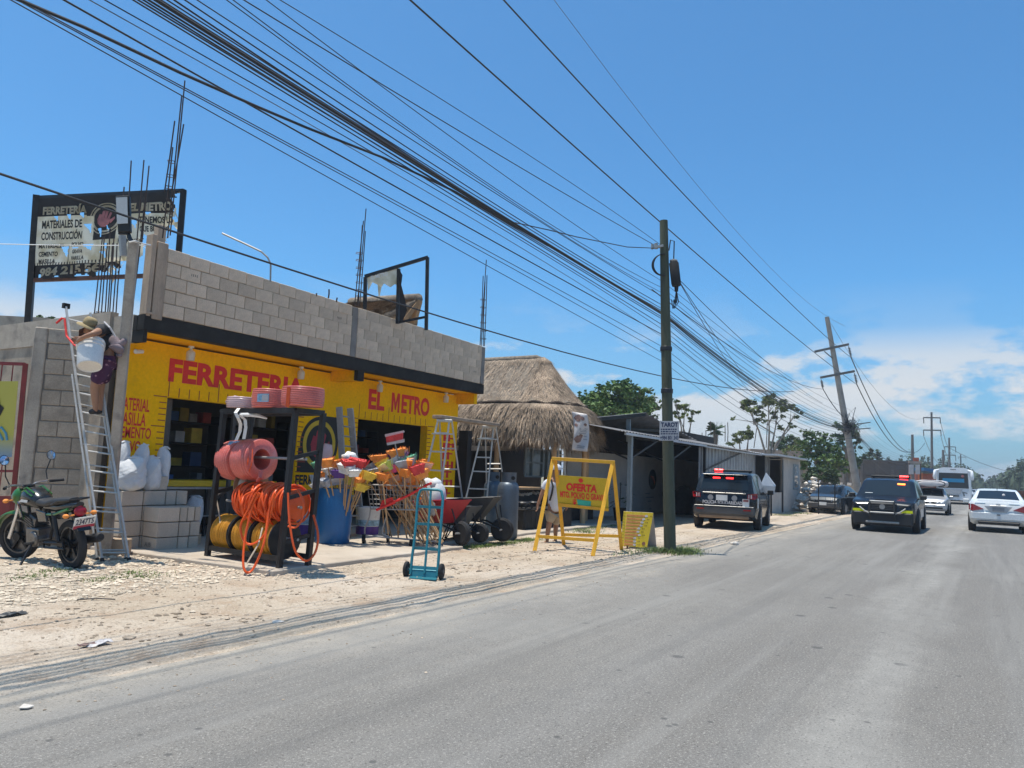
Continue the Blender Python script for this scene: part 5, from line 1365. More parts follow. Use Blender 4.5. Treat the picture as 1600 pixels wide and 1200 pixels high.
# bucket
bt, bb = J(142, 535, -.28), J(140, 573, -.48)
bk = thing('bucket', 'white plastic bucket tipped on its side edge, held by the man on the ladder', 'bucket', tuple(bb)); axb = (bt-bb).normalized(); hb = (bt-bb).length
MB().lathe(bb, [(.02, .018), (.145, .012), (.158, 0), (.165, .012), (.178, hb*.72), (.19, hb*.73), (.19, hb*.79), (.18, hb*.8), (.182, hb*.87), (.194, hb*.88), (.194, hb*.95), (.188, hb), (.176, hb), (.165, .03), (0, .03)], 28, ax=axb).build('pail', M('white_plastic'), bk, smooth=40)
MB().tube([J(123, 533, -.25), J(119.5, 540, -.25), J(121, 556, -.28), J(124, 548, -.3)], .006, 5).build('bail', M('grey_alu'), bk)
rp = tag(MB().tube([J(88, 505), J(97, 497), J(101, 498), J(104, 525, -.1), J(116, 539, -.2), J(120, 541, -.25)], .016, 6).build('rope', M('red_paint'), None), 'orange red rope tied from the ladder top to the bucket', 'rope')
# --- walking man
DW = 17.1
def K(x, y, o=0): return dp(x, y, DW+o)
wm = thing('person', 'man walking away in white T-shirt, cap and beige shorts behind the yellow trestle sign', 'person', tuple(gp(860, 849)))
sk = Sk(); pel = sk.add(K(866, 795), .13); s1 = sk.add(K(866, 780), .125, pel); s2 = sk.add(K(865, 762), .14, s1); s3 = sk.add(K(866, 752), .09, s2)
n_ = sk.add(K(868, 746), .05, s3); h1 = sk.add(K(869, 739), .085, n_); h2 = sk.add(K(870, 732.5, -.0), .085, h1); sk.add(K(870, 728.5), .05, h2)
a = sk.add(K(853, 754, -.05), .06, s3); b = sk.add(K(846, 773, -.08), .045, a); c = sk.add(K(840.5, 788, -.1), .032, b); fingers(sk, K(840.5, 788, -.1), K(840, 793.5, -.11), _f, c)
a = sk.add(K(879, 754, .05), .06, s3); b = sk.add(K(884, 772, .05), .045, a); c = sk.add(K(886, 786, .0), .032, b); fingers(sk, K(886, 786, 0), K(886, 792, 0), _f, c)
for hx_, kx, ky, ax2, ay, o_ in ((861, 858, 821, 855, 843, -.1), (871, 869, 820, 868, 841, .25)):
    a = sk.add(K(hx_, 800, o_*.3), .095, pel); b = sk.add(K(kx, ky, o_), .062, a); c = sk.add(K((kx+ax2)/2-.5, (ky+ay)/2-2, o_), .058, b); d = sk.add(K(ax2, ay, o_), .04, c); e_ = sk.add(K(ax2, ay+4, o_), .038, d); sk.add(K(ax2-5, ay+5, o_+.06), .03, e_)
skin('body', sk.n, sk.e, M('skin'), wm)
pm('shirt_white', (.62, .64, .70), .9, .08, 6); pm('shorts_beige', (.37, .31, .23), .9, .12, 7)
sk = Sk(); a = sk.add(K(866, 801), .156); b = sk.add(K(866, 779), .148, a); c = sk.add(K(865, 763), .158, b); d = sk.add(K(866, 752), .11, c)
e_ = sk.add(K(853, 754, -.05), .08, d); sk.add(K(848.5, 766, -.07), .066, e_); e_ = sk.add(K(879, 754, .05), .08, d); sk.add(K(882.5, 765, .05), .066, e_)
skin('shirt', sk.n, sk.e, M('shirt_white'), wm)
sk = Sk(); a = sk.add(K(866, 794), .15)
for hx_, kx, o_ in ((861, 858.5, -.1), (871, 869, .22)):
    b = sk.add(K(hx_, 803, o_*.4), .128, a); sk.add(K(kx, 819, o_), .105, b)
skin('shorts', sk.n, sk.e, M('shorts_beige'), wm)
hc = K(869.5, 733.5)
MB().lathe(hc, [(.112, -.01), (.118, .02), (.10, .085), (.05, .115), (0, .12)], 18).prism([hc+CR*.05+_f*.09, hc-CR*.05+_f*.09, hc-CR*.06+_f*.22, hc+CR*.06+_f*.22], (0, 0, .012)).build('cap', M('shirt_white'), wm, smooth=50)
MB().tube([K(861, 749, -.13), K(864, 760, -.19), K(862, 772, -.19), K(859, 782, -.16)], .022, 5).build('strap', M('rubber'), wm)
for ax2, ay, o_ in ((855, 847.5, -.1), (868, 845.5, .25)): MB().bar(K(ax2+1.5, ay, o_), K(ax2-7, ay+1.2, o_+.06), .10, .03).build('sandal', M('rust_steel'), wm)

# ================================================================ LADDERS
def ladder(label, lb_, rb, lt_, rt, n, rail=(.03, .075), mat='aluminium', f0=.04, f1=.97, rr=.015, name='ladder', foot=True):
    lb_, rb, lt_, rt = map(V, (lb_, rb, lt_, rt)); t = thing(name, label, 'ladder', tuple((lb_+rb)/2))
    add_section(t, lb_, rb, lt_, rt, n, rail, mat, f0, f1, rr, foot); return t
def add_section(t, lb_, rb, lt_, rt, n, rail=(.03, .075), mat='aluminium', f0=.04, f1=.97, rr=.015, foot=True):
    lb_, rb, lt_, rt = map(V, (lb_, rb, lt_, rt))
    up = (rb-lb_).cross(lt_-lb_).normalized()
    for a, b in ((lb_, lt_), (rb, rt)):
        MB().bar(a, b, rail[0], rail[1], up=up).build('rail', M(mat), t, bev=.004)
        if foot: MB().bar(a-(b-a).normalized()*.02, a+(b-a).normalized()*.06, rail[0]+.02, rail[1]+.02, up=up).build('foot', M('rubber'), t)
    for k in range(n):
        f = f0+(f1-f0)*k/(n-1); MB().tube([lb_.lerp(lt_, f), rb.lerp(rt, f)], rr, 6).build('rung', M(mat), t)
a, b, c, d = gp(160, 879), gp(202, 878), dp(103, 480, 12.15), dp(141, 489, 11.98)
t = ladder('tall aluminium extension ladder leaning on the grey wall, with the man standing on it', a, b, c, d, 13, f0=.035, f1=.95)
off = V((.06, .05, 0))+CR*-.10
add_section(t, a+off, b+off*.6, a.lerp(c, .72)+off*.8, b.lerp(d, .72)+off*.6, 9, (.028, .06), 'aluminium', .06, .95, .013)
MB().bar(c-V((0, 0, .02)), c+V((0, 0, .06)), .06, .1).build('end_cap', M('rubber'), t)
ladder('aluminium ladder leaning on the yellow pier beside the black emblem', gp(541, 846)+V((0, 0, .08)), gp(566, 842)+V((0, 0, .08)), dp(530, 636, 15.9), dp(547, 638, 15.9), 12, (.05, .13), 'grey_alu', .08, .93, .018)
ladder('white painted ladder standing inside the thatched bar by the window', dp(873, 790, 23.5), dp(884, 790, 23.5), dp(873, 697, 23.5), dp(882, 697, 23.5), 9, (.05, .05), 'white_plastic')
def stepladder(label, top, D, legs, rungsA, rungsB):
    t = thing('stepladder', label, 'stepladder', tuple(dp(legs[0][1][0], 845, D)))
    def P(q, o): return dp(q[0], q[1], D+o)
    (a0, a1), (b0, b1), (c0_, c1_), (d0, d1) = legs
    for (p, q), o0, o1, w in ((legs[0], 0, -.35, .035), (legs[1], 0, -.35, .035), (legs[2], .1, .45, .03), (legs[3], .1, .45, .03)):
        MB().bar(P(p, o0), P(q, o1), w, .07, up=_f).build('rail', M('aluminium'), t, bev=.003)
    for y in rungsA:
        f = (y-a0[1])/(a1[1]-a0[1]); p = P(a0, 0).lerp(P(a1, -.35), f); q = P(b0, 0).lerp(P(b1, -.35), f); MB().bar(p, q, .08, .03).build('step', M('aluminium'), t)
    for y in rungsB:
        f = (y-c0_[1])/(c1_[1]-c0_[1]); p = P(c0_, .1).lerp(P(c1_, .45), f); q = P(d0, .1).lerp(P(d1, .45), f); MB().tube([p, q], .018, 5).build('cross_bar', M('aluminium'), t)
    MB().bar(P((top[0], top[2]), .05), P((top[1], top[2]+1), .05), .22, .05).build('top_cap', M('aluminium'), t, bev=.006)
    f = (rungsA[0]-a0[1])/(a1[1]-a0[1]); p = P(a0, -.05).lerp(P(a1, -.35), f+.0); MB().bar(P((top[0]-8, rungsA[0]+.5), -.12), P((top[1]+0, rungsA[0]+1.5), -.05), .2, .02).build('shelf', M('aluminium'), t)
    return t
stepladder('tall aluminium stepladder in front of the red vertical lettering, left end of the plank', (683, 707, 657), 16.0, (((684, 658), (642, 838)), ((702, 658), (680, 842)), ((687, 658), (694, 835)), ((706, 658), (730, 836))), [677, 706, 735, 765, 795, 820], [700, 732, 759, 778, 800])
stepladder('tall aluminium stepladder carrying the right end of the plank, behind the gas cylinders', (754, 776, 667), 18.0, (((755, 668), (716, 828)), ((771, 668), (756, 830)), ((758, 668), (762, 826)), ((775, 668), (797, 826))), [685, 715, 737, 764, 790], [724, 732, 764, 785])
pk = tag(MB().bar(dp(683, 651, 15.95), dp(774, 664, 17.95), .26, .075).build('plank', M('old_plank'), None, bev=.01), 'weathered wooden plank laid across the tops of the two stepladders', 'plank')

# ================================================================ BLOCKS AND SACKS
pm('stack_block', (.52, .44, .355), .95, .06, 5, bump=.5, bsc=70, fine=.1, rand=.08)
pm('brown_block', (.42, .31, .21), .95, .1, 5, bump=.5)
KX = gp(242, 864)*.982; KX.z = 0; SB = .245
GBK = 'cement blocks stacked by the shop door'
bp_ = {}
def cblock(c, sx, sy, label, sz=SB-.006, mat='stack_block', rz=0, group=GBK):
    k = (round(sx, 2), round(sy, 2), mat)
    if k not in bp_:
        o = MB().box((0, 0, sz/2), (sx-.016, sy-.014, sz-.006)).build('cement_block', M(mat), None, bev=.009); bp_[k] = o
    else: o = bp_[k].copy(); COL.objects.link(o)
    o.location = c; o.rotation_euler = (0, 0, rz); tag(o, label, 'block', group); return o
zb = SLZ-.055
CN = ('bottom', 'middle', 'top')
for r_ in range(3):
    ws = ((.4, .2, .2) if r_ == 0 else (.4, .21, .2)) if r_ < 2 else (.41, .14, .14, .12)
    x = KX.x+rnd.uniform(-.01, .01)
    for k, w in enumerate(ws):
        cblock((x+w/2, KX.y+.2, zb+SB*r_), w, .4, 'grey cement block, %s course of the front stack, %s from the left' % (CN[r_], ORD[k])); x += w
CN4 = ('bottom', 'second', 'third', 'top')
for r_ in range(4):
    x = KX.x-.38
    for k, w in enumerate((.38, .40, .2, .22)):
        if r_ == 3 and k == 0 and False: continue
        cblock((x+w/2, KX.y+.58, zb+SB*r_), w, .31, 'grey cement block, %s course of the back stack, %s from the left' % (CN4[r_], ORD[k])); x += w
mb = MB()
for k in range(3): mb.box((KX.x+.07+.05*k-.0, KX.y-.005, zb+.13), (.02 if k == 1 else .035, .003, .05 if k != 1 else .02))
tx = MB(); ST = V((KX.x-.001, KX.y+.32, zb+.10)); put_text(tx, 'A:B', (KX.x-.002, KX.y+.30, zb+.09), (0, -.17, 0), (0, 0, .07), .03)
tx.build('stamp', M('stamp'), None)
bpy.data.objects['stamp'].parent = None
o_st = bpy.data.objects['stamp']
first_blk = next(o for o in COL.objects if o.name.startswith('cement_block'))
inv = Matrix.Translation(first_blk.location).inverted(); o_st.data.transform(inv); o_st.parent = first_blk
cblock((KX.x+.62, KX.y+.62, zb+SB*4), .22, .22, 'lone grey cement block on top of the back stack under the rightmost sack', group=None) if False else None
cblock((KX.x+.34, KX.y+.60, zb+SB*4), .26, .2, 'single grey cement block on top of the back stack, right of the sacks')
p = gp(303, 859); b_ = cblock((p.x+.05, p.y+.15, zb), .26, .2, 'brownish cement block on the ground at the right, under the slumped white sack', mat='brown_block')
p = gp(181, 872); cblock((p.x, p.y+.12, 0), .46, .14, 'long brown block standing on edge at the ladder foot', sz=.3, mat='brown_block', rz=-.75) if False else None
o = MB().box((0, 0, .15), (.48, .16, .3)).build('cement_block', M('brown_block'), None, bev=.012); o.location = gp(183, 871)+V((0, .12, -.02)); o.rotation_euler = (0, 0, -.8); tag(o, 'long brown cement block standing on edge at the ladder foot', 'block', GBK)
for k, (px, py, z) in enumerate(((173, 858, 0), (190, 862, 0), (178, 856, .25), (192, 860, .25))):
    p = gp(px, py); cblock((p.x, p.y+.2, z), .3, .3, 'grey cement block behind the ladder, %s' % ('bottom left', 'bottom right', 'upper left', 'upper right')[k], rz=.5)
CRH = V((CR.x, CR.y, 0)).normalized(); FWH = V((_f.x, _f.y, 0)).normalized()
def sack(label, c, r, h, lean=0, seed=0, sq=.75):
    t = thing('sack', label, 'sack', tuple(c), group='white sacks beside the shop door')
    c = V(c)
    def fn(u, v):
        a = 2*pi*u; k = v*2-1; w = (1-abs(k)**(6 if k < 0 else 7))**.42
        if v > .93: w *= 1.0
        ca, sa = math.cos(a), math.sin(a); q = (abs(ca)**2.6+abs(sa)**2.6)**(-1/2.6)
        n = .07*noise2(u*9+seed, v*5, seed)+.05*noise2(u*19+seed, v*11, seed+1)+.035*noise2(u*41, v*31+seed, seed+2)
        rr = r*w*q*(1.04-.10*v+n+.05*math.sin(3*v+seed))
        fl = 1-.72*max(0, (v-.55)/.45)**1.6
        return c+CRH*(rr*ca*.98*sq+lean*v*h*.6)+FWH*(rr*sa*.62*fl)+V((0, 0, h*(v+.03*math.sin(a*2+seed)+.05*v*ca*math.sin(seed*2.1)*(1 if v > .5 else 0))))
    MB().grid(fn, 56, 40, closed_u=True).build('bag', M('sack'), t, smooth=180)
    tp = c+CRH*lean*h*.6+V((0, 0, h*.985)); MB().tube([tp+CRH*x*r*sq+V((0, 0, rnd.uniform(-.015, .02))) for x in (-.8, -.4, 0, .4, .8)], [.012, .02, .025, .02, .012], 5).build('seam', M('sack'), t, smooth=180)
ZT = zb+SB*4
sack('plump white sack in front, left of the two standing on the top blocks', (yp(203, 750, KX.y+.53).x, KX.y+.53, ZT-.01), .25, .54, 0, 1, .95)
sack('white sack in front, right of the two standing on the top blocks', (yp(236, 750, KX.y+.55).x, KX.y+.55, ZT-.01), .19, .56, .05, 2)
sack('small white sack at the back left, top against the word POLVO', (yp(190, 740, KX.y+.68).x, KX.y+.68, ZT-.01), .15, .80, 0, 3)
sack('white sack lying behind the two front sacks', (yp(217, 740, KX.y+.69).x, KX.y+.69, ZT-.01), .17, .76, .05, 4)
sack('tall narrow white sack at the back right beside the doorway', (yp(253, 740, KX.y+.70).x, KX.y+.70, ZT+.0), .15, .72, .03, 5)
for nm, (px, y0, d) in {}.items():
    p = dp(px, y0, d); cblock((p.x, p.y, ZT-.04), .3, .25, 'grey cement block hidden among the sacks on the back stack, %s' % ('left' if nm == 'l' else 'middle'))
p = gp(306, 850); sack('slumped white sack beside the right end of the block stack', (p.x+.1, p.y+.3, zb+SB-.02), .2, .6, .1, 6)

# ================================================================ HOSE RACK
rk = thing('hose_rack', 'tall black steel rack on casters hung with coils of hose and cable', 'rack', tuple(gp(436, 888)))
pA, pB, pC = gp(436, 888, .07), gp(481, 884, .07), gp(324, 869, .07); pD = pC+(pB-pA)
tA, tB, tC = xp(462, 641, pA.x+.02), None, None
HZ = tA.z
dA = (tA-pA); dA.z = 0
def up_(p, z): return V((p.x, p.y, z))+dA*((z-.07)/(HZ-.07))
for p in (pA, pB, pC, pD): MB().bar(p, up_(p, HZ), .075, .075, up=(1, 0, 0)).build('post', M('black_steel'), rk, bev=.004)
for p, q in ((pA, pC), (pB, pD)):
    MB().bar(up_(p, .2), up_(q, .2), .05, .07).build('bottom_bar', M('black_steel'), rk); MB().bar(up_(p, HZ), up_(q, HZ), .06, .08).build('top_bar', M('black_steel'), rk)
for p, q in ((pA, pB), (pC, pD)):
    MB().bar(up_(p, HZ+.002), up_(q, HZ+.002), .06, .07).build('top_bar', M('black_steel'), rk)
    for z0, z1 in ((.42, .52), (1.05, 1.17), (1.62, 1.74)): MB().bar(up_(p, z0), up_(q, z1), .05, .055).build('end_brace', M('black_steel'), rk)
pe = pA-pC; MB().bar(up_(pC, HZ+.003)-pe*.04, up_(pC, HZ+.003)+pe*.02, .06, .06).build('top_stub', M('black_steel'), rk)
for p in (pA, pB, pC, pD): MB().cyl(p+V((-.02, 0, -.02)), p+V((.02, 0, -.02)), .05).bar(p+V((0, 0, -.02)), p+V((0, 0, .03)), .06, .06).build('caster', M('grey_alu'), rk)
mAB, mCD = (pA+pB)/2, (pC+pD)/2
def ax(s, z): return up_(mCD.lerp(mAB, s), z)
AX = (mAB-mCD).normalized()
for z in (.46, .92, 1.62): MB().cyl(ax(-.02, z), ax(1.02, z), .02).build('axle', M('grey_alu'), rk)
for (x0, y0, x1, y1) in ((330, 782, 355, 765), (328, 842, 350, 822)): MB().bar(dp(x0, y0, 12.2), dp(x1, y1, 12.6), .05, .05).build('end_brace', M('black_steel'), rk)
pm('hose_pink', (.64, .15, .12), .3, .15, 4, fine=.15, coat=.3, dirt=((.66, .30, .27), .56, 6)); pm('hose_wrap', (.60, .42, .42), .25, .1, 5, coat=.5)
pm('hose_orange', (.72, .09, .01), .35, .1, 5); pm('cable_yellow', (.58, .27, .015), .45, .12, 6, fine=.2); pm('spool_wood', (.30, .17, .09), .8, .2, 6); pm('rope_beige', (.50, .42, .32), .8, .12, 9); pm('label_blue', (.25, .42, .55), .4, .4, 20)
def coil(label, c, axis, R, r_in, w, mat, group, turns=11, name='hose_coil'):
    c = V(c); axis = V(axis).normalized(); t = thing(name, label, 'hose', tuple(c), group=group)
    prof = [(r_in, -w/2)]; n = turns
    for k in range(n):
        z0 = -w/2+w*k/n; z1 = -w/2+w*(k+1)/n; bul = math.sin(pi*(k+.5)/n)**.4
        prof += [(R*(.90+.08*bul), z0+.001), (R*(.93+.075*bul), (z0*.6+z1*.4)), (R*(.93+.075*bul), (z0*.3+z1*.7)), (R*(.9+.08*bul), z1-.001)]
    prof += [(r_in, w/2), (r_in*.96, 0), (r_in, -w/2)]
    MB().lathe(c, prof, 36, ax=axis).build('windings', M(mat), t, smooth=70)
    return t, c, axis
zTop = HZ+.05
pc = dp(421, 640, 11.25); GH = 'pink hose coils on the rack'
def flat(px, D): p = dp(px, 640, D); return V((p.x, p.y, 0))
c3 = flat(472, 10.9); t3, c_, a_ = coil('large pink hose coil lying on the right end of the rack top', (c3.x, c3.y, zTop+.135), (0, 0, 1), .305, .14, .27, 'hose_pink', GH, 9)
MB().bar(V((c3.x, c3.y, zTop-.0))-CR*.13-_f*.285, V((c3.x, c3.y, zTop+.275))-CR*.13-_f*.285, .05, .012, up=_f).build('band', M('hose_orange'), t3)
c2 = flat(421, 11.5); t2, c_, a_ = coil('pink hose coil with a blue label lying in the middle of the rack top', (c2.x, c2.y, zTop+.135), (0, 0, 1), .27, .12, .28, 'hose_pink', GH, 9)
lc = V((c2.x, c2.y, zTop+.16))-_f*.275-CR*.02; MB().frame8(lc, CR*.085, V((0, 0, .06)), _f*.004).build('label', M('label_blue'), t2)
MB().frame8(lc-_f*.006+CR*.03, CR*.045, V((0, 0, .045)), _f*.002).build('label', M('banner_white'), t2)
c1 = flat(380, 11.9); t1, c_, a_ = coil('pink coil in clouded plastic wrap lying on the left end of the rack top', (c1.x, c1.y, zTop+.085), (0, 0, 1), .26, .1, .17, 'hose_wrap', GH, 6)
MB().sphere(c1+V((0, 0, zTop+.10))-CR*.15, (.13, .12, .10), 12, 8, .25).build('wrap', M('hose_wrap'), t1, smooth=90)
tA_, cA, aA = coil('pink hose coil hung on the rack, the left of two side by side', ax(.06, 1.56), AX, .315, .14, .32, 'hose_pink', GH, 8)
tB_, cB, aB = coil('pink hose coil hung on the rack, the right of two, open end towards the road', ax(.31, 1.58), AX+V((.05, 0, .05)), .325, .16, .38, 'hose_pink', GH, 8)
MB().frame8(cA+V((0, 0, .26))-_f*.2, CR*.08, V((0, 0, .05))+_f*.04, (_f-CU*.5)*.005).build('label', M('label_blue'), tA_)
for s in (-.1, .0, .1): MB().tube([cB+AX*s+V((0, 0, .19))-_f*.275, cB+AX*(s+.04)-_f*.332, cB+AX*(s-.03)-V((0, 0, .15))-_f*.295], .008, 4).build('band', M('hose_orange'), tB_)
MB().tube([cB+AX*.2-V((0, 0, .30))-_f*.12, cB+AX*.27-V((0, 0, .24))-_f*.16, cB+AX*.25-V((0, 0, .17))-_f*.10], .03, 8).build('hose_end', M('hose_pink'), tB_)
MB().tube([cA-AX*.16-_f*.2-V((0, 0, .1)), cA-AX*.25-_f*.26-V((0, 0, .02)), cA-AX*.27-_f*.28+V((0, 0, .05))], .012, 5).build('tie', M('white_plastic'), tA_)
# white webbing straps holding the pair
st = thing('strap', 'white webbing strap looped from the rack top down to the hung pink coils', 'strap', tuple(cA))
def ribbon(pts, w): 
    mb = MB(); prev = None
    for p in pts:
        q = (V(p)-CR*w/2, V(p)+CR*w/2)
        if prev: mb.add([prev[0], prev[1], q[1], q[0]], [(0, 1, 2, 3)])
        prev = q
    return mb
DS = 11.6
ribbon([dp(373, 638, DS), dp(368, 645, DS-.1), dp(372, 653, DS-.1), dp(376, 662, DS-.05), dp(375, 674, DS), dp(369, 688, DS)], .05).build('webbing', M('white_plastic'), st, solid=.006)
ribbon([dp(374, 648, DS-.05), dp(383, 656, DS), dp(384, 668, DS), dp(381, 686, DS)], .05).build('webbing', M('white_plastic'), st, solid=.006)
MB().tube([dp(375, 648, DS), dp(392, 648, DS), dp(405, 650, DS), dp(417, 654, DS)], [.03, .035, .03, .015], 6).build('strap_end', M('white_plastic'), st)
def spool(label, s0, s1, z, R, core, mat, flange, group, cat='cable spool', name='cable_spool', fr_=None, turns=14, o=0):
    a, b = ax(s0, z)+_f*o, ax(s1, z)+_f*o; t = thing(name, label, cat, tuple((a+b)/2), group=group)
    for p in (a, b): MB().lathe(p-AX*.012, [(.05, 0), (fr_ or R*1.05, 0), (fr_ or R*1.05, .024), (.05, .024)], 28, ax=AX).build('flange', M(flange), t, smooth=40)
    prof = []; L_ = (b-a).length-.03
    for k in range(turns):
        z0 = .015+L_*k/turns; z1 = .015+L_*(k+1)/turns; j = rnd.uniform(-.012, .012); prof += [(R*.93+j, z0), (R*.97+j, (z0+z1)/2), (R*.93+j, z1)]
    MB().lathe(a, prof, 32, ax=AX).build('windings', M(mat), t, smooth=70)
    return t, a, b
GY = 'yellow cable spools on the bottom axle'
spool('yellow cable spool with black flanges, leftmost on the bottom axle', .0, .27, .44, .275, .1, 'cable_yellow', 'black_steel', GY)
spool('yellow cable spool with black flanges, middle one on the bottom axle', .29, .56, .44, .275, .1, 'cable_yellow', 'black_steel', GY)
spool('yellow cable spool with black flanges, rightmost on the bottom axle', .58, .85, .44, .275, .1, 'cable_yellow', 'black_steel', GY)
spool('beige rope on a round wooden spool under the hung pink coils', .20, .36, 1.16, .17, .1, 'rope_beige', 'spool_wood', None, 'rope spool', 'rope_spool', .225, 9, o=.12)
orl = thing('hose_reel', 'big tangle of bright orange hose wound on a reel in the middle of the rack', 'hose', tuple(ax(.62, .98)))
ca, cb = ax(.24, .96), ax(.98, .94); LL = (cb-ca).length
u_ = AX.cross(V((0, 0, 1))).normalized(); w_ = AX.cross(u_)
MB().lathe(ca, [(.05, .02), (.21, .02), (.22, LL*.98), (.05, LL)], 24, ax=AX).build('core_windings', M('hose_orange'), orl, smooth=60)
for k in range(15):
    s0 = rnd.uniform(.02, .55); s1 = s0+rnd.uniform(.12, .4); R0 = rnd.uniform(.23, .315); dz = rnd.uniform(-.02, .05)
    pts_ = []
    for i in range(29):
        a_ = 2*pi*i/28*1.0+k; f = .5-.5*math.cos(2*pi*i/28); r_ = R0*(1+.05*math.sin(3*a_+k))
        pts_.append(ca+AX*LL*(s0+(s1-s0)*f)+u_*math.cos(a_)*r_+w_*math.sin(a_)*r_+V((0, 0, -dz)))
    MB().tube(pts_, .0165, 6, closed=False).build('hose_loop', M('hose_orange'), orl, smooth=60)
for k in range(26):
    s0 = .04+.036*k; pts_ = []
    for i in range(24):
        a_ = 2*pi*i/24; r_ = .25+.03*math.sin(k*2.3)+.012*math.sin(2*a_+k); pts_.append(ca+AX*LL*(s0+.05*math.sin(a_+k))+u_*math.cos(a_)*r_+w_*math.sin(a_)*r_)
    MB().tube(pts_, .017, 6, closed=True).build('hose_loop', M('hose_orange'), orl, smooth=60)
def pt(x, y, d=10.75): return dp(x, y, d)
for lp_ in ([pt(400, 770), pt(386, 800), pt(376, 822), pt(381, 845), pt(395, 850), pt(413, 835), pt(424, 800), pt(428, 775)], [pt(405, 770), pt(395, 790), pt(383, 840, 10.6), pt(380, 880, 10.4), pt(385, 894, 10.35), pt(396, 888, 10.4), pt(412, 850, 10.5), pt(420, 800), pt(430, 770)],
            [pt(383, 812, 11), pt(378, 790, 10.9), pt(382, 775, 11), pt(395, 768, 11)], [pt(450, 770, 10.6), pt(452, 810, 10.5), pt(458, 850, 10.4), pt(466, 868, 10.4), pt(480, 876, 10.5), pt(493, 862, 10.7), pt(497, 835, 10.8), pt(490, 805, 11)], [pt(465, 765, 10.9), pt(474, 785, 10.8), pt(472, 810, 10.8), pt(462, 824, 10.7), pt(450, 822, 10.7)]):
    # smooth it
    q_ = []
    for i in range(len(lp_)-1):
        p0, p1, p2, p3 = lp_[max(i-1, 0)], lp_[i], lp_[i+1], lp_[min(i+2, len(lp_)-1)]
        for k in range(5):
            f = k/5; q_.append(.5*((2*p1)+(p2-p0)*f+(2*p0-5*p1+4*p2-p3)*f*f+(3*p1-p0-3*p2+p3)*f**3))
    q_.append(lp_[-1]); MB().tube(q_, .0165, 6).build('hose_loop', M('hose_orange'), orl, smooth=60)
for pts_ in ([pt(336, 770, 12), pt(342, 800, 11.9), pt(345, 825, 11.7), pt(338, 845, 11.9), pt(330, 850, 12)], [pt(410, 825, 10.9), pt(404, 850, 10.7), pt(386, 880, 10.5)]):
    tag(MB().tube(pts_, .012, 5).build('loose_cord', M('rope_beige'), None), 'thin loose cord hanging from the hose rack, %s' % ('at its left post' if pts_[0].y > 10 else 'in its middle, between the yellow spools'), 'cord')

# ================================================================ BARREL, BROOMS, CART
pm('barrel_blue', (.012, .115, .30), .35, .08, 3, dirt=((.05, .16, .30), .62, 5))
pbq = gp(534, 851, SLZ); BR_ = .40
brl = thing('barrel', 'big blue plastic barrel full of brooms and mops', 'barrel', tuple(pbq))
bc = V((pbq.x+.1, pbq.y+.35, SLZ)); kd = (bc-O).dot(_f)/FOC; Hb = 84*kd; Rb = 28.5*kd
MB().lathe(bc, [(Rb*.86, 0), (Rb*.93, .03), (Rb*.97, Hb*.25), (Rb*1.0, Hb*.45), (Rb*1.0, Hb*.6), (Rb*.97, Hb*.8), (Rb*.90, Hb*.96), (Rb*.91, Hb*.97), (Rb*.91, Hb), (Rb*.86, Hb), (Rb*.86, Hb*.6), (0, Hb*.6)], 36).build('drum', M('barrel_blue'), brl, smooth=50)
pm('fibre_orange', (.85, .30, .06), .7, .2, 9, bump=.5, bsc=120); pm('fibre_red', (.62, .05, .05), .7, .2, 9, bump=.5); pm('fibre_yellow', (.72, .50, .06), .7, .2, 9, bump=.5); pm('fibre_lime', (.50, .55, .12), .7, .2, 9, bump=.5)
pm('fibre_purple', (.10, .04, .25), .6, .2, 9); pm('fibre_white', (.72, .72, .70), .8, .08, 9, bump=.5); pm('fibre_pink', (.62, .08, .25), .6, .15, 9); pm('fibre_grey', (.35, .37, .42), .6, .15, 9); pm('fibre_green', (.12, .35, .22), .6, .15, 9); pm('stick', (.50, .31, .15), .6, .15, 6, rand=.25); pm('film', (.72, .72, .75), .12, .05, 5, spec=.8, alpha=.45)
CNAME = dict(fibre_orange='orange', fibre_red='red', fibre_yellow='yellow', fibre_lime='lime green', fibre_purple='purple', fibre_white='white', fibre_pink='pink', fibre_grey='grey plastic-wrapped', fibre_green='green')
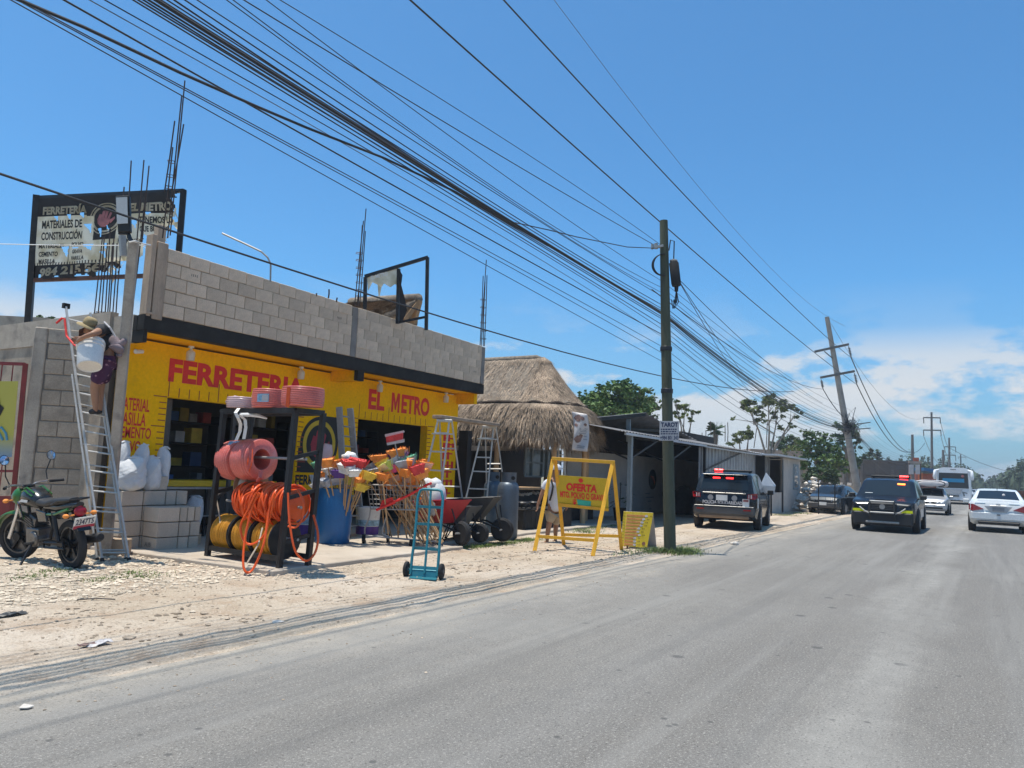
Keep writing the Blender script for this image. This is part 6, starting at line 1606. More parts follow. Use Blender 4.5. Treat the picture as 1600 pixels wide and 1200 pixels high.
def broom(label, foot, head, D0, D1, col, kind='broom', size=(.32, .13, .12), group=None, roll=0, stick_r=.0125, sm='stick'):
    f_, h = dp(foot[0], foot[1], D0), dp(head[0], head[1], D1); d = (h-f_).normalized()
    t = thing('broom' if kind != 'mop' else 'mop', label, kind, tuple(f_), group=group)
    MB().tube([f_, h], stick_r, 6).build('handle', M(sm), t)
    s = d.cross(_f).normalized(); s = (Matrix.Rotation(roll, 3, d)@s); n_ = s.cross(d)
    w, hh, th = size
    if kind == 'mop':
        MB().sphere(h+d*hh*.4, (w*.5, w*.42, hh*.6), 10, 8, .3).build('mop_head', M(col), t, smooth=70)
    else:
        b0 = h-d*.01; MB().frame8(b0, s*w*.42, n_*th*.4, d*.022).build('head', M(sm if sm != 'stick' else col), t)
        mb = MB(); q0 = [b0+d*.02+s*sx*w*.42+n_*sy*th*.38 for sx, sy in ((-1, -1), (1, -1), (1, 1), (-1, 1))]; q1 = [b0+d*hh+s*sx*w*.55+n_*sy*th*.6+d*rnd.uniform(-.01, .015) for sx, sy in ((-1, -1), (1, -1), (1, 1), (-1, 1))]
        mb.add(q0+q1, [(0, 1, 2, 3), (4, 5, 6, 7), (0, 1, 5, 4), (1, 2, 6, 5), (2, 3, 7, 6), (3, 0, 4, 7)])
        for _ in range(46):
            a_, c_ = rnd.random(), rnd.random(); p0 = q0[0].lerp(q0[1], a_).lerp(q0[3].lerp(q0[2], a_), c_); p1 = q1[0].lerp(q1[1], a_).lerp(q1[3].lerp(q1[2], a_), c_)
            p1 = p1+(p1-b0-d*hh)*.18+d*rnd.uniform(-.02, .03); e_ = s*.007+n_*rnd.uniform(-.004, .004)
            if rnd.random() < .5: p0 = p0+(p0-b0)*.25; p1 = p1+(p1-b0-d*hh)*.2
            mb.add([p0-e_, p0+e_, p1+e_*.8, p1-e_*.8], [(0, 1, 2, 3)])
        mb.build('bristles', M(col), t)
        if rnd.random() < .14:
            fm = MB(); fm.add([q0[0]-n_*.012, q0[1]-n_*.012, q1[1]-n_*.02-d*.01, q1[0]-n_*.02+d*.01], [(0, 1, 2, 3)]); fm.build('film', M('film'), t)
    return t
GBR = 'brooms standing in the blue barrel'
Bd = (bc-O).dot(_f)
spec = [(512, 727, 'fibre_orange', -.5), (527, 727, 'fibre_orange', .5), (531, 744, 'fibre_purple', .2), (503, 747, 'fibre_orange', -1), (496, 733, 'fibre_green', -.8), (518, 738, 'fibre_white', .3), (545, 727, 'fibre_red', .6), (557, 729, 'fibre_red', .2), (552, 741, 'fibre_white', .1), (540, 737, 'fibre_white', -.3), (548, 754, 'fibre_lime', .5), (566, 750, 'fibre_yellow', 1.0), (574, 747, 'fibre_yellow', .7), (560, 757, 'fibre_orange', .9), (508, 757, 'fibre_grey', -.6), (497, 762, 'fibre_white', -.8), (562, 764, 'fibre_yellow', .4), (524, 755, 'fibre_grey', 0)]
seen = {}
for k, (x, y, c, rl) in enumerate(spec):
    seen[c] = seen.get(c, 0)+1
    fx = 534+(x-534)*.25; dd = rnd.uniform(-.25, .2)
    broom('%s headed broom in the blue barrel, %s of its colour from the left' % (CNAME[c], ORD[sum(1 for q in spec if q[2] == c and (q[0], q[1]) < (x, y))]), (fx, 815), (x, y), Bd+dd*.5, Bd+dd*1.2-.1, c, 'broom', (rnd.uniform(.2, .3), rnd.uniform(.1, .15), rnd.uniform(.08, .13)), GBR, rl+rnd.uniform(-.5, .5))
broom('fluffy white mop head at the back of the blue barrel', (540, 815), (546, 722), Bd, Bd+.1, 'fibre_white', 'mop', (.34, .2, .2), GBR)
t = thing('wrapped_roll', 'pink plastic wrapped roll standing between the rack and the blue barrel', 'roll', tuple(dp(500, 840, 15.6)))
MB().tube([dp(500, 770, 15.6), dp(504, 735, 15.55), dp(510, 705, 15.5), dp(513, 694, 15.5)], [.12, .13, .14, .08], 12).build('roll', M('hose_wrap'), t, smooth=60)
MB().tube([dp(499, 838, 15.6), dp(500, 772, 15.6)], .03, 6).build('stick', M('stick'), t)
t = thing('white_bag', 'wrinkled white woven bag hanging beside the blue barrel', 'bag', tuple(dp(499, 840, 15.0)))
def wb(u, v): return dp(484+26*u+4*math.sin(v*3), 742+52*v*(1-.25*(u-.6)**2), 15.0+.14*math.sin(u*7+v*2)+.06*math.sin(u*17+v*9))
MB().grid(wb, 16, 14).build('bag_cloth', M('sack'), t, smooth=180, solid=.02)
for x in (487, 503): MB().bar(dp(x, 790, 15.1), dp(x+1, 846, 15.1), .03, .03).build('leg', M('grey_alu'), t)
# shopping cart
CD = 14.6
def Q(x, y, o=0): return dp(x, y, CD+o)
cart = thing('shopping_cart', 'wire shopping cart with red handle, stuffed with wooden brooms', 'shopping cart', tuple(Q(620, 848)))
cor = [(574, 757), (664, 760), (655, 797), (579, 795)]
fr_ = MB()
for o in (0, .62):
    pts_ = [Q(x, y, o) for x, y in cor]; fr_.tube(pts_, .016, 6, closed=True)
for x, y in cor: fr_.tube([Q(x, y, 0), Q(x, y, .62)], .016, 6)
fr_.build('basket_frame', M('grey_alu'), cart, smooth=50)
for o in (0, .62):
    for k in range(1, 15):
        f = k/15; MB().tube([Q(cor[0][0]+(cor[1][0]-cor[0][0])*f, 757+3*f, o), Q(cor[3][0]+(cor[2][0]-cor[3][0])*f, 795+2*f, o)], .006, 4).build('wire', M('grey_alu'), cart)
    for k in range(1, 5):
        f = k/5; MB().tube([Q(574+5*f, 757+38*f, o), Q(664-9*f, 760+37*f, o)], .006, 4).build('wire', M('grey_alu'), cart)
for k in range(1, 7):
    f = k/7; MB().tube([Q(574+5*f, 757+38*f, 0), Q(574+5*f, 757+38*f, .62)], .006, 4).build('wire', M('grey_alu'), cart)
for o in (-.02, .6): MB().tube([Q(579, 796, o), Q(577, 808, o), Q(570, 826, o), Q(570, 837, o), Q(585, 838, o), Q(640, 843, o), Q(690, 847, o)], .017, 6).build('underframe', M('grey_alu'), cart, smooth=50)
MB().tube([Q(603, 797, 0), Q(604, 806, 0), Q(598, 825, 0), Q(598, 834, 0), Q(606, 838, .02), Q(607, 838, .58)], .015, 6).tube([Q(570, 837, 0), Q(570, 837, .6)], .014, 6).tube([Q(690, 847, 0), Q(690, 847, .6)], .014, 6).build('underframe', M('grey_alu'), cart, smooth=50)
for k in range(7): MB().tube([Q(583+14*k, 838.5+k, 0), Q(583+14*k, 838.5+k, .6)], .006, 4).build('wire', M('grey_alu'), cart)
for x, y, o in ((568, 843, -.05), (606, 842, .35), (642, 852, -.15), (685, 851, .2)):
    c = Q(x, y, o); MB().lathe(c-CR*.02, [(.03, 0), (.075, 0), (.08, .01), (.08, .035), (.075, .045), (.03, .045)], 14, ax=CR).bar(c, c+V((0, 0, .1)), .05, .05).build('caster', M('rubber'), cart, smooth=40)
MB().tube([Q(588, 797, -.1), Q(610, 787, -.12), Q(640, 773, -.12), Q(668, 757, -.1), Q(674, 755, -.05)], .024, 8).build('handle', M('red_paint'), cart, smooth=50)
MB().prism([Q(592, 797, -.06), Q(597, 782, -.06), Q(612, 777, -.06), Q(618, 787, -.06)], _f*.01).build('seat_flap', M('red_paint'), cart)
GC = 'wooden brooms stuffed in the shopping cart'
spec = [(592, 720, 'fibre_orange', .1), (621, 711, 'fibre_orange', .4), (629, 715, 'fibre_orange', 0), (623, 717, 'fibre_purple', .3), (606, 733, 'fibre_lime', -.5), (612, 736, 'fibre_pink', -.4), (641, 724, 'fibre_green', .3), (641, 727, 'fibre_orange', 1.4), (607, 745, 'fibre_orange', -.6), (632, 742, 'fibre_orange', -.6), (656, 731, 'fibre_orange', .2), (664, 733, 'fibre_orange', .5), (654, 738, 'fibre_red', .3), (587, 740, 'fibre_grey', -.7), (580, 734, 'fibre_grey', -.6), (628, 724, 'fibre_grey', -.5), (635, 730, 'fibre_grey', -.3), (598, 748, 'fibre_orange', -.9), (620, 752, 'fibre_orange', -.7), (647, 740, 'fibre_orange', 0), (600, 730, 'fibre_yellow', .3), (616, 727, 'fibre_white', .1), (650, 748, 'fibre_orange', .3), (660, 745, 'fibre_orange', .6), (575, 750, 'fibre_yellow', -.8), (636, 756, 'fibre_orange', -.4), (644, 760, 'fibre_orange', -.2), (612, 760, 'fibre_orange', -.8)]
for k, (x, y, c, rl) in enumerate(spec):
    n_ = sum(1 for q in spec if q[2] == c and (q[0], q[1]) < (x, y))
    fx = 612+(k*37 % 78); o = rnd.uniform(-.35, .45)
    broom('%s headed broom stuffed in the shopping cart, %s of its colour from the left' % (CNAME[c], ORD[n_]), (fx+(x-625)*.35, 832+(k*7 % 12)), (x, y), CD+.25+o*.7, CD+.15+o, c, 'broom', (rnd.uniform(.24, .34), rnd.uniform(.11, .15), .10), GC, rl+rnd.uniform(-.4, .4), .014)
for k in range(14):
    x = 640+k*3.3; broom('bare broom stick low at the right of the cart, %s from the left' % ORD[k], (x+12+rnd.uniform(-3, 3), 846+k % 4), (x-28+rnd.uniform(-8, 8), 775+rnd.uniform(-8, 8)), CD+rnd.uniform(-.25, .2), CD+rnd.uniform(0, .5), 'fibre_orange', 'broom', (.02, .02, .02), GC, 0, .014)
tb = thing('broom', 'single broom sticking up highest, red orange head wrapped in clear film', 'broom', tuple(Q(640, 800)), group=GC)
MB().tube([Q(640, 800, .2), Q(622, 715, .1), Q(617, 692, .1)], .013, 6).build('handle', M('grey_alu'), tb)
MB().prism([Q(603, 681, .05), Q(629, 675, .05), Q(629, 687, .05), Q(604, 692, .05)], _f*.09).build('bristles', M('fibre_red'), tb)
MB().prism([Q(601, 679, .03), Q(630, 673, .03), Q(631, 676, .03), Q(602, 683, .03)], _f*.11).prism([Q(604, 692, .03), Q(631, 686, .03), Q(631, 691, .03), Q(605, 696, .03)], _f*.11).build('film', M('film'), tb)
t = thing('white_sack', 'white cloth sack slumped in the red wheelbarrow behind the teal hand truck', 'sack', tuple(dp(675, 800, 15.25)))
MB().sphere(dp(681, 780, 15.25), (.20, .21, .36), 22, 16, .16).sphere(dp(667, 768, 15.3), (.16, .15, .26), 18, 12, .18).sphere(dp(680, 757, 15.3), (.14, .14, .13), 12, 9, .2).build('bag', M('sack'), t, smooth=180)
for lab, px, py, D, r_ in (('white paint bucket with teal and purple label between barrel and cart', 574, 822, 16.2, .26), ('white bucket with blue striped label behind the right posts of the rack', 481, 800, 15.2, .22)):
    p = dp(px, py, D); t = thing('paint_bucket', lab, 'bucket', (p.x, p.y, SLZ)); hh = .56 if px > 500 else .74
    MB().lathe((p.x, p.y, SLZ), [(r_*.88, 0), (r_, hh), (r_*1.05, hh), (r_*1.05, hh+.04), (0, hh+.04)], 22).build('pail', M('white_plastic'), t, smooth=40)
    MB().lathe((p.x, p.y, SLZ), [(r_*.905, .03), (r_*.93, hh*.36)], 22).build('label', M('fibre_purple'), t, smooth=40); MB().lathe((p.x, p.y, SLZ), [(r_*.935, hh*.38), (r_*.965, hh*.6)], 22).build('label', M('label_blue'), t, smooth=40)

# ================================================================ HAND TRUCK
pm('teal_steel', (.025, .17, .21), .4, .12, 6, metal=.2, dirt=((.08, .14, .13), .62, 10))
pm('moto_hub', (.1, .1, .1), .6)
ht = thing('hand_truck', 'teal tubular steel hand truck standing at the slab edge', 'hand truck', tuple(gp(662, 905)))
h0 = gp(641, 903), gp(683, 906)
def hq(u, v):
    """u across, v up the frame"""
    b = h0[0].lerp(h0[1], u)+V((0, 0, .05)); tp = dp(654, 764, 11.35).lerp(dp(693, 766, 11.3), u); return b.lerp(tp, v)
fr_ = MB(); fr_.tube([hq(0, 0), hq(0, .22), hq(.02, .3), hq(.03, .6), hq(0, .9), hq(.08, .985), hq(.2, 1), hq(.8, 1), hq(.92, .985), hq(1, .9), hq(1, .6), hq(1, .3), hq(1, .22), hq(1, 0)], .021, 8)
fr_.build('frame_tube', M('teal_steel'), ht, smooth=50)
MB().tube([hq(.52, .02), hq(.52, .5), hq(.5, .98)], .018, 7).build('centre_tube', M('teal_steel'), ht, smooth=50)
for v in (.30, .585, .79): MB().bar(hq(0, v), hq(1, v), .02, .04).build('cross_bar', M('teal_steel'), ht)
pl = [hq(-.02, .0)-V((0, 0, .03)), hq(1.02, .0)-V((0, 0, .03)), hq(1.0, .1), hq(.0, .1)]
MB().prism(pl, _f*.01).build('back_plate', M('teal_steel'), ht)
MB().prism([hq(.0, 0)-V((0, 0, .035)), hq(1, 0)-V((0, 0, .035)), hq(1, 0)-V((.16, .1, .035)), hq(0, 0)-V((.16, .1, .035))], (0, 0, .012)).build('toe_plate', M('teal_steel'), ht)
for u, s in ((-.17, -1), (1.14, 1)):
    c = hq(u, .08); c.z = .115; axw = (h0[1]-h0[0]).normalized()
    w = MB().lathe(c-axw*.025, [(.045, 0), (.085, -.004), (.108, .006), (.113, .025), (.108, .044), (.085, .054), (.045, .05)], 20, ax=axw).build('wheel', M('rubber'), ht, smooth=40)
    MB().lathe(c-axw*.03, [(.0, 0), (.03, 0), (.03, .06), (0, .06)], 12, ax=axw).build('hub', M('moto_hub'), w)
MB().cyl(V((hq(-.17, .08).x, hq(-.17, .08).y, .115)), V((hq(1.14, .08).x, hq(1.14, .08).y, .115)), .012).build('axle', M('teal_steel'), ht)

# ================================================================ WHEELBARROWS, GAS CYLINDERS
def wheelbarrow(label, px, py, D, rz, tray, sc_=1.0, dz=0):
    p = dp(px, py, D); t = thing('wheelbarrow', label, 'wheelbarrow', (p.x, p.y, SLZ if dz == 0 else dz), rz, 'wheelbarrows on the slab'); s = sc_
    mb = MB(); top = [(-.55, -.33, .66), (.42, -.28, .74), (.42, .28, .74), (-.55, .33, .66)]; bot = [(-.38, -.2, .36), (.12, -.17, .34), (.12, .17, .34), (-.38, .2, .36)]
    mb.add([V(q)*s for q in bot+top], [(0, 1, 2, 3), (0, 1, 5, 4), (1, 2, 6, 5), (2, 3, 7, 6), (3, 0, 4, 7)]); mb.build('tray', M(tray), t, local=True, solid=.012, bev=.01)
    mb = MB(); mb.tube([V(q)*s for q in top], .013, 5, closed=True); mb.build('rim', M(tray), t, local=True)
    for y in (-1, 1):
        MB().tube([V((.52, y*.05, .2))*s, V((.2, y*.16, .32))*s, V((-.4, y*.22, .38))*s, V((-1.0, y*.27, .62))*s], .017*s, 6).build('handle', M('black_steel'), t, local=True)
        MB().tube([V((-.3, y*.2, .36))*s, V((-.42, y*.22, .02))*s, V((-.18, y*.2, .02))*s, V((.0, y*.17, .33))*s], .014*s, 5).build('leg', M('black_steel'), t, local=True)
        MB().tube([V((.42, y*.16, .6))*s, V((.52, y*.06, .2))*s], .012*s, 5).build('strut', M('black_steel'), t, local=True)
    w = MB().lathe(V((.52, -.05, .2))*s, [(.1*s, 0), (.16*s, -.006), (.195*s, .02*s), (.2*s, .05*s), (.195*s, .08*s), (.16*s, .106*s), (.1*s, .1*s)], 22, ax=(0, 1, 0)).build('wheel', M('rubber'), t, smooth=40, local=True)
    MB().lathe(V((.52, -.045, .2))*s, [(.03*s, 0), (.105*s, .005), (.105*s, .085*s), (.03*s, .09*s)], 14, ax=(0, 1, 0)).build('rim', M('grey_alu'), w, local=True)
    MB().cyl(V((.52, -.14, .2))*s, V((.52, .14, .2))*s, .015*s).build('axle', M('grey_alu'), t, local=True)
    return t
pm('tray_red', (.38, .02, .03), .4, .12, 5); pm('tray_grey', (.10, .105, .11), .45, .15, 5); pm('tray_black', (.035, .037, .04), .5, .2, 5)
AR = math.atan2(CR.y, CR.x)
wheelbarrow('red wheelbarrow right of the teal hand truck', 688, 846, 15.3, AR-.75, 'tray_red', 1.18)
wheelbarrow('small grey wheelbarrow between the red one and the black one', 715, 842, 15.8, AR-.45, 'tray_grey', 1.0)
wheelbarrow('large black wheelbarrow in front of the gas cylinders', 738, 842, 16.2, AR-.25, 'tray_black', 1.25)
pm('tank_blue', (.065, .105, .15), .4, .12, 4, metal=.3, dirt=((.10, .11, .12), .6, 8)); pm('tank_grey', (.10, .125, .155), .42, .12, 4, metal=.3, dirt=((.13, .13, .13), .6, 8))
def tank(label, px, py, mat, wpx, hpx, seam):
    b = gp(px, py, .0); D = (b-O).dot(_f)+.2; k = D/FOC; b = dp(px, py-2, D); R = wpx/2*k; H_ = hpx*k; z0 = max(0, b.z-.02)
    t = thing('gas_cylinder', label, 'gas cylinder', (b.x, b.y, z0), group='gas cylinders in front of the thatched bar'); c = V((b.x, b.y, z0))
    MB().lathe(c, [(R*.85, 0), (R*.86, .05), (R*.97, .07), (R, .12), (R, H_*.74), (R*.96, H_*.80), (R*.8, H_*.845), (R*.5, H_*.87), (0, H_*.88)], 30).build('body', M(mat), t, smooth=50)
    MB().lathe(c, [(R*.69, H_*.83), (R*.72, H_*.99), (R*.74, H_), (R*.70, H_), (R*.66, H_*.84)], 26).build('collar', M(mat), t, smooth=50)
    MB().cyl(c+V((0, 0, H_*.86)), c+V((0, 0, H_*.96)), .035).cyl(c+V((0, 0, H_*.93)), c+V((0, 0, H_*.93))+CR*.1, .02).build('valve', M('chrome'), t)
    MB().lathe(c, [(R*1.004, H_*.70), (R*1.012, H_*.705), (R*1.004, H_*.71)], 30).build('weld', M(mat), t)
    q = c+V((0, 0, H_*.93))-_f*R*.73+CR*.1; MB().lathe(q, [(.045, 0), (.045, .01), (0, .01)], 12, ax=-_f).build('collar_hole', M('rubber'), t)
tank('blue grey gas cylinder standing behind and left of the lighter one', 767, 838, 'tank_blue', 28, 99, 0)
tank('grey gas cylinder with a collar, the right and nearer of the two', 791, 846, 'tank_grey', 34, 106, 1)

# ================================================================ YELLOW TRESTLE SIGN AND PRICE BOARD
pm('sign_yellow', (.76, .39, .025), .55, .08, 5, dirt=((.42, .27, .06), .6, 12)); pm('panel_yellow', (.58, .42, .02), .5, .06, 3); pm('sticker_teal', (.02, .42, .33), .5, .15, 9)
ts = thing('trestle_sign', 'yellow wooden trestle with a yellow OFERTA panel at the roadside', 'sign', tuple(gp(880, 862)))
DT = 15.8
fl_, fr2_, bl_, br_ = gp(835, 862), gp(926, 869), gp(881, 851), gp(971, 863)
bl_ = dp(881, 851, 16.6); bl_.z = 0; br_ = dp(971, 863, 16.15); br_.z = 0
t0, t1 = dp(864, 718, DT), dp(957, 724, DT-.25)
for p, q in ((fl_, t0), (fr2_, t1), (bl_, t0+CR*.05+_f*.05), (br_, t1+CR*.02+_f*.05)): MB().bar(p, q, .075, .05, up=_f).build('leg', M('sign_yellow'), ts, bev=.004)
MB().bar(t0-CR*.02+V((0, 0, .02)), t1+CR*.05+V((0, 0, .02)), .10, .07).build('top_beam', M('sign_yellow'), ts, bev=.004)
MB().bar(fl_.lerp(t0, .16), fr2_.lerp(t1, .16), .05, .06).build('bottom_bar', M('sign_yellow'), ts); MB().bar(bl_.lerp(t0, .13), br_.lerp(t1, .16), .05, .06).build('bottom_bar', M('sign_yellow'), ts)
g0, g1, g2, g3 = dp(868, 742, 16.0), dp(950, 748, 15.72), dp(951, 799, 15.85), dp(872, 791, 16.15)
def sg_(u, v, o=0): return g0.lerp(g1, u).lerp(g3.lerp(g2, u), v)-_f*o
MB().prism([sg_(0, 0), sg_(1, 0), sg_(1, 1), sg_(0, 1)], _f*.012).build('panel', M('panel_yellow'), ts)
MB().bar(sg_(.0, .93, .02), sg_(1.0, .94, .02), .03, .05).build('batten', M('sign_yellow'), ts)
mb = MB()
def stext(mb, s, u0, v0, u1, v1, b=.03, sl=.0): put_text(mb, s, (0, 0, 0), (1, 0, 0), (0, 1, 0), b, fn=lambda a, c: sg_(u0+(u1-u0)*a+sl*c, v1+(v0-v1)*c, .006))
stext(mb, 'OFERTA', .18, .22, .78, .47, .05, .02); stext(mb, 'MTO. POLVO O GRAVA', .06, .50, .93, .70, .035); stext(mb, '$', .30, .72, .37, .90, .04)
mb.add([sg_(.48, .12, .006)]+[sg_(.48+.045*math.cos(i*.5236), .12+.07*math.sin(i*.5236), .006) for i in range(12)], [(0, 1+i, 1+(i+1) % 12) for i in range(12)])
mb.build('lettering', M('red_paint'), ts)
mb = MB().prism([sg_(.385, .72, .008), sg_(.66, .74, .008), sg_(.65, .925, .008), sg_(.40, .90, .008)], _f*.002).build('sticker', M('sticker_teal'), ts)
tg = thing('price_board', 'small yellow folding price list board beside the wooden pole', 'sign', tuple(gp(990, 860)))
D = 16.35
a0, a1, a2, a3 = dp(974.5, 799, D+.25), dp(1021, 801.5, D+.25), dp(1011, 856, D), dp(970, 853, D)
def ab(u, v, o=0): return a0.lerp(a1, u).lerp(a3.lerp(a2, u), v)-_f*o
MB().prism([ab(0, 0), ab(1, 0), ab(1, 1), ab(0, 1)], _f*.015).build('front_panel', M('panel_yellow'), tg)
b2, b3 = dp(1026, 855, D+.75), dp(984, 852, D+.75)
MB().prism([a0+_f*.02, a1+_f*.02, b2, b3], _f*.015).build('back_panel', M('banner_white'), tg)
for p in (ab(.02, 1), ab(.95, 1), ab(.25, 1)): MB().bar(p-V((0, 0, .13)), p+V((0, 0, .02)), .03, .03).build('leg', M('rust_steel'), tg)
mb = MB(); mw = MB(); mk = MB()
mo = MB()
for k in range(10):
    v = .085+k*.092
    ln = (.72, .62, .58, .58, .50, .50, .56, .42, .42, .42)[k]; u = .13
    mo.add([ab(.11, v-.01, .004), ab(.11+ln*.93, v-.01, .004), ab(.11+ln*.93, v+.055, .004), ab(.11, v+.055, .004)], [(0, 1, 2, 3)])
    while u < ln:
        w = rnd.uniform(.02, .04); mb.add([ab(u, v, .006), ab(u+w, v, .006), ab(u+w, v+.045, .006), ab(u, v+.045, .006)], [(0, 1, 2, 3)]); u += w+.012
    u = ln+.06+rnd.uniform(0, .03); mw.add([ab(u, v+.02, .006)]+[ab(u+.06*math.cos(i), v+.02+.04*math.sin(i)*rnd.uniform(.6, 1.2), .006) for i in range(6)], [(0, 1+i, 1+(i+1) % 6) for i in range(6)])
    for j in range(2): mk.add([ab(u+.12+.05*j, v, .006), ab(u+.14+.05*j, v, .006), ab(u+.14+.05*j, v+.03, .006), ab(u+.12+.05*j, v+.03, .006)], [(0, 1, 2, 3)])
for k in range(11): mk.add([ab(.0, .04+k*.088, .006), ab(.075, .04+k*.088, .006), ab(.075, .05+k*.088, .006), ab(.0, .05+k*.088, .006)], [(0, 1, 2, 3)])
pm('print_peach', (.68, .40, .14), .6); pm('print_orange', (.50, .17, .03), .6)
mo.build('price_rows', M('print_peach'), tg); mb.build('price_rows', M('print_orange'), tg); mw.build('price_patch', M('banner_white'), tg); mk.build('ruler_marks', M('black_letter'), tg)
pm('seal_brown', (.22, .10, .06), .6)
MB().add([ab(.84, .885, .006)]+[ab(.84+.065*math.cos(i*.4488), .885+.05*math.sin(i*.4488), .006) for i in range(14)], [(0, 1+i, 1+(i+1) % 14) for i in range(14)]).build('seal', M('seal_brown'), tg)

# ================================================================ MOTORBIKE
pm('moto_black', (.012, .013, .014), .22, .1, 4, coat=.4); pm('moto_green', (.025, .13, .02), .3, .1, 4, coat=.4); pm('moto_metal', (.16, .155, .15), .4, .2, 9, metal=.7, dirt=((.06, .05, .04), .55, 12)); pm('mirror_glass', (.55, .62, .72), .08, .02, 3, metal=.9); pm('tail_red', (.30, .01, .025), .25, .1, 5); pm('plate_white', (.66, .66, .64), .5, .05, 5); pm('plate_red', (.35, .03, .06), .5); pm('seat_black', (.025, .025, .027), .55, .15, 8, bump=.2)
rw = gp(113, 889); hd = V((-CR.x, -CR.y, 0)).normalized()*1.0+V((_f.x, _f.y, 0)).normalized()*.62; hd.normalize(); MS = 1.1; mid = rw+hd*.635*MS
mt = thing('motorcycle', 'black and green motorcycle leaning on its side stand at the far left', 'motorcycle', tuple(mid), math.atan2(hd.y, hd.x))
mt.scale = (MS, MS, MS); mt.rotation_euler = (math.radians(-7), 0, math.atan2(hd.y, hd.x))
def lb_(mb, nm, m_, par_=mt, **k): return mb.build(nm, M(m_), par_, local=True, **k)
def mwheel(x, yaw, nm):
    R_ = Matrix.Rotation(yaw, 3, 'Z'); axw = R_@V((0, 1, 0)); c = V((x, 0, .305))
    w = lb_(MB().lathe(c-axw*.045, [(.225, .005), (.26, 0), (.295, .015), (.305, .045), (.295, .075), (.26, .09), (.225, .085), (.235, .045), (.225, .005)], 34, ax=axw), nm, 'rubber', smooth=40)
    mb = MB().lathe(c-axw*.03, [(.205, 0), (.228, 0), (.228, .06), (.205, .06), (.205, 0)], 34, ax=axw); lb_(mb, 'rim', 'moto_metal', w, smooth=40)
    mb = MB().lathe(c-axw*.06, [(0, 0), (.055, 0), (.055, .12), (0, .12)], 14, ax=axw)
    for k in range(5):
        a = 2*pi*k/5+.3; d = (R_@V((math.cos(a), 0, 0)))+V((0, 0, math.sin(a))); mb.bar(c+d*.04, c+d*.215, .03, .035, up=axw)
    lb_(mb, 'spokes', 'black_steel', w)
    return w
mwheel(-.635, 0, 'rear_wheel'); FY = .35; mwheel(.635, FY, 'front_wheel')
s_, c_ = math.sin(FY), math.cos(FY)
fx = lambda x, y, z: V((.50+(x-.50)*c_-y*s_, (x-.50)*s_+y*c_, z))
for y in (-.1, .1): lb_(MB().tube([fx(.64, y, .305), fx(.52, y, .62), fx(.43, y, .88)], [.026, .022, .019], 8), 'fork', 'chrome', smooth=50)
lb_(MB().grid(lambda u, v: fx(.64+.335*math.cos(.15+2.1*u), (.075)*(v*2-1), .305+.345*math.sin(.15+2.1*u)-.03*(v*2-1)**2), 14, 4), 'front_fender', 'moto_green', solid=.008, smooth=60)
lb_(MB().tube([fx(.47, -.38, .98), fx(.42, -.30, 1.02), fx(.44, -.12, 1.0), fx(.44, 0, .95), fx(.44, .12, 1.0), fx(.42, .30, 1.02), fx(.36, .40, 1.0)], .014, 7), 'handlebar', 'chrome', smooth=50)
for y, e in ((-.36, -.5), (.33, .46)): lb_(MB().tube([fx(.44, y, 1.0), fx(.34, e, 1.0)], .02, 8), 'grip', 'rubber', smooth=50)
for y in (-.30, .30):
    ms_ = lb_(MB().tube([fx(.42, y, 1.02), fx(.46, y*1.08, 1.14), fx(.42, y*1.2, 1.29)], .008, 5), 'mirror_stem', 'black_steel')
    c = fx(.42, y*1.25, 1.35); nrm = V((-.95, -.2, .15)).normalized(); lb_(MB().lathe(c, [(0, -.02), (.06, -.015), (.068, 0), (.0, .0)], 16, ax=nrm), 'mirror_back', 'moto_black', ms_, smooth=60)
    lb_(MB().lathe(c+nrm*.001, [(.06, 0), (0, .004)], 16, ax=nrm), 'mirror', 'mirror_glass', ms_)
hl = lb_(MB().sphere(fx(.54, 0, .84), (.11, .11, .12), 14, 10), 'headlight_cowl', 'moto_green', smooth=60)
lb_(MB().sphere(fx(.595, 0, .83), (.07, .085, .085), 12, 8), 'headlight', 'pane', hl, smooth=60)
lb_(MB().box(fx(.45, 0, .97), (.12, .16, .06)), 'instruments', 'moto_black', bev=.015)
for x, y, z in ((.55, .2, .80), (.55, -.2, .80), (-.83, .17, .69), (-.83, -.17, .69)): lb_(MB().tube([V((x, y*.4, z)), V((x, y*.8, z))], .01, 5).sphere(V((x, y, z)), (.045, .035, .028), 10, 7), 'indicator', 'fibre_orange', smooth=60)
def loft(secs, nm, m_, par_=mt, n=14, **k):
    mb = MB(); vs = []
    for (x, zc, hw, hh, e) in secs:
        for i in range(n):
            a = 2*pi*i/n; ca, sa = math.cos(a), math.sin(a); vs.append(V((x, hw*math.copysign(abs(ca)**e, ca), zc+hh*math.copysign(abs(sa)**e, sa))))
    fs = [(j*n+i, j*n+(i+1) % n, (j+1)*n+(i+1) % n, (j+1)*n+i) for j in range(len(secs)-1) for i in range(n)]
    fs += [tuple(range(n)), tuple((len(secs)-1)*n+i for i in range(n))]
    mb.add(vs, fs); return lb_(mb, nm, m_, par_, smooth=70, **k)
tk_ = loft([(.40, .80, .05, .05, .8), (.36, .82, .13, .10, .8), (.25, .85, .155, .13, .75), (.12, .84, .15, .12, .75), (.0, .80, .12, .09, .75), (-.06, .78, .08, .05, .8)], 'fuel_tank', 'moto_black')
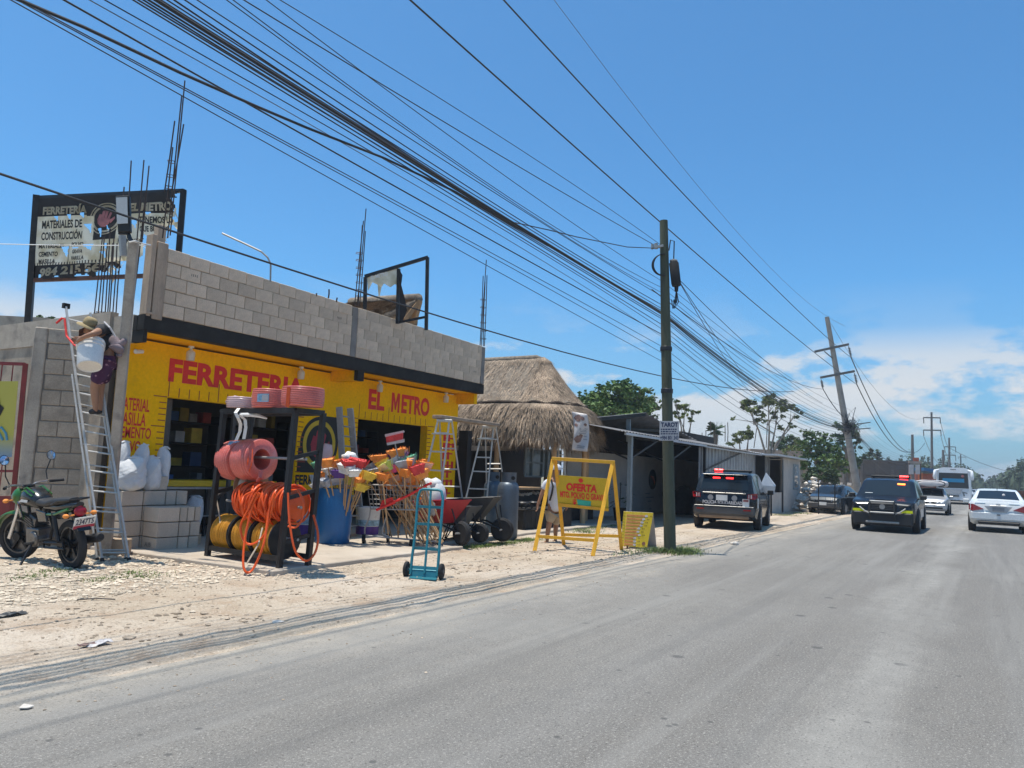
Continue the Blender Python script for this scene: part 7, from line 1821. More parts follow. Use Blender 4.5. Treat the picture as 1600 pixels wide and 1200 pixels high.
for y in (-1, 1):
    for k, (z0, z1) in enumerate(((.92, .90), (.955, .935))): lb_(MB().tube([V((.34, y*(.105-.03*k), z0)), V((.22, y*(.128-.03*k), z0+.025)), V((.05, y*(.122-.03*k), z1-.02))], .011, 5), 'stripe', 'moto_green', tk_)
    lb_(MB().prism([V((.30, y*.157, .80)), V((.10, y*.158, .80)), V((.08, y*.158, .83)), V((.24, y*.158, .835))], (0, y*.004, 0)), 'tank_badge', 'plate_white', tk_)
    lb_(MB().prism([V((-.02, y*.10, .72)), V((-.30, y*.12, .70)), V((-.34, y*.12, .58)), V((-.10, y*.10, .56))], (0, y*.025, 0)), 'side_cover', 'moto_black', bev=.01)
    lb_(MB().prism([V((.42, y*.11, .80)), V((.28, y*.15, .78)), V((.22, y*.14, .60)), V((.34, y*.12, .58))], (0, y*.02, 0)), 'radiator_shroud', 'moto_black', bev=.01)
    lb_(MB().tube([V((-.15, y*.12, .66)), V((-.5, y*.13, .69)), V((-.75, y*.1, .76))], .016, 5), 'tail_trim', 'moto_green', smooth=60)
loft([(.02, .80, .10, .03, .7), (-.05, .80, .125, .05, .7), (-.25, .795, .14, .045, .7), (-.42, .83, .135, .05, .7), (-.62, .85, .11, .045, .7), (-.72, .86, .07, .03, .7)], 'seat', 'seat_black')
loft([(-.15, .74, .09, .05, .7), (-.45, .76, .11, .06, .7), (-.72, .79, .09, .05, .7), (-.84, .81, .05, .03, .7)], 'tail_cowl', 'moto_black')
for y in (-.13, .13): lb_(MB().tube([V((-.42, y, .80)), V((-.6, y*1.1, .86)), V((-.82, y*.9, .88)), V((-.86, 0, .88))], .013, 6), 'grab_rail', 'black_steel', smooth=50)
lb_(MB().sphere(V((-.84, 0, .73)), (.06, .075, .065), 12, 8), 'tail_light', 'tail_red', smooth=60)
lb_(MB().bar(V((-.78, 0, .72)), V((-.93, 0, .50)), .16, .012, up=(1, 0, .5)), 'rear_mudguard', 'moto_black')
pc_ = V((-.93, 0, .60)); Rp = Matrix.Rotation(-.42, 3, 'Y'); pl_ = lb_(MB().box(pc_, (.006, .26, .15), Rp), 'licence_plate', 'plate_white')
lb_(MB().box(pc_+Rp@V((-.004, 0, -.054)), (.002, .26, .04), Rp), 'plate_band', 'plate_red', pl_)
tx = MB(); put_text(tx, '2347T5', pc_+Rp@V((-.005, .11, -.026)), Rp@V((0, -.22, 0)), Rp@V((0, 0, .08)), .03); lb_(tx, 'plate_text', 'sign_ink', pl_)
lb_(MB().tube([V((.42, 0, .84)), V((.36, 0, .6)), V((.25, 0, .32)), V((-.1, 0, .25)), V((-.2, 0, .5)), V((-.1, 0, .72)), V((.42, 0, .8))], .022, 6).tube([V((-.1, .0, .72)), V((-.7, 0, .78))], .018, 6), 'frame', 'black_steel')
for y in (-.085, .085): lb_(MB().bar(V((-.15, y, .33)), V((-.66, y, .305)), .03, .045), 'swingarm', 'black_steel'); lb_(MB().tube([V((-.55, y*1.4, .35)), V((-.45, y*1.4, .70))], .028, 8), 'shock', 'black_steel')
lb_(MB().box(V((.08, 0, .36)), (.30, .24, .22)).box(V((.16, 0, .52)), (.16, .18, .2), Matrix.Rotation(-.35, 3, 'Y')).lathe(V((.02, -.15, .34)), [(.09, 0), (.1, .02), (.1, .28), (.09, .3)], 16, ax=(0, 1, 0)), 'engine', 'moto_metal', bev=.012)
for k in range(5): lb_(MB().box(V((.16+.012*k, 0, .46+.035*k)), (.2, .22, .012), Matrix.Rotation(-.35, 3, 'Y')), 'cooling_fin', 'moto_metal')
ex = lb_(MB().tube([V((.26, -.08, .5)), V((.34, -.12, .38)), V((.2, -.15, .24)), V((-.2, -.16, .26)), V((-.45, -.17, .30))], .022, 8), 'exhaust_pipe', 'moto_metal', smooth=50)
lb_(MB().tube([V((-.42, -.17, .295)), V((-.5, -.17, .31)), V((-.92, -.18, .385)), V((-.96, -.18, .39))], [.03, .06, .06, .045], 14), 'muffler', 'seat_black', ex, smooth=50)
lb_(MB().lathe(V((-.965, -.18, .392)), [(.032, 0), (.0, .002)], 12, ax=(-1, 0, .18)), 'muffler_hole', 'rubber', ex)
lb_(MB().bar(V((.02, .15, .28)), V((-.06, .34, .03)), .02, .02).bar(V((-.06, .34, .03)), V((-.12, .36, .03)), .04, .02), 'side_stand', 'black_steel')
for y in (-.22, .22): lb_(MB().tube([V((-.02, y*.6, .3)), V((-.02, y*1.2, .3))], .018, 6).tube([V((-.42, y*.6, .38)), V((-.42, y*1.2, .38))], .015, 6), 'foot_peg', 'rubber')
lb_(MB().tube([V((-.2, .11, .31)), V((-.64, .11, .34)), V((-.66, .11, .27)), V((-.2, .11, .25))], .014, 5, closed=True), 'chain_case', 'black_steel')

# ================================================================ LITTER AND LOOSE STONES
def stone(label, px, py, r, mat='rubble', flat=.6):
    p = gp(px, py); o = MB().rock((0, 0, r*flat*.35), r, flat).build('stone', M(mat), None, bev=r*.1); o.location = (p.x, p.y, max(0, shz(p.x, p.y)) if p.y > 5.4 else 0); tag(o, label, 'stone', 'loose stones on the roadside')
stone('pale pebble lying on the asphalt near the lower left corner', 40, 1107, .045, 'white_rubble')
stone('pale flat stone on the dirt near the road edge below the hand truck', 433, 974, .075, 'white_rubble', .3)
stone('grey stone lying on the dirt right of the white litter', 200, 999, .075, 'pebble', .4)
stone('brown stone beside the white litter at the lower left', 120, 1016, .04, 'pebble')
stone('largest stone of the little dark stone group in the middle of the dirt', 318, 960, .06, 'pebble', .5)
stone('left stone of the little dark stone group in the middle of the dirt', 300, 958, .045, 'rubble', .5)
stone('front stone of the little dark stone group in the middle of the dirt', 326, 978, .045, 'pebble', .6)
stone('small dark stone alone on the dirt below the motorcycle', 84, 938, .045, 'pebble')
stone('pale stone at the right beside the tyre ruts, left of the parked police car', 1148, 851, .14, 'white_rubble')
p = gp(152, 1010); t = thing('litter', 'crumpled white and dark packaging lying on the dirt at the lower left', 'litter', (p.x, p.y, 0))
MB().grid(lambda u, v: V((p.x-.10+.2*u, p.y+.05-.11*v, .02+.02*noise2(u*6, v*5, 3)+.02*u)), 8, 5).build('wrapper', M('banner_white'), t, solid=.004)
MB().grid(lambda u, v: V((p.x-.15+.13*u, p.y+.04-.06*v, .03+.02*noise2(u*8, v*5, 1))), 6, 4).build('wrapper', M('print_brown'), t, solid=.004)
p = gp(17, 962); t = thing('litter', 'dark rag lying on the dirt at the left picture edge', 'litter', (p.x, p.y, 0))
MB().grid(lambda u, v: V((p.x-.13+.26*u, p.y+.06-.12*v, .02+.02*noise2(u*6, v*5, 7))), 8, 5).build('rag', M('tray_black'), t, solid=.006)
p = gp(120, 940); tag(MB().tube([p+V((0, 0, .02)), p+V((.15, -.1, .03)), p+V((.28, -.24, .02))], .008, 5).build('twig', M('bark'), None), 'dry twig lying on the dirt at the left', 'twig')
# ================================================================ VEHICLES
pm('police_black', (.008, .010, .015), .2, .06, 2, spec=.3, coat=.15); pm('car_white', (.66, .68, .68), .22, .04, 2, coat=.4); pm('car_silver', (.42, .43, .45), .3, .05, 2, metal=.35, coat=.3); pm('car_dark', (.022, .024, .027), .25, .1, 2, coat=.4); pm('bus_white', (.70, .72, .74), .28, .05, 1, coat=.3)
pm('car_glass', (.012, .016, .02), .06, .1, 1, spec=.45); pm('trim_black', (.02, .02, .021), .6, .15, 4); pm('bumper_grey', (.07, .07, .072), .55, .12, 4, dirt=((.16, .13, .10), .6, 3)); pm('tail_lamp', (.26, .008, .012), .15, .1, 5, coat=.5); pm('head_lamp', (.16, .17, .18), .1, .1, 6, coat=.6)
pm('light_red', (.6, .02, .02), .3, emit=(1, .02, .02), es=3.2); pm('light_orange', (.8, .2, .02), .3, emit=(1, .16, .03), es=4); pm('sticker_yellow', (.72, .74, .0), .4, .05, 5); pm('bus_blue', (.01, .20, .38), .12, .05, 2); pm('mud', (.28, .19, .12), .9, .15, 4)
def lerpf(P, x):
    if x <= P[0][0]: return P[0][1]
    for (a, u), (b, v) in zip(P, P[1:]):
        if x <= b: return u+(v-u)*(x-a)/(b-a)
    return P[-1][1]
class Car:
    def __init__(s, name, label, cat, top, belt, wid, zb, paint, loc, rz, sc=1.0, group=None, wheels=(-1.45, 1.45), wr=.36, tumble=.30, side=(), ws=None, bl=None, trim=None):
        s.top, s.belt, s.wid, s.zb = top, belt, wid, zb
        t = s.t = thing(name, label, cat, loc, rz, group); t.scale = (sc,)*3
        s.tum = tumble
        xs = sorted({x for P in (top, belt, wid) for x, _ in P} | {top[0][0]+(top[-1][0]-top[0][0])*i/30 for i in range(31)})
        vs, fs = [], []; n = 0
        for x in xs:
            R = s.section(x); n = len(R); vs += R
        for j in range(len(xs)-1):
            for i in range(n-1): fs.append((j*n+i, j*n+i+1, (j+1)*n+i+1, (j+1)*n+i))
            fs.append((j*n+n-1, j*n, (j+1)*n, (j+1)*n+n-1))
        fs += [tuple(range(n)), tuple((len(xs)-1)*n+i for i in range(n))]
        mb = MB(); mb.add(vs, fs); s.body = mb.build('body', M(paint), t, local=True, smooth=32)
        for x0, x1 in side:
            for sg in (-1, 1):
                mb = MB()
                def fn(u, v):
                    x = x0+(x1-x0)*u; b, tp = lerpf(s.belt, x)+.035, max(lerpf(s.top, x)-.085, lerpf(s.belt, x)+.04); z = b+(tp-b)*v
                    return V((x, sg*(s.side_y(x, z)+.006), z))
                mb.grid(fn, 10, 2); mb.build('side_window', M('car_glass'), t, local=True)
        for nm, rg in (('windshield', ws), ('rear_window', bl)):
            if rg:
                x0, x1 = rg[0], rg[1]; k = rg[2] if len(rg) > 2 else .9
                def fn(u, v):
                    x = x0+(x1-x0)*u; h = (lerpf(s.top, x+.02)-lerpf(s.top, x-.02))/.04; w = s.roof_w(x)*.9*k; y = w*(2*v-1)
                    nn = V((-h, 0, 1)).normalized(); return V((x, y, lerpf(s.top, x)+.02*(1-abs(2*v-1)*k)))+nn*.008
                MB().grid(fn, 8, 10).build(nm, M('car_glass'), t, local=True, smooth=60)
        for x in wheels:
            for sg in (-1, 1):
                w = s.w(x); yo = sg*(w+.004)
                MB().lathe((x, sg*(w-.12), wr+.01), [(0, 0), (wr*1.13, 0), (wr*1.13, .126), (0, .126)], 26, ax=(0, sg, 0)).build('wheel_arch', M('trim_black'), t, local=True, smooth=40)
                wl = MB().lathe((x, sg*(w-.19), wr), [(wr*.6, 0), (wr*.93, 0), (wr, .03), (wr, .19), (wr*.95, .218), (wr*.68, .222), (wr*.66, .2), (0, .18)], 26, ax=(0, sg, 0)).build('wheel', M('rubber'), t, local=True, smooth=40)
                mb = MB().lathe((x, sg*(w+.005), wr), [(wr*.60, 0), (wr*.66, .022), (wr*.62, .024), (wr*.58, .004)], 24, ax=(0, sg, 0)).cyl((x, sg*w, wr), (x, sg*(w+.028), wr), wr*.16)
                for k in range(6):
                    a = pi*k/3; mb.bar((x+.1*wr*math.cos(a), sg*(w+.018), wr+.1*wr*math.sin(a)), (x+.62*wr*math.cos(a), sg*(w+.018), wr+.62*wr*math.sin(a)), .05, .02, up=(0, 1, 0))
                mb.build('rim', M('grey_alu'), wl, local=True)
    def w(s, x): return lerpf(s.wid, x)
    def side_y(s, x, z):
        w, b, t = s.w(x), lerpf(s.belt, x), lerpf(s.top, x)
        if z <= b: return w*.985
        wt = s.roof_w(x); zt_ = t-.045*min(1, (t-b)/.3); return w*.985+(wt-w*.985)*min(1, (z-b)/max(.01, zt_-b))
    def roof_w(s, x):
        w, b, t = s.w(x), lerpf(s.belt, x), lerpf(s.top, x); h = max(0, t-b)
        return w*.985-.02-h*s.tum
    def section(s, x):
        w, b, t, zb = s.w(x), lerpf(s.belt, x), lerpf(s.top, x), (lerpf(s.zb, x) if isinstance(s.zb, (list, tuple)) else s.zb)
        t = max(t, b+.01); wt = s.roof_w(x); d = .045*min(1, (t-b)/.3)
        H_ = [(0, zb), (w*.86, zb), (w*.965, zb+.07), (w, zb+(b-zb)*.45), (w*.995, zb+(b-zb)*.7), (w*.985, b), (wt, t-d), (wt*.93, t-.004), (wt*.6, t+.012), (0, t+.02)]
        return [V((x, y, z)) for y, z in H_]+[V((x, -y, z)) for y, z in reversed(H_[1:-1])]
    def part(s, mb, nm, m_, par_=None, **k): return mb.build(nm, M(m_), par_ or s.t, local=True, **k)
    def mirrors(s, x, z, m_='trim_black'):
        for sg in (-1, 1):
            y = sg*(s.w(x)+.11); s.part(MB().box((x, y, z), (.1, .2, .15)).bar((x, sg*s.w(x)*.95, z-.04), (x, y, z-.04), .05, .05), 'mirror', m_, bev=.02)

SUV_TOP = [(-2.5, 1.06), (-2.44, 1.16), (-2.17, 1.64), (-2.0, 1.735), (-1.0, 1.78), (0, 1.77), (.4, 1.70), (1.28, 1.13), (1.6, 1.10), (2.25, 1.02), (2.42, .93), (2.5, .80)]
SUV_BELT = [(-2.5, 1.05), (-1.5, 1.08), (1.25, 1.05), (1.6, 1.03), (2.25, .97), (2.42, .90), (2.5, .78)]
SUV_W = [(-2.5, .86), (-2.42, .95), (-2.1, .99), (-1, 1.0), (1.6, 1.0), (2.2, .95), (2.42, .86), (2.5, .74)]
SUV_Z = [(-2.5, .42), (-2.2, .30), (2.2, .28), (2.5, .34)]
def suv(label, loc, rz, sc):
    c = Car('police_suv', label, 'police car', SUV_TOP, SUV_BELT, SUV_W, SUV_Z, 'police_black', loc, rz, sc, 'police cars with flashing lights', (-1.5, 1.5), .385, .26, ((-1.98, -1.2), (-1.13, -.12), (-.05, 1.02)), (.47, 1.22), (-2.40, -2.10, .93))
    c.mirrors(.95, 1.16)
    lbm = c.part(MB().box((-.35, 0, 1.845), (.3, 1.25, .075)).box((-.35, .55, 1.8), (.2, .06, .06)).box((-.35, -.55, 1.8), (.2, .06, .06)), 'light_bar', 'trim_black', bev=.015)
    return c, lbm
# --- parked police car seen from behind
DR = 23.6
p = dp(1131, 765, DR); hdg = math.radians(8.5); ctr = V((p.x, p.y, .0))+V((math.cos(hdg), math.sin(hdg), 0))*2.5
s1, lbm = suv('dark police car parked on the dirt seen from behind, red lights lit', (ctr.x, ctr.y, .0), hdg, 1.0)
s1.part(MB().box((-.35, .44, 1.855), (.31, .30, .07)), 'beacon', 'light_red', lbm, bev=.015)
for y in (.26, -.14): s1.part(MB().box((-2.22, y, 1.60), (.03, .22, .035), Matrix.Rotation(-.5, 3, 'Y')), 'rear_strobe', 'light_red')
s1.part(MB().box((-2.18, 0, 1.70), (.26, 1.36, .035)), 'spoiler', 'police_black', bev=.01)
xr = -2.503
s1.part(MB().box((-2.44, 0, .60), (.24, 1.84, .30)), 'rear_bumper', 'bumper_grey', bev=.06)
s1.part(MB().box((-2.52, 0, .735), (.1, 1.78, .025)), 'bumper_step', 'grey_alu', bev=.01)
s1.part(MB().box((-2.42, 0, .41), (.2, 1.5, .1)), 'mud_valance', 'mud', bev=.02)
for sg in (-1, 1):
    tl = s1.part(MB().prism([V((-2.51, sg*.70, .98)), V((-2.48, sg*.93, .98)), V((-2.30, sg*.985, 1.02)), V((-2.30, sg*.985, 1.16)), V((-2.46, sg*.93, 1.16)), V((-2.505, sg*.72, 1.13))], (-.02, 0, 0)), 'tail_light', 'tail_lamp')
    s1.part(MB().box((-2.535, sg*.82, 1.06), (.01, .035, .11)).box((-2.535, sg*.75, 1.06), (.01, .025, .11)), 'lamp_stripe', 'banner_white', tl)
    s1.part(MB().box((-2.57, sg*.7, .64), (.01, .22, .05)), 'reflector', 'tail_lamp')
s1.part(MB().box((-2.47, 0, 1.13), (.08, 1.3, .045)), 'tailgate_trim', 'moto_metal', bev=.01)
pl = s1.part(MB().box((-2.51, .06, .99), (.02, .34, .17)), 'licence_plate', 'plate_white')
for y in (.40, -.32): s1.part(MB().lathe((-2.505, y, .99), [(.085, 0), (.085, .01), (0, .01)], 16, ax=(-1, 0, 0)), 'badge', 'print_grey')
mb = MB(); put_text(mb, 'POLICIA SOLIDARIDAD', (-2.514, .64, .79), (0, -1.2, 0), (0, 0, .11), .05); s1.part(mb, 'lettering', 'banner_white')
s1.part(MB().box((-2.51, -.66, .86), (.01, .2, .24)), 'sticker', 'plate_white'); s1.part(MB().box((-2.517, -.66, .93), (.004, .16, .07)), 'sticker', 'vinyl_red')
mb = MB(); put_text(mb, '091', (-2.2, -1.0, 1.12), (.3, 0, 0), (0, 0, .1), .03); 
s1.part(MB().box((-2.52, .05, .80), (.015, .5, .02)), 'wiper', 'trim_black')
s1.part(MB().box((-2.3, -.998, .86), (.2, .006, .3)), 'side_sticker', 'plate_white')
# --- police car driving towards the camera
p = dp(1378, 765, 25.8)
s2, lbm = suv('dark police car driving towards the camera, push bar and yellow stickers in front', (p.x+2.6, p.y, 0), pi, 1.03)
s2.part(MB().box((-.35, .44, 1.855), (.31, .30, .07)), 'beacon', 'light_red', lbm, bev=.015)
s2.part(MB().box((.62, .42, 1.58), (.03, .24, .06), Matrix.Rotation(.55, 3, 'Y')), 'inner_strobe', 'light_orange')
s2.part(MB().box((1.12, -.55, 1.245), (.02, .24, .035), Matrix.Rotation(.6, 3, 'Y')), 'pass_sticker', 'plate_white')
s2.part(MB().box((2.46, 0, .45), (.2, 1.80, .46)), 'front_bumper', 'trim_black', bev=.06)
s2.part(MB().box((2.5, 0, .33), (.16, 1.0, .07)), 'skid_plate', 'grey_alu', bev=.02)
gr = s2.part(MB().box((2.47, 0, .83), (.1, .86, .24)), 'grille', 'trim_black', bev=.02)
for k in range(4): s2.part(MB().box((2.523, 0, .745+.055*k), (.01, .80, .018)), 'grille_bar', 'bumper_grey', gr)
s2.part(MB().lathe((2.525, 0, .83), [(.085, 0), (.085, .01), (0, .01)], 16, ax=(1, 0, 0)), 'badge', 'grey_alu', gr)
for sg in (-1, 1):
    s2.part(MB().prism([V((2.50, sg*.50, .88)), V((2.44, sg*.80, .90)), V((2.28, sg*.93, .95)), V((2.30, sg*.92, .82)), V((2.45, sg*.80, .79)), V((2.51, sg*.50, .80))], (.02, 0, 0)), 'headlight', 'trim_black')
    mb = MB(); put_text(mb, 'POLICIA', (2.53, sg*.70-.0-.20, .68), (0, .40, 0), (0, 0, .075), .06); 
    s2.part(MB().box((2.52, sg*.72, .70), (.02, .33, .085)), 'yellow_sticker', 'sticker_yellow')
    s2.part(MB().tube([V((2.62, sg*.36, .45)), V((2.64, sg*.36, .98)), V((2.60, sg*.34, 1.03))], .035, 8), 'push_bar_post', 'trim_black', smooth=50)
    s2.part(MB().tube([V((2.60, sg*.38, .60)), V((2.58, sg*.56, .70)), V((2.52, sg*.68, .80))], .022, 6), 'push_bar_arm', 'grey_alu', smooth=50)
s2.part(MB().tube([V((2.63, -.36, 1.0)), V((2.63, .36, 1.0))], .03, 8).tube([V((2.64, -.36, .64)), V((2.64, .36, .64))], .03, 8), 'push_bar', 'grey_alu', smooth=50)
s2.part(MB().box((-.2, .998, .62), (1.5, .006, .28)), 'door_panel', 'car_silver')
s2.part(MB().box((2.0, 0, 1.075), (.5, .5, .012), Matrix.Rotation(.1, 3, 'Y')), 'hood_scoop', 'police_black')
# --- white saloon ahead
SD_TOP = [(-2.2, .94), (-2.15, 1.02), (-1.75, 1.05), (-1.55, 1.08), (-.75, 1.40), (-.2, 1.45), (.3, 1.43), (.55, 1.37), (1.35, .98), (2.0, .86), (2.2, .68)]
SD_BELT = [(-2.2, .92), (-1.6, .97), (1.3, .92), (2.0, .82), (2.2, .66)]
SD_W = [(-2.2, .72), (-2.1, .82), (-1.7, .86), (1.4, .86), (2.0, .78), (2.2, .62)]
SD_Z = [(-2.2, .40), (-1.9, .24), (1.9, .22), (2.2, .28)]
def saloon(name, label, paint, loc, rz, sc=1.0, group=None, cat='car'):
    c = Car(name, label, cat, SD_TOP, SD_BELT, SD_W, SD_Z, paint, loc, rz, sc, group, (-1.32, 1.32), .31, .42, ((-1.2, -.42), (-.36, .52), (.56, .98)), (.58, 1.30), (-1.50, -.80))
    c.mirrors(.85, .98, paint); return c
p = dp(1559, 765, 28.2)
c = saloon('white_car', 'white saloon car seen from behind in the right-hand lane', 'car_white', (p.x+2.4, p.y, 0), 0, 1.10)
c.part(MB().box((-2.13, 0, .55), (.2, 1.62, .34)), 'rear_bumper', 'car_white', bev=.07)
c.part(MB().box((-2.16, 0, .33), (.18, 1.2, .1)), 'diffuser', 'trim_black', bev=.03)
for sg in (-1, 1): c.part(MB().prism([V((-2.2, sg*.42, .78)), V((-2.2, sg*.74, .70)), V((-2.0, sg*.855, .74)), V((-2.0, sg*.855, .93)), V((-2.19, sg*.72, .93))], (-.03, 0, 0)), 'tail_light', 'tail_lamp')
rec = c.part(MB().prism([V((-2.215, -.40, .88)), V((-2.215, .40, .88)), V((-2.215, .24, .69)), V((-2.215, -.24, .69))], (-.012, 0, 0)), 'plate_recess', 'car_silver')
c.part(MB().box((-2.235, 0, .78), (.01, .34, .13)), 'licence_plate', 'print_grey', rec)
c.part(MB().box((-2.24, 0, .90), (.03, .5, .03)), 'boot_trim', 'chrome', bev=.01)
c.part(MB().box((-2.245, 0, .94), (.012, .12, .05)), 'badge', 'chrome'); c.part(MB().box((-2.24, .0, .60), (.012, .1, .03)), 'hook_cover', 'trim_black')
c.part(MB().box((-2.19, .52, .955), (.02, .3, .035)).box((-2.19, -.45, .955), (.02, .3, .035)), 'side_stripe', 'label_blue')
c.part(MB().sphere((-1.15, -.18, 1.22), (.05, .06, .09), 10, 8), 'window_toy', 'banner_white')
c.part(MB().tube([V((-.7, 0, 1.44)), V((-.78, 0, 1.50))], .012, 5), 'antenna', 'trim_black')
# --- silver car with a mattress
p = dp(1453, 768, 43.5)
c = saloon('silver_car', 'silver car with a wrapped mattress on its roof, behind the police car', 'car_silver', (p.x+2.3, p.y, 0), pi, 1.04)
c.part(MB().box((2.14, 0, .45), (.2, 1.5, .3)), 'front_bumper', 'car_silver', bev=.06)
for sg in (-1, 1):
    c.part(MB().prism([V((2.19, sg*.40, .72)), V((2.1, sg*.70, .74)), V((1.95, sg*.79, .76)), V((2.0, sg*.78, .62)), V((2.2, sg*.40, .62))], (.02, 0, 0)), 'headlight', 'head_lamp')
    c.part(MB().prism([V((2.23, sg*.06, .72)), V((2.23, sg*.34, .70)), V((2.23, sg*.24, .60)), V((2.23, sg*.06, .62))], (.012, 0, 0)), 'grille', 'trim_black')
c.part(MB().box((2.24, 0, .38), (.02, 1.2, .1)), 'lower_grille', 'trim_black')
c.part(MB().box((2.25, 0, .50), (.012, .32, .12)), 'licence_plate', 'plate_white')
q = V((p.x+2.1, p.y, 1.60)); t = thing('mattress', 'lumpy wrapped mattress tied on the silver car\'s roof', 'mattress', tuple(q))
def mfn(u, v):
    a = 2*pi*v; ca, sa = math.cos(a), math.sin(a); k = (abs(ca)**4+abs(sa)**4)**(-.25); e = 1-.12*(2*u-1)**8
    return q+V(((2*u-1)*1.0, .84*ca*k*e+.03*noise2(u*9, v*20), .2*sa*k*e+.17+.03*noise2(u*11, v*16, 2)))
MB().grid(lambda u, v: mfn(v, u), 20, 14, closed_u=True).sphere(q+V((-.98, 0, .17)), (.05, .75, .16), 10, 8).build('padding', M('banner_white'), t, smooth=180)
MB().box(q+V((0, 0, -.015)), (1.6, 1.3, .05)).build('roof_rack', M('trim_black'), t)
# --- dark parked car
p = dp(1293, 768, 38.5)
c = saloon('dark_car', 'black car parked on the dirt beyond the hut with its door open', 'car_dark', (p.x+2.2, p.y+.0, .0), pi-.10, 1.0)
c.part(MB().box((2.14, 0, .45), (.2, 1.5, .3)), 'front_bumper', 'bumper_grey', bev=.06)
for sg in (-1, 1): c.part(MB().prism([V((2.19, sg*.40, .72)), V((2.1, sg*.70, .74)), V((1.95, sg*.79, .76)), V((2.0, sg*.78, .62)), V((2.2, sg*.40, .62))], (.02, 0, 0)), 'headlight', 'head_lamp')
c.part(MB().box((2.25, 0, .52), (.012, .36, .16)), 'licence_plate', 'plate_white'); c.part(MB().box((2.22, 0, .70), (.03, .9, .03)), 'grille_bar', 'chrome')
c.part(MB().bar((.75, .86, .55), (1.0, 1.5, .55), .06, .6).bar((.75, .86, 1.2), (.95, 1.4, .88), .04, .04).bar((.75, .84, .9), (.75, .84, 1.25), .04, .04), 'open_door', 'car_dark')
for k in range(4): c.part(MB().box((.1, -.45+.3*k, 1.48), (.3, .14, .04)), 'roof_lamp', 'plate_white')
t = thing('post_frame', 'thin black rectangular frame standing in front of the black parked car', 'frame', tuple(gp(1280, 803)))
D = 35.5; MB().bar(dp(1279, 803, D), dp(1279, 756, D), .05, .05).bar(dp(1304.5, 803, D), dp(1304.5, 756, D), .05, .05).build('post', M('black_steel'), t)
MB().bar(dp(1277, 756, D), dp(1306, 757, D), .05, .05).build('top_bar', M('black_steel'), t)
# --- coach
p = dp(1490, 768, 73); bs = thing('bus', 'large white coach with a dark windscreen and blue sun blind', 'bus', (p.x, p.y, 0), pi)
def bpart(mb, nm, m_, par_=bs, **k): return mb.build(nm, M(m_), par_, local=True, **k)
def bus_sec(x, k): 
    w = 1.46*k; return [V((x, -w, .35)), V((x, -w, 2.9)), V((x, -w*.93, 3.32)), V((x, -w*.6, 3.5)), V((x, w*.6, 3.5)), V((x, w*.93, 3.32)), V((x, w, 2.9)), V((x, w, .35))]
mb = MB(); secs = [bus_sec(-12, .97), bus_sec(-1, 1), bus_sec(-.3, 1), bus_sec(0, .94)]
mb.add([q for s_ in secs for q in s_], [(j*8+i, j*8+(i+1) % 8, (j+1)*8+(i+1) % 8, (j+1)*8+i) for j in range(3) for i in range(8)]+[tuple(range(8)), tuple(24+i for i in range(8))]); bpart(mb, 'body', 'bus_white', smooth=40)
w_ = bpart(MB().prism([V((.01, -1.26, 1.55)), V((.01, 1.26, 1.55)), V((-.02, 1.2, 2.98)), V((-.02, -1.2, 2.98))], (.03, 0, 0)), 'windshield', 'car_glass')
bpart(MB().prism([V((.05, -.9, 2.1)), V((.05, .9, 2.1)), V((.05, .9, 2.45)), V((.05, -.9, 2.45))], (.006, 0, 0)), 'sun_blind', 'bus_blue', w_)
bpart(MB().sphere((.05, .78, 2.7), (.01, .14, .12), 8, 6), 'red_lamp', 'vinyl_red', w_)
bpart(MB().prism([V((.0, -.75, 1.45)), V((.0, .75, 1.45)), V((.0, .55, 1.0)), V((.0, -.55, 1.0))], (.05, 0, 0)), 'front_panel', 'car_silver')
for k in range(3): bpart(MB().box((.05, 0, .75+.07*k), (.04, .9, .03)), 'grille_bar', 'trim_black')
for sg in (-1, 1):
    bpart(MB().prism([V((-.02, sg*.70, 1.25)), V((-.02, sg*1.12, 1.15)), V((-.1, sg*1.2, .85)), V((-.02, sg*.8, .80))], (.05, 0, 0)), 'headlight', 'head_lamp')
    bpart(MB().tube([V((-.1, sg*1.2, 3.25)), V((.2, sg*1.52, 3.15)), V((.3, sg*1.56, 2.6)), V((.25, sg*1.56, 2.35))], [.1, .14, .16, .1], 8), 'mirror_arm', 'bus_white', smooth=60)
    for x in (-2.6, -9.2): bpart(MB().lathe((x, sg*1.18, .5), [(0, 0), (.5, 0), (.5, .28), (.3, .3), (0, .27)], 20, ax=(0, sg, 0)), 'wheel', 'rubber', smooth=40)
    bpart(MB().bx(-11.5, -.9, sg*1.463, sg*1.47, 1.7, 2.8), 'side_window', 'car_glass')
bpart(MB().box((-.1, 0, .36), (.3, 2.3, .12)), 'front_bumper', 'trim_black', bev=.03)
bpart(MB().box((.04, 0, 3.3), (.02, .5, .05)), 'roof_lamps', 'trim_black')
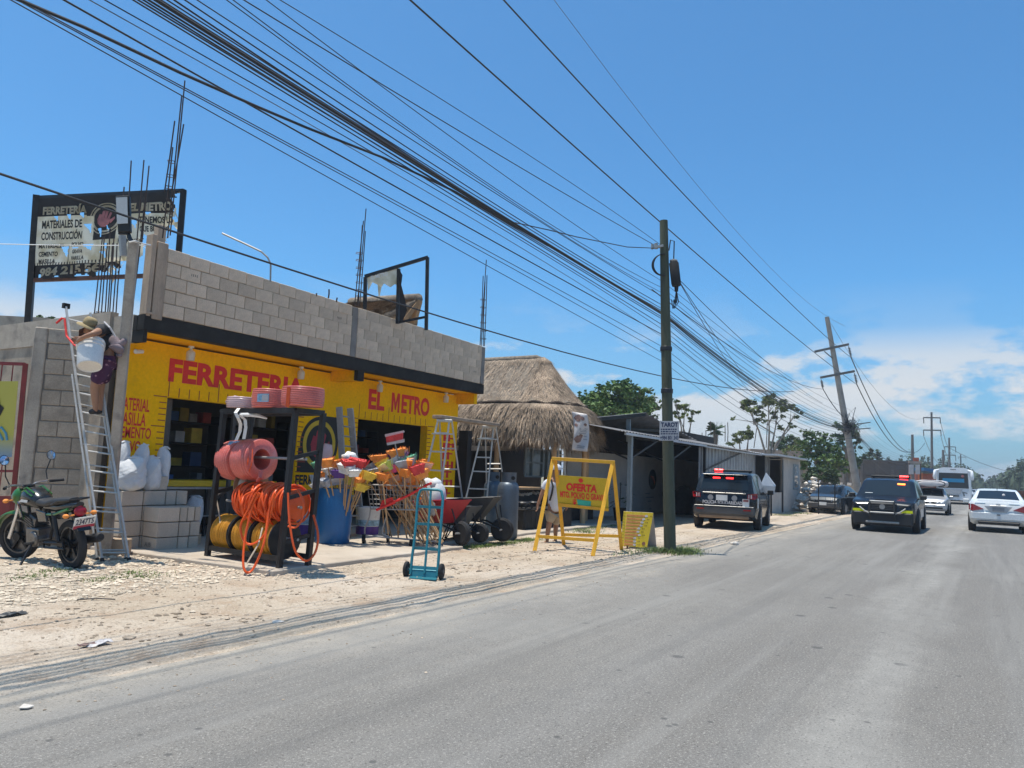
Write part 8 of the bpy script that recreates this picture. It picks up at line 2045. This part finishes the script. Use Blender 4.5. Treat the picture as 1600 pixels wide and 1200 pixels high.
# --- queue of far cars
GQ = 'far cars queueing up the road'
far = [(1509, 92, 'white', 'small far white car just right of the bus', 0), (1517, 118, 'grey', 'small far grey car right of the bus, further back', pi), (1541, 120, 'white', 'far white car seen over the white saloon\'s roof, left', 0), (1549, 135, 'grey', 'far silver car above the white saloon\'s roof, middle', 0), (1557, 110, 'dark', 'far dark car above the white saloon\'s roof, middle right', 0), (1570, 100, 'white', 'far white car above the white saloon\'s roof, right', 0), (1534, 150, 'dark', 'far dark car in the gap between bus and white saloon', 0), (1528, 175, 'white', 'tiny far white vehicle at the end of the road, left', 0), (1536, 200, 'grey', 'tiny far grey vehicle at the end of the road, right', 0)]
pr = {}
for px, D, col, lab, rz in far:
    p = dp(px, 766, D); L_ = (p.x, p.y, 0)
    if col not in pr:
        c = saloon('far_car', lab, {'white': 'car_white', 'grey': 'car_silver', 'dark': 'car_dark'}[col], L_, rz, 1.0, GQ); pr[col] = c.t
    else: dup(pr[col], L_, rz, lab, GQ)
# --- low-loader at the right picture edge
p = dp(1592, 766, 52); t = thing('flatbed_trailer', 'dark flat trailer deck with a yellow machine at the right picture edge', 'trailer', (p.x, p.y, 0))
MB().bx(p.x-1, p.x+9, p.y-1.6, p.y+.35, 1.15, 1.55).build('deck', M('rust_steel'), t)
for x in (0, 1.3, 7): MB().lathe((p.x+x, p.y-.1, .5), [(0, 0), (.5, 0), (.5, .3), (0, .3)], 18, ax=(0, 1, 0)).build('wheel', M('rubber'), t, smooth=40)
pm('machine_yellow', (.55, .36, .06), .5, .12, 4)
MB().bx(p.x-.9, p.x+1.5, p.y-1.5, p.y+.1, .55, 1.1).build('machine_body', M('machine_yellow'), t, bev=.06)
# ================================================================ AIR
me = bpy.data.meshes.new('haze'); bm = bmesh.new(); bmesh.ops.create_cube(bm, size=1); bm.to_mesh(me); bm.free()
hzo = bpy.data.objects.new('haze', me); COL.objects.link(hzo); hzo['kind'] = 'stuff'
hzo.scale = (8200, 7600, 22); hzo.location = (3300, 0, 9.8)
hm = bpy.data.materials.new('haze'); hm.use_nodes = True; hm.node_tree.nodes.clear()
ho = hm.node_tree.nodes.new('ShaderNodeOutputMaterial'); hv = hm.node_tree.nodes.new('ShaderNodeVolumePrincipled')
hv.inputs['Color'].default_value = (.82, .9, 1, 1); hv.inputs['Density'].default_value = .0008; hv.inputs['Anisotropy'].default_value = .3
hm.node_tree.links.new(hv.outputs[0], ho.inputs['Volume']); me.materials.append(hm)
